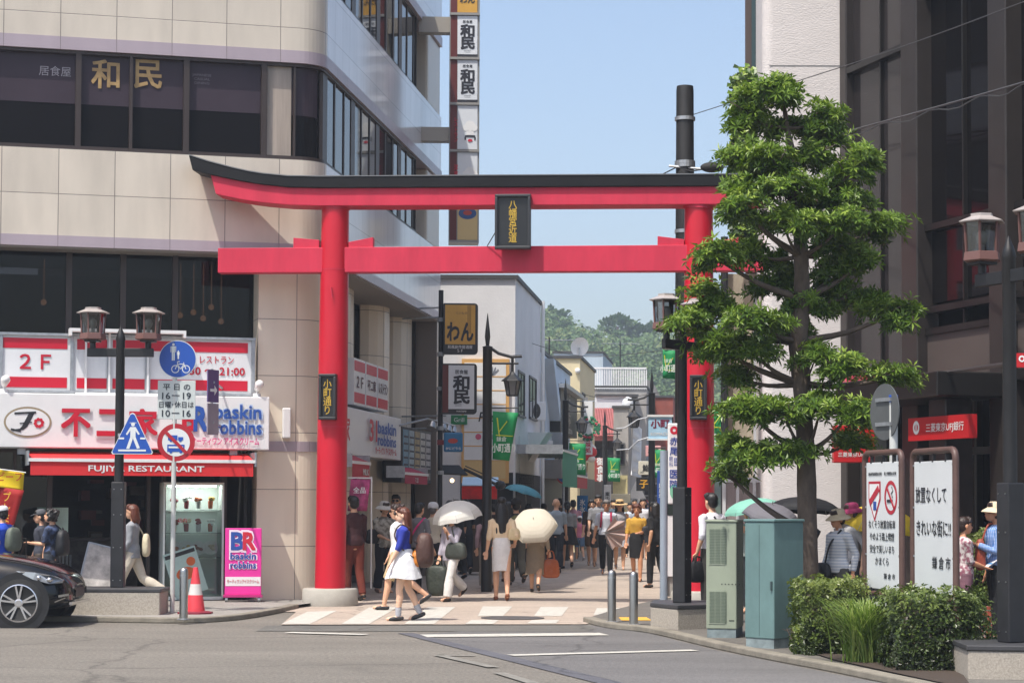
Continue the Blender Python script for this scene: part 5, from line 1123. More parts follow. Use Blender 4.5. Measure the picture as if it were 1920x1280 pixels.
def banner_white():
    M = facing(1103, 800, 66, 0); t = thing('shop_banner', 'white vertical banner with a green and red wreath past the second street lamp', 'banner', M.translation); k = 1 / S(66)
    b = MB(M); b.box(-8 * k, 8 * k, -52 * k, 48 * k, -.04, 0); b.build('panel', WHITE, t); b = MB(M)
    random.seed(5)
    for i in range(70): a = random.uniform(0, 6.28); r_ = random.uniform(.2, .36); b.ell((r_ * math.cos(a), -.05 + r_ * math.sin(a), .05), (.05, .05, .04), 6, 4)
    b.build('wreath', mat('wreath_green', hexc('2f7d58'), .7, var=.5, vscale=9), t); b = MB(M)
    for i in range(14): a = random.uniform(0, 6.28); b.ell((.28 * math.cos(a), -.05 + .28 * math.sin(a), .09), (.04, .04, .03), 6, 4)
    b.build('berry', mat('wreath_red', hexc('c23a48'), .6), t); text(vert('甘味処'), M, CRIMT, t, w=.16, h=.5, x=0, y=-.55, bold=.04); b = MB(M); b.tube([(-.6, .8, -.05), (.2, .8, -.05)], .02, 6); b.build('rod', GALV, t)
    M = facing(1107, 850, 70, 0); t = thing('paper_lantern', 'round red and white lantern hanging past the white banner', 'lantern', M.translation); b = MB(M); b.ell((0, .05, 0), (.22, .2, .2), 14, 10); b.build('globe', mat('lantern_red', hexc('c21f2f'), .5), t, smooth=True)
    b = MB(M); b.tube([(-.12, .16, .02), (.0, .3, .02), (.14, .18, .04)], [.06, .09, .05], 10, round_=True); b.ell((.04, -.18, .05), (.13, .11, .12), 12, 8); b.build('cap', WHITE, t, smooth=True); b = MB(M); b.tube([(-.35, -.35, .0), (-.2, -.1, 0), (0, 0, 0)], [.05, .16, .14], 10); b.build('cloth', MATS['lantern_red'], t, smooth=True); b = MB(M); b.tube([(-.1, -.3, .02), (-.12, -.62, .02)], .025, 6); b.build('stick', mat('wood_pale', hexc('a98d6c'), .7), t)
banner_white()
t, HS, HF, z = house('roof_tank_building', 'low block with pale metal rooftop housing beyond the cream building', 1037, 1130, 662, 98, 8, mat('tank_blue', hexc('aebcc6'), .6, var=.12, vscale=.5, stretch=(4, 4, .4)))
b = MB(HF); c = W(1086, 660, 96); b.M = frame((c.x, 96, c.z + .25), (1, .4, 0), (0, -.3, 1)); b.lathe([(.02, -.12), (.28, -.05), (.42, .04), (.44, .05), (.26, -.02), (.02, -.08)], n=20); b.build('dish', WHITE, t, smooth=True); b = MB(); b.tube([(c.x, 96, c.z - .5), (c.x, 96, c.z + .2)], .04, 6); b.build('dish_mast', GALV, t)
t, HS, HF, z = house('railing_building', 'white block whose flat roof carries a long pale railing', 1110, 1212, 727, 92, 10, CONCW)
b = MB(HF); xa, xb = W(1104, 700, 92).x, W(1212, 700, 92).x; zt, zb_ = W(0, 687, 92).z, W(0, 726, 92).z
for i in range(34): x = xa + (xb - xa) * i / 33; b.box(x - .02, x + .02, zb_, zt, .0, .04)
b.box(xa, xb, zt, zt + .07, -.02, .06); b.box(xa, xb, zb_ + .05, zb_ + .12, -.02, .06); b.build('railing', WHITE, t)
b = MB(HF); xa, xb = W(1117, 700, 91).x, W(1184, 700, 91).x; b.box(xa, xb, W(0, 808, 91).z, W(0, 738, 91).z, .0, 1.0); b.build('white_wall', WHITEW, t); b = MB(HF); b.box(xa, xb + .3, W(0, 738, 91).z, W(0, 734, 91).z, -.1, 1.1); b.build('coping', MATS['roof_edge'], t)
text('川嵜', frame((W(1153, 760, 91).x, 90.95, W(0, 762, 91).z)), INK, t, w=.4)
def tiled_house():
    d = 84; xa, xb = W(1112, 800, d).x, W(1163, 800, d).x; z1, z0 = W(0, 771, d).z, W(0, 812, d).z
    t = thing('tiled_house', 'small house with a red brown tiled roof and dark upper wall', 'building', ((xa + xb) / 2, d, 0)); b = MB(); b.box(xa, xb, d, d + 6, 0, z0); b.build('wall', mat('dark_wood_wall', (.03, .025, .022), .7), t)
    rm = mat('red_tile', hexc('9c5a56'), .7, var=.3, vscale=6); b = MB(); b.add([(xa - .3, d - .6, z0 - .1), (xb + .3, d - .6, z0 - .1), (xb + .3, d + 3, z1 + .3), (xa - .3, d + 3, z1 + .3), (xb + .3, d + 6.6, z0 - .1), (xa - .3, d + 6.6, z0 - .1)], [(0, 1, 2, 3), (3, 2, 4, 5)]); o = b.build('roof', rm, t); o.modifiers.new('s', 'SOLIDIFY').thickness = .12
    b = MB()
    for i in range(16): x = xa - .2 + (xb - xa + .4) * i / 15; b.tube([(x, d - .62, z0 - .05), (x, d + 3, z1 + .33)], .05, 6)
    b.build('roof_tile_rib', rm, t); b = MB(); b.box(xa, xb, d - .05, d, z0 - 1.3, z0 - .5); b.build('window', DGLASS, t)
tiled_house()
t, HS, HF, z = house('concrete_building', 'stained grey concrete building with wire netting on its side up the street', 1150, 1178, 765, 78, 9, CONCW)
b = MB(HS)
for i in range(9): b.tube([(i * 1.0, 4.6, .1), (min(9, i + 2.4), 2.6 - 0, .1)], .02, 5); b.tube([(i * 1.0, 2.6, .11), (min(9, i + 2.4), 4.6, .11)], .02, 5)
b.build('netting', WHITE, t); win(t, HF, 1154, 830, 1172, 872); b = MB(HF); b.box(W(1151, 0, 78).x, W(1178, 0, 78).x, .05, 2.6, 0, .04); b.build('shopfront', mat('shop_pale_yellow', hexc('c9bd8c'), .6, var=.2), t)
b = MB(HF); c = W(1166, 762, 78); b.ell((c.x + .25, c.z + .1, -.6), (.22, .3, .3), 14, 10); b.build('vent_dome', WHITEW, t)
t, HS, HF, z = house('arched_roof_building', 'grey building with a curved roof at the end of the street', 1188, 1242, 760, 104, 10, CONCW, roof=False)
b = MB(HF); pts = [(W(1188, 0, 104).x + (W(1242, 0, 104).x - W(1188, 0, 104).x) * i / 12, z + 1.25 * math.sin(math.pi * i / 12) ** .7) for i in range(13)]; b.prism(pts, -10, 0); b.build('arched_roof', mat('arch_grey', hexc('7d7b79'), .6, var=.15), t)
t, HS, HF, z = house('brick_building', 'narrow red brick building behind the blue street name sign', 1212, 1262, 745, 96, 8, mat('far_brick', hexc('8f4a3c'), .8, var=.25, vscale=2)); win(t, HF, 1217, 790, 1228, 815)
t, HS, HF, z = house('dark_shop', 'low dark shop building behind the signs right of the street', 1200, 1290, 868, 92, 12, mat('dark_shop_wall', (.035, .03, .03), .6, var=.4)); win(t, HF, 1206, 905, 1240, 930)
# right row of the street, mostly hidden behind the gate pillar and the tree
for i, (x, y, wd, L, h, m, lab) in enumerate(((4.75, 44, 5, 9, 5.5, CONCW, 'grey building on the right of the street behind the gate pillar'), (5.8, 53.5, 6, 11, 6.5, WHITEW, 'white building further up the right of the street'), (7.1, 65, 6, 14, 6.0, CREAMW, 'cream building far up the right of the street'))):
    t = thing('street_building', lab, 'building', (x + wd / 2, y, 0)); e = SD * L; b = MB(); b.prism([(x, y), (x + wd, y), (x + wd + e.x, y + e.y), (x + e.x, y + e.y)], 0, h); b.build('wall', m, t); b = MB(); b.prism([(x - .08, y - .08), (x + wd, y - .08), (x + wd + e.x, y + e.y), (x + e.x - .08, y + e.y)], h, h + .12); b.build('roof', MATS['roof_edge'], t)
    M = frame((x + e.x, y + e.y, 0), (-SD.x, -SD.y, 0)); b = MB(M); b.box(.3, L - .3, .05, 2.4, 0, .04); b.build('shopfront', MATS['shopfront_dark'], t)
    for u in (1.5, 4.5, 7): 
        b = MB(M); b.box(u, u + 1.4, 3.2, 4.6, 0, .05); w_ = b.build('window', MATS['window_frame_grey'], t); b = MB(M); b.box(u + .08, u + 1.32, 3.28, 4.52, .05, .056); b.build('pane', DGLASS, w_)
def side_building():
    d = 35.2; a, c = W(1362, 800, d).x, W(1440, 800, d).x; z1 = 5.4
    t = thing('weathered_building', 'weathered concrete building with dark upper storey squeezed between the street and the bank', 'building', (c, d, 0))
    b = MB(); e_ = SD * 7; b.prism([(a, d), (c + 2, d), (c + 2 + e_.x, d + 7), (a + e_.x + .1, d + 7)], 0, z1); b.build('wall', mat('weathered_wall', hexc('a79c8a'), .9, var=.35, vscale=1.2, stretch=(2, 2, .4)), t)
    x = W(1397, 100, d).x; b = MB(); b.prism([(x, d), (c + 2, d), (c + 2 + e_.x, d + 6), (x + e_.x, d + 6)], z1, 15); b.build('upper_wall', mat('upper_brown', (.07, .05, .045), .6), t); x2, x3 = W(1409, 100, d).x, W(1431, 100, d).x; b = MB(); b.box(x2, x3, d - .03, d, 8.4, 15); b.build('window', mat('teal_glass', (.04, .075, .085), .1), t)
    b = MB(); b.box(W(1412, 0, d).x, W(1427, 0, d).x, d - .03, d, 1.2, 5.2); b.build('pilaster', mat('pale_grey_pilaster', hexc('b3b6ba'), .8, var=.25, vscale=2), t); b = MB(); xx = W(1357, 0, d).x; b.tube([(xx, d - .1, .05), (xx, d - .1, 6)], .06, 10); b.build('drainpipe', DARKIRON, t)
    d = 33.9; a, c = W(1356, 900, d).x, W(1432, 900, d).x; z1 = W(0, 889, d).z; t = thing('slatted_fence', 'low pale pink metal fence between the red pillar and the white wall', 'fence', ((a + c) / 2, d, 0))
    b = MB(); b.box(a, c, d, d + .02, .1, z1 - .08); b.build('panel', mat('fence_sheet', hexc('b5a9a6'), .6), t); b = MB()
    for i in range(26): x = a + (c - a) * i / 25; b.box(x - .004, x + .004, d - .015, d, .1, z1 - .08)
    b.build('slat', mat('fence_slat', hexc('a89c99'), .6), t); b = MB(); b.box(a, c, d - .03, d + .04, z1 - .08, z1); b.build('rail', WHITEW, t)
    for px in (1357, 1382, 1413): x = W(px, 0, d).x; b = MB(); b.box(x - .025, x + .025, d - .04, d + .03, 0, z1 - .08); b.build('post', WHITEW, t)
side_building()
# ================================================================ leaves
def leaf_mat(name, cols, trans=.3, rough=.38):
    m = bpy.data.materials.new(name); m.use_nodes = True; n = m.node_tree; L = n.links; b = n.nodes['Principled BSDF']; o = n.nodes['Material Output']
    at = n.nodes.new('ShaderNodeAttribute'); at.attribute_name = 'leaf'; rp = n.nodes.new('ShaderNodeValToRGB')
    e = rp.color_ramp.elements; e[0].color = (*cols[0], 1); e[1].color = (*cols[-1], 1)
    for i, c in enumerate(cols[1:-1]): q = e.new((i + 1) / (len(cols) - 1)); q.color = (*c, 1)
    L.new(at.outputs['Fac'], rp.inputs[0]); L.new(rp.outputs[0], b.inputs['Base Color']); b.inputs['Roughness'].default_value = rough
    tr = n.nodes.new('ShaderNodeBsdfTranslucent'); mx = n.nodes.new('ShaderNodeMixShader'); mx.inputs[0].default_value = trans
    hs = n.nodes.new('ShaderNodeHueSaturation'); hs.inputs['Value'].default_value = 1.3; hs.inputs['Saturation'].default_value = 1.1; L.new(rp.outputs[0], hs.inputs['Color']); L.new(hs.outputs[0], tr.inputs[0])
    L.new(b.outputs[0], mx.inputs[1]); L.new(tr.outputs[0], mx.inputs[2]); L.new(mx.outputs[0], o.inputs[0]); MATS[name] = m; return m
class Leaves:
    def __init__(s): s.v = []; s.f = []; s.c = []
    def leaf(s, p, d, nrm, ln, wd, c, fold=.25):
        side = d.cross(nrm)
        if side.length < 1e-6: side = Vector((1, 0, 0))
        side.normalize(); nn = side.cross(d).normalized(); k = len(s.v)
        s.v += [p, p + d * ln * .5 + side * wd * .5 + nn * wd * fold, p + d * ln - nn * ln * .12, p + d * ln * .5 - side * wd * .5 + nn * wd * fold]
        s.f += [(k, k + 1, k + 2), (k, k + 2, k + 3)]; s.c += [c] * 6
    def rosette(s, p, axis, n, ln, wd, c, rnd):
        a = axis.normalized(); h = a.cross(Vector((.3, .5, .8))).normalized(); q = a.cross(h); ph = rnd.uniform(0, 6.28)
        for i in range(n):
            t = ph + 6.2832 * i / n + rnd.uniform(-.3, .3); el = rnd.uniform(.05, .75); d = (h * math.cos(t) + q * math.sin(t)) * math.cos(el) + a * math.sin(el); d.normalize()
            s.leaf(p + d * .01, d, a, ln * rnd.uniform(.7, 1.2), wd * rnd.uniform(.8, 1.2), min(1, max(0, c + rnd.uniform(-.2, .2))))
    def build(s, name, m, parent=None):
        me = bpy.data.meshes.new(name); me.from_pydata([tuple(v) for v in s.v], [], s.f); me.materials.append(m)
        at = me.attributes.new('leaf', 'FLOAT', 'CORNER'); at.data.foreach_set('value', s.c)
        o = bpy.data.objects.new(name, me); C.objects.link(o)
        if parent is not None: adopt(o, parent)
        return o
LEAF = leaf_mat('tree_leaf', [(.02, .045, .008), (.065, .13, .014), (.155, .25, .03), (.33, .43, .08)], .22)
HLEAF = leaf_mat('hedge_leaf', [(.04, .06, .014), (.10, .145, .028), (.21, .25, .06)], .25); BARK = mat('grey_bark', hexc('5b4f45'), .9, var=.35, vscale=9, bump=.7, bscale=22, stretch=(1, 1, .45))
def main_tree():
    rnd = random.Random(11); D = 24.4; g = W(1521, 1193, D); t = thing('street_tree', 'tall cloud pruned evergreen street tree with tiered leafy pads in front of the bank', 'tree', (g.x, D, 0))
    tr = [(1521, 1200, 30), (1518, 1140, 25), (1514, 1000, 22), (1511, 850, 20), (1503, 720, 20), (1497, 640, 21), (1503, 560, 17), (1502, 480, 16), (1497, 400, 13), (1488, 310, 9), (1476, 240, 6), (1468, 180, 3)]
    rnd2 = random.Random(2); P = [W(a, b_, D + rnd2.uniform(-.08, .08)) for a, b_, r in tr]; Rr = [r * .86 / S(D) for _, _, r in tr]; b = MB(); b.tube(arc_pts(P, 5), [Rr[i // 5] + (Rr[min(i // 5 + 1, 11)] - Rr[i // 5]) * (i % 5) / 5 + rnd2.uniform(-.006, .006) for i in range(56)], 16)
    pads = [(1465, 170, 70, 30), (1400, 205, 38, 40), (1535, 210, 38, 38), (1478, 234, 52, 16), (1398, 285, 46, 32), (1548, 258, 30, 20), (1420, 335, 62, 26), (1602, 308, 42, 34), (1490, 348, 66, 20), (1395, 385, 40, 34), (1565, 365, 74, 26), (1650, 418, 52, 30), (1470, 418, 72, 24), (1580, 412, 56, 22), (1408, 468, 68, 28), (1345, 478, 40, 24), (1450, 520, 54, 30), (1330, 562, 52, 36), (1420, 592, 56, 28), (1565, 498, 34, 22), (1592, 548, 62, 36), (1672, 582, 50, 26), (1502, 565, 48, 28), (1488, 618, 36, 16), (1340, 640, 56, 28), (1296, 600, 34, 22), (1400, 645, 50, 24), (1590, 692, 46, 20), (1662, 702, 42, 20), (1400, 760, 50, 22), (1470, 768, 56, 26), (1540, 752, 46, 22), (1592, 770, 40, 24), (1372, 838, 30, 18), (1425, 848, 54, 20), (1362, 880, 24, 14), (1492, 838, 36, 16), (1592, 822, 34, 14),
            (1520, 290, 45, 18), (1450, 290, 40, 20), (1530, 660, 30, 14), (1560, 460, 40, 16), (1620, 480, 40, 18), (1380, 700, 30, 14)]
    lv = Leaves(); centers = []
    for cx, cyy, rx, ry in pads:
        off = rnd.uniform(-.55, .4); c = W(cx, cyy, D + off); centers.append(c); k = 1 / S(D); Rx, Rz = rx * k * .90, ry * k * .80; Ry = max(Rx * .85, .18)
        n = int(24 + 1900 * Rx * (Rz + .1) * 2.0)
        subs = []
        for _ in range(int(5 + 16 * Rx)):
            while True:
                a = Vector((rnd.uniform(-1, 1), rnd.uniform(-1, 1), rnd.uniform(-1, 1)))
                if .35 < a.length < 1.08: break
            subs.append(a)
        for _ in range(n):
            a = rnd.choice(subs) + Vector((rnd.gauss(0, .07 / Rx), rnd.gauss(0, .07 / Ry), rnd.gauss(0, .036 / Rz)))
            bump = 1 + .3 * math.sin(6 * a.x + cx) * math.cos(5 * a.y + cyy) + rnd.uniform(-.08, .12)
            p = c + Vector((a.x * Rx * bump, a.y * Ry * bump, a.z * Rz * bump - .06 * abs(a.x))); ax = Vector((a.x * .8, a.y * .8, .75 + a.z * .5)) + Vector((rnd.uniform(-.4, .4),) * 3)
            lv.rosette(p, ax, rnd.randint(5, 9), rnd.uniform(.075, .115), .027, .34 + .3 * (a.z * .5 + .5) + rnd.uniform(-.15, .3), rnd)  # leaf tone lightens upward in each pad, painting in light from above
    for c in centers:
        k = min(range(len(P)), key=lambda i: (P[i] - c).length + max(0, P[i].z - c.z + .15) * 3); s = P[k]; m = (s + c) / 2 + Vector((0, 0, -.08)); d_ = (c - s).length
        b.tube(arc_pts([s, m, c - Vector((0, 0, .05))], 4), [max(.018, .05 * min(1, d_)) * (1 - .75 * i / 8) for i in range(9)], 7)
        for q in range(3): e = c + Vector((rnd.uniform(-.3, .3), rnd.uniform(-.3, .3), rnd.uniform(-.02, .1))); b.tube([m * .3 + c * .7, e], [.012, .004], 5)
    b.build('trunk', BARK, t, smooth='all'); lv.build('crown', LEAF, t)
main_tree()
def ivy():
    rnd = random.Random(4); lv = Leaves(); d = 35.0
    for _ in range(2600):
        px = rnd.uniform(1372, 1432); py = 118 + abs(rnd.gauss(0, 1)) * 10 + rnd.random() ** .8 * 330
        if px < 1385 and py < 140: continue
        p = W(px, py, d - rnd.random() * .25 - .05); dr = Vector((rnd.uniform(-.8, .8), -.5, rnd.uniform(-1, -.1))).normalized(); lv.leaf(p, dr, Vector((0, -1, .5)).normalized(), .12, .11, rnd.random(), .1)
    tag(lv.build('ivy', LEAF), 'bushy green ivy climbing the building edge above the tree top', 'ivy')
ivy()
def leaf_box(lv, rnd, pts, n, ln, wd, lo=0.0):
    """leaves through a rounded box given by centre, half sizes"""
    c, h = pts
    for _ in range(n):
        a = Vector((rnd.uniform(-1, 1), rnd.uniform(-1, 1), rnd.uniform(-1, 1))); m = max(abs(a.x), abs(a.y), abs(a.z)); a *= (rnd.uniform(.8, 1.0) / m if m > 0 else 1) if rnd.random() < .8 else 1
        if a.length > 1.5: a *= 1.5 / a.length
        w_ = 1 + .2 * math.sin(5 * a.x + 3 * a.z + c[0]) * math.cos(4 * a.y + 2) + rnd.uniform(-.05, .07)
        p = Vector(c) + Vector((a.x * h[0] * w_, a.y * h[1] * w_, a.z * h[2] * w_)); ax = Vector((a.x, a.y, a.z * .8 + .5)) + Vector((rnd.uniform(-.5, .5), rnd.uniform(-.5, .5), rnd.uniform(-.3, .5)))
        lv.rosette(p, ax, rnd.randint(4, 6), ln, wd, lo + .40 + .36 * a.z + rnd.uniform(-.2, .2), rnd)  # tone rises with height: paler tops stand in for lit leaf highlights
def hedges():
    rnd = random.Random(8); bt = mat('twig', (.06, .045, .035), .9)
    for lab, px, py0, py1, d, hx, hy, n in (('clipped square hedge between the tree trunk and the grass clump', 1555, 1092, 1232, 22.4, .34, .45, 1500), ('loose dark leaved hedge under the two sign boards', 1752, 1112, 1285, 20.3, .44, .45, 2000), ('small low shrub at the foot of the street tree', 1515, 1175, 1232, 22.3, .13, .2, 260)):
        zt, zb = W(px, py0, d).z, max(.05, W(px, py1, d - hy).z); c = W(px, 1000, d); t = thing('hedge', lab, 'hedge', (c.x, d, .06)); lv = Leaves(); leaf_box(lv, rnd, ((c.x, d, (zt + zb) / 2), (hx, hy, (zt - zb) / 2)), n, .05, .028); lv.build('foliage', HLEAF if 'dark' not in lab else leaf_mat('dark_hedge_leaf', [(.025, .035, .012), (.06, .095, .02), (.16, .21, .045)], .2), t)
        b = MB()
        for _ in range(26): x, y = c.x + rnd.uniform(-hx, hx) * .6, d + rnd.uniform(-hy, hy) * .6; b.tube([(x, y, .05), (x + rnd.uniform(-.1, .1), y + rnd.uniform(-.1, .1), zt * .6), (x + rnd.uniform(-.2, .2), y + rnd.uniform(-.2, .2), zt * .93)], [.012, .008, .003], 5)
        b.build('stem', bt, t)
    c = W(1842, 1070, 25.5); t = thing('round_shrub', 'rounded bright green shrub on a brick bed behind the talking people', 'shrub', (c.x, 25.5, .3)); lv = Leaves(); leaf_box(lv, rnd, ((c.x, 25.5, .85), (.3, .35, .42)), 700, .05, .03, .1); lv.build('foliage', HLEAF, t); b = MB()
    for _ in range(8): b.tube([(c.x, 25.5, .3), (c.x + rnd.uniform(-.2, .2), 25.5 + rnd.uniform(-.2, .2), 1.0)], [.02, .006], 5)
    b.build('stem', bt, t)
    a = W(1836, 1150, 25).x; t = thing('brick_bed', 'low red brick planting bed below the round shrub', 'planter', (a + .6, 25.2, 0)); m = panel_mat('red_brick', hexc('9c4a38'), .21, .075, .008, (.35, .3, .27), .85, .5, .15); b = MB(); b.ribbon([(a, 26.2), (a + .001, 25.0), (a + 1.6, 25.0)], .06, .42, .15); b.build('brick_wall', m, t); b = MB(); b.box(a + .1, a + 1.6, 25.1, 26.2, .06, .36); b.build('soil', mat('soil', (.05, .035, .025), .95), t)
    d = 21.0; g = W(1622, 1243, d); t = thing('grass_clump', 'tall arching clump of bright green grass in front of the left sign board', 'plant', (g.x, d, .06)); b = Leaves()
    for _ in range(900):
        a = rnd.uniform(0, 6.28); l = rnd.uniform(.5, 1.08); out = rnd.uniform(.1, .62) * l; x0, y0 = g.x + rnd.gauss(0, .08), d + rnd.gauss(0, .08); dr = Vector((math.cos(a), math.sin(a), 0)); sd = Vector((-dr.y, dr.x, 0)); k = len(b.v); N = 6; hgt = l * .72; cc = rnd.random()
        for i in range(N + 1):
            q = i / N; p = Vector((x0, y0, .06)) + dr * out * (q ** 1.6) * 1.25 + Vector((0, 0, hgt * (1.45 * q - .62 * q ** 2.6))); w_ = .0055 * (1 - q ** 2) + .0008; b.v += [p - sd * w_, p + sd * w_]
        for i in range(N): b.f.append((k + 2 * i, k + 2 * i + 1, k + 2 * i + 3, k + 2 * i + 2)); b.c += [cc] * 4
    b.build('blades', leaf_mat('grass_leaf', [(.09, .16, .03), (.2, .3, .06), (.36, .43, .14)], .35), t)
    s = gp((1500, 1232), (1560, 1252), (1700, 1284), (1820, 1310)); sheet('planting_soil', [tuple(Vector(p) + Vector((.05, .12))) for p in s] + [(s[-1][0] + .4, s[-1][1] + 2.4), (s[0][0] + .1, s[0][1] + 1.5)], .075, mat('soil', (.05, .035, .025), .95))
hedges()
# ================================================================ utility cabinets
def cabinet(label, pxb, d, th, wd, dp, ytop, m, kind):
    bx = W(pxb, 900, d); c, sn = math.cos(R(th)), math.sin(R(th)); fr = Vector((c, -sn, 0)); P = [Vector((bx.x, d, .06)) - fr * wd, Vector((bx.x, d, .06))]
    M = frame(P[0], fr); h = W(pxb, ytop, d).z - .06
    t = thing('utility_cabinet', label, 'cabinet', ((P[0].x + P[1].x) / 2, P[1].y + .2, .06))
    b = MB(M); b.box(0, wd, .10, h - .03, -dp, 0); b.build('body', m, t, bevel=.012); b = MB(M); b.box(-.012, wd + .012, h - .03, h, -dp - .012, .012); b.build('lid', m, t, bevel=.01); b = MB(M); b.box(.01, wd - .01, 0, .10, -dp + .01, -.01); b.build('plinth', mat('cabinet_plinth', hexc('7d8a8c'), .7, var=.3, vscale=8), t)
    if kind == 'green':
        VM = mat('vent_grey_green', hexc('6f7b6a'), .6)
        for y0, y1 in ((h - .52, h - .08), (.16, .56)):
            v = MB(M); v.box(.03, wd * .62, y0, y1, 0, .006); p = v.build('vent', m, t)
            for k in range(3):
                v = MB(M); x0 = .04 + k * wd * .19
                for q in range(22): yy = y0 + .02 + q * (y1 - y0 - .04) / 22; v.box(x0, x0 + wd * .17, yy, yy + .008, .006, .011)
                v.build('vent_slat', VM, p)
        v = MB(M)
        for k in range(6): v.box(wd * .5 + .04 * k, wd * .5 + .04 * k + .012, h * .45, h * .45 + .012, 0, .003)
        v.box(wd * .75, wd * .92, .2, .205, 0, .006); v.build('screw', DARKIRON, t)
        v = MB(frame(M @ Vector((wd, 0, 0)), (-M[0][2], -M[1][2], 0)))
        for q in range(40): v.box(.04, .2, .2 + q * .028, .205 + q * .028, 0, .004)
        v.build('side_vent', VM, t)
    else:
        v = MB(M); v.box(wd * .5 - .002, wd * .5 + .002, .13, h - .06, 0, .002); v.box(wd * .9, wd * .9 + .02, h * .45, h * .52, 0, .02); v.build('door_seam', mat('seam_dark', (.05, .08, .08), .5), t)
cabinet('sage green cabinet with louvred vents, the slimmer of the two beside the planter', 1381, 24.7, 12, .353, .78, 974, mat('sage_paint', hexc('939c89'), .5, var=.12, vscale=3, stretch=(1, 1, .4)), 'green')
cabinet('faded teal cabinet with plain doors beside the tree trunk', 1451, 22.9, 45, .40, .52, 973, mat('teal_paint', hexc('64807f'), .42, var=.2, vscale=2.2, stretch=(1, 1, .6)), 'teal')
# ================================================================ sign boards
def notice_board(pxl, dl, pxr, dr, ytop_r, ybot_r, label, fill):
    A, B = W(pxl, 900, dl), W(pxr, 900, dr); fr = Vector((B.x - A.x, B.y - A.y, 0)); wd = fr.length; M = frame((A.x, A.y, 0), fr.normalized()); zt, zb = W(pxr, ytop_r, dr).z, W(pxr, ybot_r, dr).z
    t = thing('notice_board', label, 'sign board', ((A.x + B.x) / 2, (A.y + B.y) / 2, .06), None); r = .033; c = .09
    b = MB(M); arc = [(c - c * math.cos(R(15 * i)), zt - c + c * math.sin(R(15 * i)), 0) for i in range(7)]; arc2 = [(wd - x, y, 0) for x, y, _ in reversed(arc)]
    b.tube([(0, .06, 0)] + arc + arc2 + [(wd, .06, 0)], r, 12); b.tube([(0, zb - .05, 0), (wd, zb - .05, 0)], r * .8, 10); b.build('frame', BROWN, t, smooth=True)
    b = MB(M); b.box(.07, wd - .07, zb, zt - .1, -.012, .012); p = b.build('panel', mat('notice_white', hexc('d5d9da'), .35, var=.03), t, bevel=.004)
    b = MB(M)
    for q in (.2, .5, .8): b.box(wd * q - .02, wd * q + .02, zt - .11, zt - .03, -.015, .015); b.box(wd * q - .02, wd * q + .02, zb - .03, zb + .01, -.015, .015)
    b.each('clip', DARKIRON, t); b = MB(M)
    for q in (.25, .6, .9): b.cbox((.05, zb + (zt - zb) * q, .0), .03, .02, .03); b.cbox((wd - .05, zb + (zt - zb) * q, 0), .03, .02, .03)
    b.each('bolt', GALV, t); fill(M, p, t, wd, zb, zt); return t
NI = mat('notice_ink', hexc('20242c'), .5)
def fill1(M, p, t, wd, zb, zt):
    h = zt - zb; tx = lambda s_, y, w_, hh, x=.5: text(s_, M, NI, p, w=wd * w_, h=hh, x=wd * x, y=zb + h * y, z=.016, bold=.008)
    tx('自転車等放置禁止区域', .845, .36, .035, .32); tx('路上喫煙禁止区域', .845, .32, .035, .73); tx('なくそう放置自転車', .475, .72, .085); tx('やめよう路上喫煙', .385, .66, .085); tx('安全で美しいまち', .295, .66, .085); tx('かまくら', .205, .36, .08); tx('鎌 倉 市', .10, .3, .06, .7)
    SR, SB_ = mat('notice_red', hexc('b02a3a'), .5), mat('notice_blue', hexc('2a4f9c'), .5); cx, cyy = wd * .3, zb + h * .67; k = .34
    b = MB(M); poly(b, [(cx - .17, cyy + k * .5), (cx + .17, cyy + k * .5), (cx + .17, cyy - .02), (cx, cyy - k * .75), (cx - .17, cyy - .02)], .014); b.build('shield_edge', SR, p); b = MB(M); poly(b, [(cx - .14, cyy + k * .42), (cx + .14, cyy + k * .42), (cx + .14, cyy - .01), (cx, cyy - k * .62), (cx - .14, cyy - .01)], .017); b.build('shield', WHITE, p)
    b = MB(M); b.bar((cx - .13, cyy - .06, .02), (cx + .13, cyy + .1, .02), .07, .003); b.build('shield_band', SR, p); b = MB(M); b.box(cx - .02, cx + .06, cyy - .13, cyy - .04, .018, .022); b.build('shield_print', SB_, p)
    cx = wd * .74; b = MB(M); ring(b, cx, cyy, .135, .175, .015, 36); b.bar((cx - .1, cyy + .11, .021), (cx + .1, cyy - .11, .021), .03, .002); b.build('no_smoking_ring', SR, p); b = MB(M); b.box(cx - .1, cx + .05, cyy - .05, cyy - .02, .014, .018); b.tube([(cx + .05, cyy - .0, .016), (cx + .02, cyy + .04, .016), (cx + .06, cyy + .07, .016), (cx + .03, cyy + .11, .016)], .006, 5); b.build('cigarette', NI, p)
    b = MB(M); b.box(.07, wd * .8, zb - .34, zb - .14, -.01, .01); b.build('lower_panel', MATS['notice_white'], t)
def fill2(M, p, t, wd, zb, zt):
    h = zt - zb; tx = lambda s_, y, w_, hh, x=.5, bo=.012: text(s_, M, NI, p, w=wd * w_, h=hh, x=wd * x, y=zb + h * y, z=.016, bold=bo)
    tx('放置なくして', .69, .72, .155, .46); tx('きれいな街に!!', .455, .8, .155, .52); tx('鎌 倉 市', .215, .42, .12, .7)
notice_board(1622, 22.7, 1691, 21.7, 846, 1108, 'white notice board with red no smoking ring in a brown tube frame', fill1)
notice_board(1712, 21.3, 1792, 20.1, 842, 1116, 'white notice board with only large black characters in a brown frame', fill2)
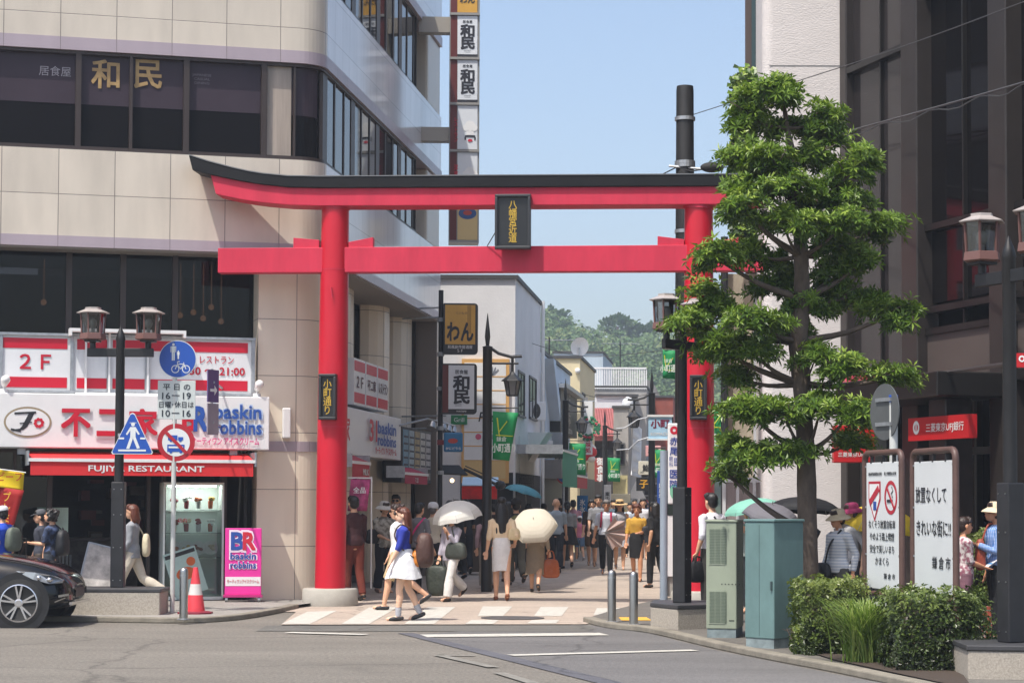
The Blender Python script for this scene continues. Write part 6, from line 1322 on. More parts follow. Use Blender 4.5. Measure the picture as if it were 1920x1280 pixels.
def sign_back():
    d = 22.6; M = facing(1658, 772, d, R(-70)); t = thing('round_sign_back', 'grey back of a round road sign on a white post with a blue cap', 'road sign', (W(1674, 900, d).x, d, .06))
    b = MB(M); b.tube([(0, 0, -.012), (0, 0, 0)], .3, 32); b.build('plate', mat('sign_back_grey', hexc('5c5f60'), .5, .2, var=.15), t); b = MB(M)
    for y in (-.13, .13): b.box(-.16, .16, y - .02, y + .02, 0, .02)
    b.build('bracket', GALV, t); p = W(1673, 760, d - .03); b = MB(); b.tube([(p.x, d - .1, .06), (p.x, d - .1, W(0, 746, d).z)], .045, 14); b.build('post', mat('white_post', hexc('c4c6c2'), .4), t, smooth=True); b = MB(); b.lathe([(.048, W(0, 748, d).z), (.05, W(0, 735, d).z), (.03, W(0, 733, d).z)], (p.x, d - .1, 0), 14); b.build('cap', SBLUE, t)
sign_back()
# ================================================================ wooded hill and haze
def street_extras():
    M = facing(676, 930, 34.9, .1); t = thing('flag_banner', 'pink and white flag banner hanging beside the maroon sweater man', 'banner', M.translation); b = MB(M); vs = [(-.16 + .32 * i / 5 - .05 * j / 5, .28 - .52 * j / 5, .03 * math.sin(i * 1.3 + j)) for i in range(6) for j in range(6)]; b.add(vs, [(i * 6 + j, i * 6 + j + 1, i * 6 + j + 7, i * 6 + j + 6) for i in range(5) for j in range(5)]); o = b.build('cloth', mat('pink_print', hexc('b04a78'), .8, var=.6, vscale=6), t, smooth='all'); o.modifiers.new('s', 'SOLIDIFY').thickness = .004; b = MB(M); b.tube([(-.2, .3, 0), (.18, .3, 0)], .01, 6); b.tube([(.18, .32, 0), (.18, -1.5, 0)], .012, 6); b.build('pole', WHITE, t)
    text('全品', M, WHITE, t, w=.2, x=-.02, y=.1, z=.05, bold=.03)
    M = facing(1092, 945, 63, 0); t = thing('blue_banner', 'upright blue banner board standing in the street crowd', 'banner', M.translation); b = MB(M); b.box(-.16, .16, -.9, .26, -.04, 0); b.build('panel', mat('banner_blue', hexc('2a6fa8'), .6), t); text(vert('氷氷'), M, WHITE, t, w=.16, h=.4, x=0, y=-.05, bold=.03); b = MB(M); b.box(-.2, .2, -.95, -.9, -.2, .1); b.build('foot', GALV, t)
    for px, py, d, lab in ((1030, 632, 74, 'thin television aerial on the roof behind the blue building'), (1163, 640, 100, 'small television aerial above the white railing')):
        p = W(px, py, d); t = thing('roof_aerial', lab, 'aerial', p - Vector((0, 0, 1.2))); b = MB(); b.tube([p - Vector((0, 0, 2.2)), p], .03, 6); b.build('mast', DARKIRON, t); b = MB(); b.tube([p - Vector((.9, 0, .1)), p + Vector((.9, 0, -.1))], .015, 5)
        for q in range(8): b.tube([p + Vector((-.8 + .22 * q, -.3, -.1)), p + Vector((-.8 + .22 * q, .3, -.1))], .01, 4)
        b.build('boom', GALV, t)
    for px, py, d, w_, h_, col, words, vertical, lab in ((1162, 940, 76, .75, .55, 'd6cfb4', '', 0, 'cream board at the foot of the stained concrete building'), (1139, 930, 74, .25, .8, 'd9dadc', '案内', 1, 'narrow white upright sign board by the third lamp'), (1094, 770, 70, .3, .9, 'd8d4cc', '茶寮', 1, 'small white upright sign behind the second lamp arm'), (1126, 880, 82, .5, .9, '8f3a34', '御食事', 1, 'dull red upright sign beyond the second flag'), (1178, 905, 88, .5, .5, '3d4f7a', '酒', 0, 'small blue square sign by the pale yellow shop'), (1240, 920, 58, .22, 1.1, '2b4f98', '駐車場', 1, 'tall blue upright sign beside the grey clinic post'), (1225, 845, 70, .5, .35, 'd8a0a0', 'お茶', 0, 'pink shop sign behind the street name sign')):
        small(px, py, d, 'shop_sign', lab, 'sign', lettered(w_, h_, mat('street_sign_' + col, hexc(col), .5, var=.08), [(words, 0, 0, w_ * .7 if not vertical else w_ * .6)] if words else [], INK if col[0] in 'd' else WHITE, vertical=bool(vertical)))
    for px, py, d, lab in ((1008, 770, 55.5, 'white air conditioner box on the wall of the pale grey building'), (1022, 842, 58.5, 'grey air conditioner box low on the blue building'), (1092, 850, 70, 'air conditioner box on the cream house')):
        M = facing(px, py, d, R(50)); t = thing('air_conditioner', lab, 'air conditioner', M.translation); b = MB(M); b.box(-.35, .35, -.25, .25, -.28, 0); b.build('case', OFFW, t, bevel=.02); b = MB(M); ring(b, -.08, 0, .05, .2, .004, 20); b.build('fan_grille', DARKIRON, t)
    wire('street_cable', 'thin cable sagging across the street from the grey building to the right row', [W(985, 640, 54), W(1100, 668, 56), W(1260, 655, 54)], .008); wire('street_cable', 'lower cable crossing the street beyond the second lamp', [W(1080, 735, 70), W(1150, 748, 70), W(1262, 730, 66)], .01)
    p = W(1194, 918, 80); t = thing('folded_awning', 'pale grey triangular cloth hanging beside the far shop', 'awning', p); b = MB(); b.add([(p.x - .35, 80, p.z - .3), (p.x + .35, 80, p.z - .35), (p.x, 80, p.z + .4), (p.x, 80.3, p.z - .3)], [(0, 1, 2), (1, 3, 2), (3, 0, 2), (0, 3, 1)]); b.build('cloth', OFFW, t); b = MB(); b.tube([(p.x, 80.1, .05), (p.x, 80.1, p.z + .4)], .025, 6); b.build('pole', GALV, t)
street_extras()
def hill():
    rnd = random.Random(21); prof = [(-3000, 560), (200, 560), (700, 575), (1000, 588), (1014, 590), (1050, 604), (1085, 616), (1118, 634), (1135, 628), (1190, 630), (1240, 632), (1300, 625), (1350, 620), (1500, 600), (2000, 570), (4500, 560)]
    def top(px):
        for (a, ya), (b_, yb) in zip(prof, prof[1:]):
            if a <= px <= b_: return ya + (yb - ya) * (px - a) / (b_ - a)
        return 570
    d0, d1 = 230, 330; vs = []; fs = []; NX, NY = 60, 10
    for i in range(NX + 1):
        px = -1500 + 5000 * i / NX
        for j in range(NY + 1): q = j / NY; d = d0 + (d1 + 60 - d0) * q; x = (px - 960) / 4000 * d; H = (W(0, top(px), d1).z - 4.3) * math.sin(min(1, q / .66) * math.pi / 2) ** .9; vs.append((x, d, -.5 + H))
    for i in range(NX):
        for j in range(NY): k = i * (NY + 1) + j; fs.append((k, k + 1, k + NY + 2, k + NY + 1))
    o = MB().add(vs, fs).build('hill', mat('hill_ground', (.03, .05, .02), .95, var=.3, vscale=.1), smooth='all'); structure(o)
    lv = Leaves()
    def crown(px, d, zc, r, n, sz, tone):
        x = (px - 960) / 4000 * d
        for _ in range(n):
            u = Vector((rnd.gauss(0, 1), rnd.gauss(0, 1), rnd.gauss(0, 1))).normalized(); u.y = -abs(u.y) if rnd.random() < .7 else u.y; rr = r * rnd.uniform(.72, 1.05) * (1 + .22 * math.sin(5 * u.x + px) * math.cos(4 * u.z + d)); p = Vector((x, d, zc)) + Vector((u.x * rr, u.y * rr, u.z * rr * .85))
            dr = (u.cross(Vector((rnd.uniform(-1, 1), rnd.uniform(-1, 1), rnd.uniform(-1, 1)))) + u * .3).normalized(); lv.leaf(p, dr, u, sz * rnd.uniform(.7, 1.4), sz * rnd.uniform(.6, 1), min(1, max(0, tone + .15 * u.z + rnd.uniform(-.12, .12))), .1)
    for row in range(12):
        q = row / 11; d = d0 + 8 + (d1 - d0 - 4) * q; n = 56
        for i in range(n):
            px = 960 + 480 * (i + rnd.random()) / n - 20; H = (W(0, top(px), d1).z - 4.3) * math.sin(min(1, (d - d0) / (d1 + 60 - d0) / .66) * math.pi / 2) ** .9
            r = rnd.uniform(1.3, 2.9); crown(px, d + rnd.uniform(-4, 4), H + r * .55 + .9 + rnd.uniform(-.5, 1.2), r, int(40 + 30 * r), .55, .2 + rnd.random() * .55)
    tag(lv.build('distant_wood', leaf_mat('wood_leaf', [(.025, .06, .02), (.05, .11, .03), (.09, .16, .04), (.16, .19, .05)], .15, .6)), 'hazy mass of trees covering the hill at the end of the street', 'wood', kind='stuff')
    for px, y, rad, lab in ((1158, 612, 2.3, 'broad topped tree standing above the ridge of the hill'), (1040, 600, 2.0, 'round tree standing on the left end of the hill ridge'), (1212, 626, 1.7, 'small pointed tree on the right of the hill ridge')):
        lv = Leaves(); d = 322; c = W(px, y, d); t = thing('ridge_tree', lab, 'tree', (c.x, d, c.z - 8)); rr = rnd
        for _ in range(420):
            u = Vector((rnd.gauss(0, 1), rnd.gauss(0, 1), rnd.gauss(0, 1))).normalized(); f = rnd.uniform(.5, 1.05) * (1 + .3 * math.sin(6 * u.x + px)); lv.leaf(c + Vector((u.x * rad * f, u.y * rad * f, u.z * rad * .65 * f)), (u + Vector((rnd.uniform(-1, 1), 0, rnd.uniform(-1, 1)))).normalized(), u.cross(Vector((1, .2, .3))).normalized(), .9, .6, rnd.random() * .5 + .3, .1)
        lv.build('crown', MATS['wood_leaf'], t); b = MB(); b.tube([c - Vector((0, 0, 8)), c], [.35, .2], 8); b.build('trunk', BARK, t)
hill()
def haze():
    m = bpy.data.materials.new('haze_air'); m.use_nodes = True; n = m.node_tree; n.nodes.clear(); o = n.nodes.new('ShaderNodeOutputMaterial'); v = n.nodes.new('ShaderNodeVolumePrincipled'); v.inputs['Color'].default_value = (.78, .87, 1, 1); v.inputs['Density'].default_value = .0009; v.inputs['Anisotropy'].default_value = .2; n.links.new(v.outputs[0], o.inputs['Volume'])
    h = MB().box(-420, 420, -30, 520, -1.5, 62).build('haze', m); h['kind'] = 'stuff'
HAZE_HERE = True
# ================================================================ people
REMESH = []
def cloth(h, rough=.85, **k): return mat('cloth_' + h, hexc(h), rough, var=k.get('var', .12), vscale=k.get('vs', 7), bump=.8, bscale=k.get('bs', 11))
SKIN = {k: mat('skin_' + k, hexc(k), .5, var=.06, vscale=10) for k in ('d9a888', 'c98f6c', 'e3b99c')}
HAIRM = {'black': mat('hair_black', (.010, .008, .007), .4, var=.4, vscale=30, bump=.4, bscale=70, stretch=(1, 1, .15)), 'brown': mat('hair_brown', hexc('5a2d1a'), .4, var=.4, vscale=30, bump=.4, bscale=70, stretch=(1, 1, .15)), 'grey': mat('hair_grey', hexc('6b6663'), .5, var=.3, vscale=30, bump=.4, bscale=70, stretch=(1, 1, .15)), 'dark': mat('hair_dark', hexc('2c1a12'), .4, var=.4, vscale=30, bump=.4, bscale=70)}
EYE = mat('eye_dark', (.012, .009, .008), .25); LIP = mat('lip', hexc('a85a50'), .5); SUNG = mat('sunglass_lens', (.006, .006, .006), .08)
def patterned(name, a, b_, scale, kind='check'):
    if name in MATS: return MATS[name]
    m = bpy.data.materials.new(name); m.use_nodes = True; n = m.node_tree; b = n.nodes['Principled BSDF']; L = n.links; tc = n.nodes.new('ShaderNodeTexCoord'); rp = n.nodes.new('ShaderNodeMix'); rp.data_type = 'RGBA'; rp.inputs[6].default_value = (*hexc(a), 1); rp.inputs[7].default_value = (*hexc(b_), 1)
    if kind == 'check':
        fs = []
        for ax in ('X', 'Z'):
            w_ = n.nodes.new('ShaderNodeTexWave'); w_.bands_direction = ax; w_.inputs['Scale'].default_value = scale; L.new(tc.outputs['Object'], w_.inputs['Vector']); fs.append(w_)
        mm = n.nodes.new('ShaderNodeMath'); mm.operation = 'MULTIPLY'; L.new(fs[0].outputs['Fac'], mm.inputs[0]); L.new(fs[1].outputs['Fac'], mm.inputs[1]); L.new(mm.outputs[0], rp.inputs[0])
    elif kind == 'stripe':
        w_ = n.nodes.new('ShaderNodeTexWave'); w_.bands_direction = 'Z'; w_.inputs['Scale'].default_value = scale; L.new(tc.outputs['Object'], w_.inputs['Vector']); L.new(w_.outputs['Fac'], rp.inputs[0])
    else:
        w_ = n.nodes.new('ShaderNodeTexNoise'); w_.inputs['Scale'].default_value = scale; w_.inputs['Detail'].default_value = 3; L.new(tc.outputs['Object'], w_.inputs['Vector']); mr = n.nodes.new('ShaderNodeMapRange'); mr.inputs['From Min'].default_value = .42; mr.inputs['From Max'].default_value = .58; L.new(w_.outputs['Fac'], mr.inputs[0]); L.new(mr.outputs[0], rp.inputs[0])
    L.new(rp.outputs[2], b.inputs['Base Color']); b.inputs['Roughness'].default_value = .85; MATS[name] = m; return m
def rem(o, vox, sm=2):
    r = o.modifiers.new('remesh', 'REMESH'); r.mode = 'VOXEL'; r.voxel_size = vox; r.use_smooth_shade = True
    if sm: s = o.modifiers.new('smooth', 'SMOOTH'); s.iterations = sm; s.factor = .5
    REMESH.append(o); return o
class Fig: pass
def person(label, px, fy, h, yaw, top=None, bottom=None, shoes='1a1a1c', hair=('short', 'black'), hat=None, skin='d9a888', stride=14, la=None, ra=None, lean=0.0, headturn=0, z0=.012, far=False, sung=False, tilt=0, group=None, d=None, collar=None, wide=1.0, strap=None, socks=None):
    """yaw: 0 walks away, 180 towards the camera, 90 to the left, -90 to the right. Measures are for a 1.6 m figure, scaled to h."""
    rnd = random.Random(label); k = h / 1.6; P0 = G(px, fy, z0) if d is None else Vector((W(px, 900, d).x, d, z0)); Mx = Matrix.Translation(P0) @ Matrix.Rotation(R(yaw), 4, 'Z') @ Matrix.Scale(k, 4)
    t = thing('person', label, 'person', P0, group); F = Fig(); F.t = t; F.M = Mx; F.k = k
    vx = (.013 if far else .0085) * k
    V = Vector; ln = lambda z: math.tan(R(lean)) * max(0, z - .84)       # forward shift by lean
    # legs
    legs = []; hipz = .84
    for s, ph in ((-1, 1), (1, -1)):
        a = R(stride * ph); kb = R(4 + (abs(stride) * 1.5 if ph < 0 else abs(stride) * .35)); hp = V((s * .083, 0, hipz)); kn = hp + V((0, math.sin(a), -math.cos(a))) * .40; an = kn + V((0, math.sin(a - kb), -math.cos(a - kb))) * .37; legs.append((s, hp, kn, an, a - kb))
    drop = min(l[3].z for l in legs) - .075; dz = V((0, 0, drop)); legs = [(s, a - dz, b - dz, c - dz, g) for s, a, b, c, g in legs]; U = lambda x, y, z: V((x, y + ln(z), z - drop))
    body = MB(Mx)
    rings = [(.78, .10, .0), (.84, .15, -.005), (.92, .15, -.005), (1.0, .122, .0), (1.10, .13, .008), (1.2, .148, .01), (1.27, .145, .0), (1.32, .10, -.008), (1.35, .058, -.008), (1.40, .048, .0), (1.44, .047, .006)]
    body.tube([U(0, y, z) for z, r, y in rings], [r * wide if z < 1.3 else r for z, r, y in rings], 18, ratio=.66, side=(1, 0, 0))
    sh = [U(s * .155 * wide, -.005, 1.285) for s in (-1, 1)]
    arms = []
    for i, (s, spec) in enumerate(((-1, la), (1, ra))):
        if spec is None: spec = 8 * (1 if s > 0 else -1) * (1 if stride else 0)
        if isinstance(spec, (int, float)):
            a = R(spec * 1.6); tg = sh[i] + V((s * .055, math.sin(a) * .45 + .05, -math.cos(a) * .475))
        else: tg = U(*spec)
        A, L1, L2 = sh[i], .26, .235; dv = tg - A; D = min(dv.length, (L1 + L2) * .995); u = dv.normalized(); tg = A + u * D; ca = (L1 * L1 + D * D - L2 * L2) / (2 * L1 * D); ca = max(-1, min(1, ca)); hint = V((s * .35, -1, -.35)); hint = (hint - u * hint.dot(u)).normalized(); el = A + u * (L1 * ca) + hint * (L1 * math.sqrt(1 - ca * ca)); arms.append((s, A, el, tg))
    for s, hp, kn, an, g in legs:
        body.tube([hp + V((0, 0, .03)), hp.lerp(kn, .3), hp.lerp(kn, .75), kn, kn.lerp(an, .3) + V((0, -.012, 0)), kn.lerp(an, .7), an], [.083, .078, .06, .052, .052, .04, .033], 14)
        fd = V((0, math.cos(g * .6), math.sin(g * .6) if g > 0 else math.sin(g * .6))); body.tube([an + V((0, 0, .0)) - fd * .045 + V((0, 0, -.035)), an + fd * .03 + V((0, 0, -.035)), an + fd * .15 + V((0, 0, -.05))], [.035, .038, .026], 10, round_=True)
    for s, A, el, wr in arms:
        body.tube([A + V((-s * .03, 0, .0)), A + V((s * .012, 0, -.015)), A.lerp(el, .4), el, el.lerp(wr, .35), el.lerp(wr, .8), wr], [.05, .05, .041, .036, .036, .027, .022], 12)
        fa = (wr - el).normalized(); sidev = fa.cross(V((0, 1, 0)) if abs(fa.y) < .8 else V((0, 0, 1))); sidev = (sidev if sidev.length > .1 else V((1, 0, 0))).normalized(); nrm = fa.cross(sidev).normalized()
        body.tube([wr - fa * .01, wr + fa * .035, wr + fa * .075], [.022, .034, .034], 10, ratio=.5, side=tuple(nrm.cross(fa)), round_=True)
        lat = nrm.cross(fa).normalized()
        for q, (off, l) in enumerate(((-.027, .058), (-.009, .068), (.009, .063), (.027, .05))):
            b0 = wr + fa * .078 + lat * off; cv = nrm * (-s * .5 if True else 0); p1 = b0 + fa * l * .5; p2 = p1 + (fa * .8 + cv * .6).normalized() * l * .5; body.tube([b0 - fa * .02, b0, p1, p2], [.009, .0095, .009, .0075], 7, round_=True)
        th = wr + fa * .02 + lat * (-.026); body.tube([th, th + (fa * .6 - lat * .7).normalized() * .032, th + (fa * .6 - lat * .7).normalized() * .03 + fa * .032], [.012, .011, .008], 7, round_=True)
    # head
    HC = U(0, .022, 1.49); Hr = Matrix.Rotation(R(headturn), 3, 'Z') @ Matrix.Rotation(R(-tilt), 3, 'X'); hd = lambda x, y, z: HC + Hr @ V((x, y, z))
    body.ell(hd(0, -.005, .022), (.074, .092, .088), 16, 12, Hr); body.ell(hd(0, .022, -.035), (.056, .066, .075), 14, 10, Hr); body.ell(hd(0, .045, -.08), (.03, .03, .026), 10, 8, Hr)
    body.tube([hd(0, .082, .012), hd(0, .1, -.028), hd(0, .084, -.034)], [.008, .013, .01], 8, round_=True); body.ell(hd(0, .078, -.058), (.022, .012, .012), 8, 6, Hr)
    for s in (-1, 1): body.ell(hd(s * .078, -.005, -.012), (.012, .022, .032), 8, 8, Hr)
    F.body = rem(body.build('body', SKIN[skin], t), vx, 1)
    if not far:
        e = MB(Mx)
        for s in (-1, 1): e.ell(hd(s * .031, .079, .006), (.014, .007, .007), 8, 6, Hr)
        e.build('eye', EYE, F.body, smooth='all'); e = MB(Mx)
        for s in (-1, 1): e.tube([hd(s * .014, .087, .027), hd(s * .034, .085, .032), hd(s * .052, .073, .026)], .0035, 5)
        e.build('eyebrow', HAIRM.get(hair[1] if hair else 'black', EYE), F.body); e = MB(Mx); e.tube([hd(-.022, .082, -.06), hd(0, .092, -.058), hd(.022, .082, -.06)], [.003, .006, .003], 6); e.build('mouth', LIP, F.body)
    if sung:
        e = MB(Mx)
        for s in (-1, 1): e.ell(hd(s * .033, .09, .006), (.028, .008, .02), 10, 8, Hr); e.tube([hd(s * .06, .085, .012), hd(s * .078, .0, .012)], .004, 5)
        e.tube([hd(-.01, .095, .012), hd(.01, .095, .012)], .004, 5); e.build('sunglasses', SUNG, t)
    if hair:
        st, hc = hair; b = MB(Mx); b.ell(hd(0, -.02, .038), (.083, .094, .086), 16, 12, Hr)
        b.ell(hd(0, -.045, -.01), (.079, .062, .075), 14, 10, Hr)
        for i in range(9): a = -1.2 + .3 * i; b.tube([hd(.0 + .03 * math.sin(a), .03, .115), hd(.06 * math.sin(a), .075 * math.cos(a * .5), .085), hd(.076 * math.sin(a), .088 * math.cos(a * .9), .045 + .012 * rnd.random())], [.02, .018, .008], 6)
        if st in ('bob', 'long'):
            L_ = .16 if st == 'bob' else .36; 
            for i in range(13): a = R(100 + 160 * i / 12) if st == 'bob' else R(115 + 130 * i / 12); x, y = .075 * math.sin(a), .075 * math.cos(a); j = rnd.uniform(-.02, .02); b.tube([hd(x * .9, y - .01, .05), hd(x * 1.12, y * 1.1 - .015, -.04), hd(x * (1.2 if st == 'bob' else 1.25), y * 1.15 - .03, -.04 - L_ * .5), hd(x * (1.0 if st == 'bob' else 1.2) + j, y * 1.1 - .035 + j, -.03 - L_ + j)], [.03, .032, .03, .012], 8)
        if st == 'bun': b.ell(hd(0, -.07, .125), (.05, .05, .045), 12, 10, Hr)
        if st == 'pony': b.tube([hd(0, -.09, .05), hd(0, -.15, .02), hd(0, -.14, -.1), hd(.01, -.12, -.18)], [.025, .035, .03, .008], 10)
        if st == 'fluffy':
            for i in range(24): a, z_ = rnd.uniform(1.0, 5.3), rnd.uniform(-.06, .11); b.ell(hd(.088 * math.sin(a), -.02 + .085 * math.cos(a), z_), (.028,) * 3, 7, 6)
        rem(b.build('hair', HAIRM[hc], t), .011 * k, 1)
    if hat:
        kind, col = hat; m = col if not isinstance(col, str) else cloth(col); b = MB(Mx @ Matrix.Translation(hd(0, -.012, .055)) @ Hr.to_4x4() @ Matrix.Rotation(R(-8), 4, 'X'))
        if kind == 'bucket': b.lathe([(.165, -.055), (.15, -.035), (.098, .0), (.09, .05), (.07, .072), (.03, .08), (0, .08)], n=22); b.lathe([(.16, -.058), (.096, -.006), (.09, .0)], n=22)
        if kind == 'straw': b.lathe([(.19, -.02), (.188, -.012), (.1, .0), (.092, .07), (.07, .09), (0, .092)], n=26); b.lathe([(.19, -.022), (.1, -.006)], n=26)
        if kind == 'knit': b.lathe([(.094, -.035), (.102, -.02), (.1, .03), (.085, .068), (.05, .09), (0, .096)], n=20)
        if kind == 'cap': b.lathe([(.093, -.01), (.096, .0), (.09, .045), (.065, .072), (0, .082)], n=20); b.tube([(0, .05, .0), (0, .12, -.002), (0, .165, -.014)], [.07, .068, .045], 14, ratio=.12, side=(1, 0, 0))
        o = b.build('hat', m, t, smooth=True)
        if kind == 'straw': q = MB(b.M); q.lathe([(.103, .002), (.101, .025)], n=26); q.build('hat_band', BLACK, o, smooth=True)
    # clothes
    cv = (.015 if far else .012) * k
    def limb_clothes(b, A, el, wr, frac, r0=.06, r1=.045):
        pts = [A + V((-math.copysign(.03, A.x), 0, 0)), A + V((math.copysign(.014, A.x), 0, -.01))]
        if frac <= .5: pts += [A.lerp(el, frac), A.lerp(el, frac * 2)]; rr = [r0, r0, r0 * .93, r0 * .92]
        else: pts += [A.lerp(el, .5), el, el.lerp(wr, (frac - .5) * .9), el.lerp(wr, (frac - .5) * 1.9)]; rr = [r0, r0, r0 * .86, r1 + .004, r1, r1 * .86]
        b.tube(pts, rr, 12)
    if top:
        col, sl, hem = top; m = col if not isinstance(col, str) else cloth(col); b = MB(Mx)
        rg = [(hem, .158 if hem < .9 else .14, 0), (.92, .16, 0), (1.0, .14, .0), (1.1, .146, .008), (1.2, .163, .01), (1.27, .158, .0), (1.32, .105, -.008), (1.352, .066, -.006)]
        rg = [q for q in rg if q[0] >= hem]
        b.tube([U(0, y, z) for z, r, y in rg], [(r + (.012 if hem < .9 and z <= .92 else 0)) * wide for z, r, y in rg], 20, ratio=.7, side=(1, 0, 0))
        fr = {'none': 0, 'short': .45, 'half': .62, 'long': .97}[sl]
        if fr:
            for s, A, el, wr in arms: limb_clothes(b, A, el, wr, fr)
        o = rem(b.build('shirt', m, t), cv, 2)
        if collar: b = MB(Mx); b.tube([U(.06 * math.sin(a), -.008 + .05 * math.cos(a), 1.362) for a in [R(40 + 280 * i / 10) for i in range(11)]], .016, 8); b.build('collar', cloth(collar), t, smooth='all')
    if strap:
        b = MB(Mx)
        for s in (-1, 1): b.tube([U(s * .09, -.06, 1.32), U(s * .1, .0, 1.345), U(s * .1, .085, 1.30), U(s * .105, .125, 1.18), U(s * .12, .10, 1.02)], .022, 8, ratio=.4)
        b.build('backpack_strap', cloth(strap), t, smooth='all')
    if bottom:
        kind, col, zl = bottom; m = col if not isinstance(col, str) else cloth(col)
        if kind in ('trousers', 'shorts'):
            b = MB(Mx); b.tube([U(0, 0, z) for z in (.80, .85, .93, 1.0, 1.03)], [.12, .158 * wide, .156 * wide, .134 * wide, .13 * wide], 18, ratio=.72, side=(1, 0, 0))
            for s, hp, kn, an, g in legs:
                if kind == 'shorts': b.tube([hp + V((0, 0, .04)), hp.lerp(kn, .4), hp.lerp(kn, zl)], [.094, .098, .092], 14)
                else: b.tube([hp + V((0, 0, .04)), hp.lerp(kn, .35), hp.lerp(kn, .8), kn, kn.lerp(an, .4), kn.lerp(an, .97)], [.092, .09, .074, .07, .066 + zl, .056 + zl], 14)
            rem(b.build('trousers' if kind == 'trousers' else 'shorts', m, t), cv, 2)
        else:
            b = MB(Mx); n = 36; N = 9; ztop = 1.02 if kind != 'dress' else 1.02; vs = []; fs = []; sw = abs(math.sin(R(stride))) * .36
            flare = {'skirt': .03, 'flare': .10, 'dress': .09, 'tight': -.015}[kind]
            for i in range(N + 1):
                q = i / N; z = ztop + (zl - ztop) * q; base = .133 + .032 * min(1, q * 3); rx = (base + flare * q) * wide; ry = (base * .78 + flare * q + sw * q * (.3 if kind == 'tight' else .55)) * wide
                for j in range(n):
                    a = 2 * math.pi * j / n; wv = 1 + (.05 if kind in ('flare', 'dress') else .022) * q * math.sin(a * (9 if kind in ('flare', 'dress') else 5) + 1.3 * q + len(label)); vs.append(U(rx * wv * math.cos(a), ry * wv * math.sin(a) + sw * .1 * q, z + .012 * q * math.sin(3 * a)))
            for i in range(N):
                for j in range(n): fs.append((i * n + j, (i + 1) * n + j, (i + 1) * n + (j + 1) % n, i * n + (j + 1) % n))
            fs.append(tuple(range(n))); b.add(vs, fs); b.build('skirt', m, t, smooth='all')
    b = MB(Mx)
    for s, hp, kn, an, g in legs:
        fd = V((0, math.cos(g * .6), math.sin(g * .6))); c = an + V((0, 0, -.04)); b.tube([c - fd * .052 + V((0, 0, .006)), c - fd * .02 + V((0, 0, .004)), c + fd * .05, c + fd * .10 + V((0, 0, -.008)), c + fd * .145 + V((0, 0, -.012))], [.036, .041, .041, .037, .024], 12, ratio=.9, side=(1, 0, 0), round_=True)
    [rem(o_, .012 * k, 1) for o_ in b.each('shoe', cloth(shoes, .5), t)]
    if socks:
        b = MB(Mx)
        for s, hp, kn, an, g in legs: b.tube([an + V((0, 0, -.01)), an.lerp(kn, .32)], [.04, .048], 12)
        b.each('sock', socks, t, smooth=True)
    F.arms = arms; F.U = U; F.P = lambda x, y, z: Mx @ U(x, y, z); F.hand = [Mx @ (a[3] + (a[3] - a[2]).normalized() * .06) for a in arms]; F.Mb = lambda x, y, z: Mx @ Matrix.Translation(U(x, y, z)); return F
def umbrella(label, apex, axis, Rr, col, grip, n=8, depth=.42, edge=None, name='parasol'):
    axis = Vector(axis).normalized(); t = thing(name, label, 'umbrella', grip); h = Vector((1, 0, 0)); h = (h - axis * h.dot(axis)).normalized(); q = axis.cross(h); apex = Vector(apex); vs = [apex]; fs = []; N = 7; m_ = n * 6
    for i in range(1, N + 1):
        a = i / N; r = Rr * math.sin(a * math.pi / 2 * .98); z = -depth * Rr * 2 * (1 - math.cos(a * math.pi / 2))  * .62
        for j in range(m_):
            g = (j % 6) / 6; sag = 1 - .085 * math.sin(math.pi * g) * a; an = 2 * math.pi * j / m_; vs.append(apex + (h * math.cos(an) + q * math.sin(an)) * r * sag + axis * (z + .03 * Rr * math.sin(math.pi * g) * a * (1 if i == N else .2)))
    for j in range(m_): fs.append((0, 1 + j, 1 + (j + 1) % m_))
    for i in range(N - 1):
        for j in range(m_): a = 1 + i * m_; fs.append((a + j, a + m_ + j, a + m_ + (j + 1) % m_, a + (j + 1) % m_))
    m = mat('canopy_' + col, hexc(col), .7, var=.05, vscale=3); 
    if not any(x.type == 'BSDF_TRANSLUCENT' for x in m.node_tree.nodes):
        nn = m.node_tree; tr = nn.nodes.new('ShaderNodeBsdfTranslucent'); tr.inputs[0].default_value = (*hexc(col), 1); mx = nn.nodes.new('ShaderNodeMixShader'); mx.inputs[0].default_value = .25; nn.links.new(nn.nodes['Principled BSDF'].outputs[0], mx.inputs[1]); nn.links.new(tr.outputs[0], mx.inputs[2]); nn.links.new(mx.outputs[0], nn.nodes['Material Output'].inputs[0])
    me = MB(); me.add(vs, fs); o = me.build('canopy', m, t); 
    b = MB()
    for j in range(n):
        k = j * 6; b.tube([apex - axis * .02] + [vs[1 + i * m_ + k] - axis * .006 for i in range(0, N)], .004, 5)
    b.build('rib', STEEL, o); b = MB(); b.tube([apex + axis * .05, apex, grip], [.006, .008, .008], 8); b.build('shaft', STEEL, t); g2 = Vector(grip) - axis * .14; b = MB(); b.tube([Vector(grip) + axis * .04, g2], .015, 8, round_=True); b.build('handle', mat('handle_wood', hexc('6b4a2f'), .5), t)
    if edge: b = MB(); b.tube([vs[1 + (N - 1) * m_ + j % m_] for j in range(m_ + 1)], .008, 5); b.build('edging', cloth(edge), o)
    return t
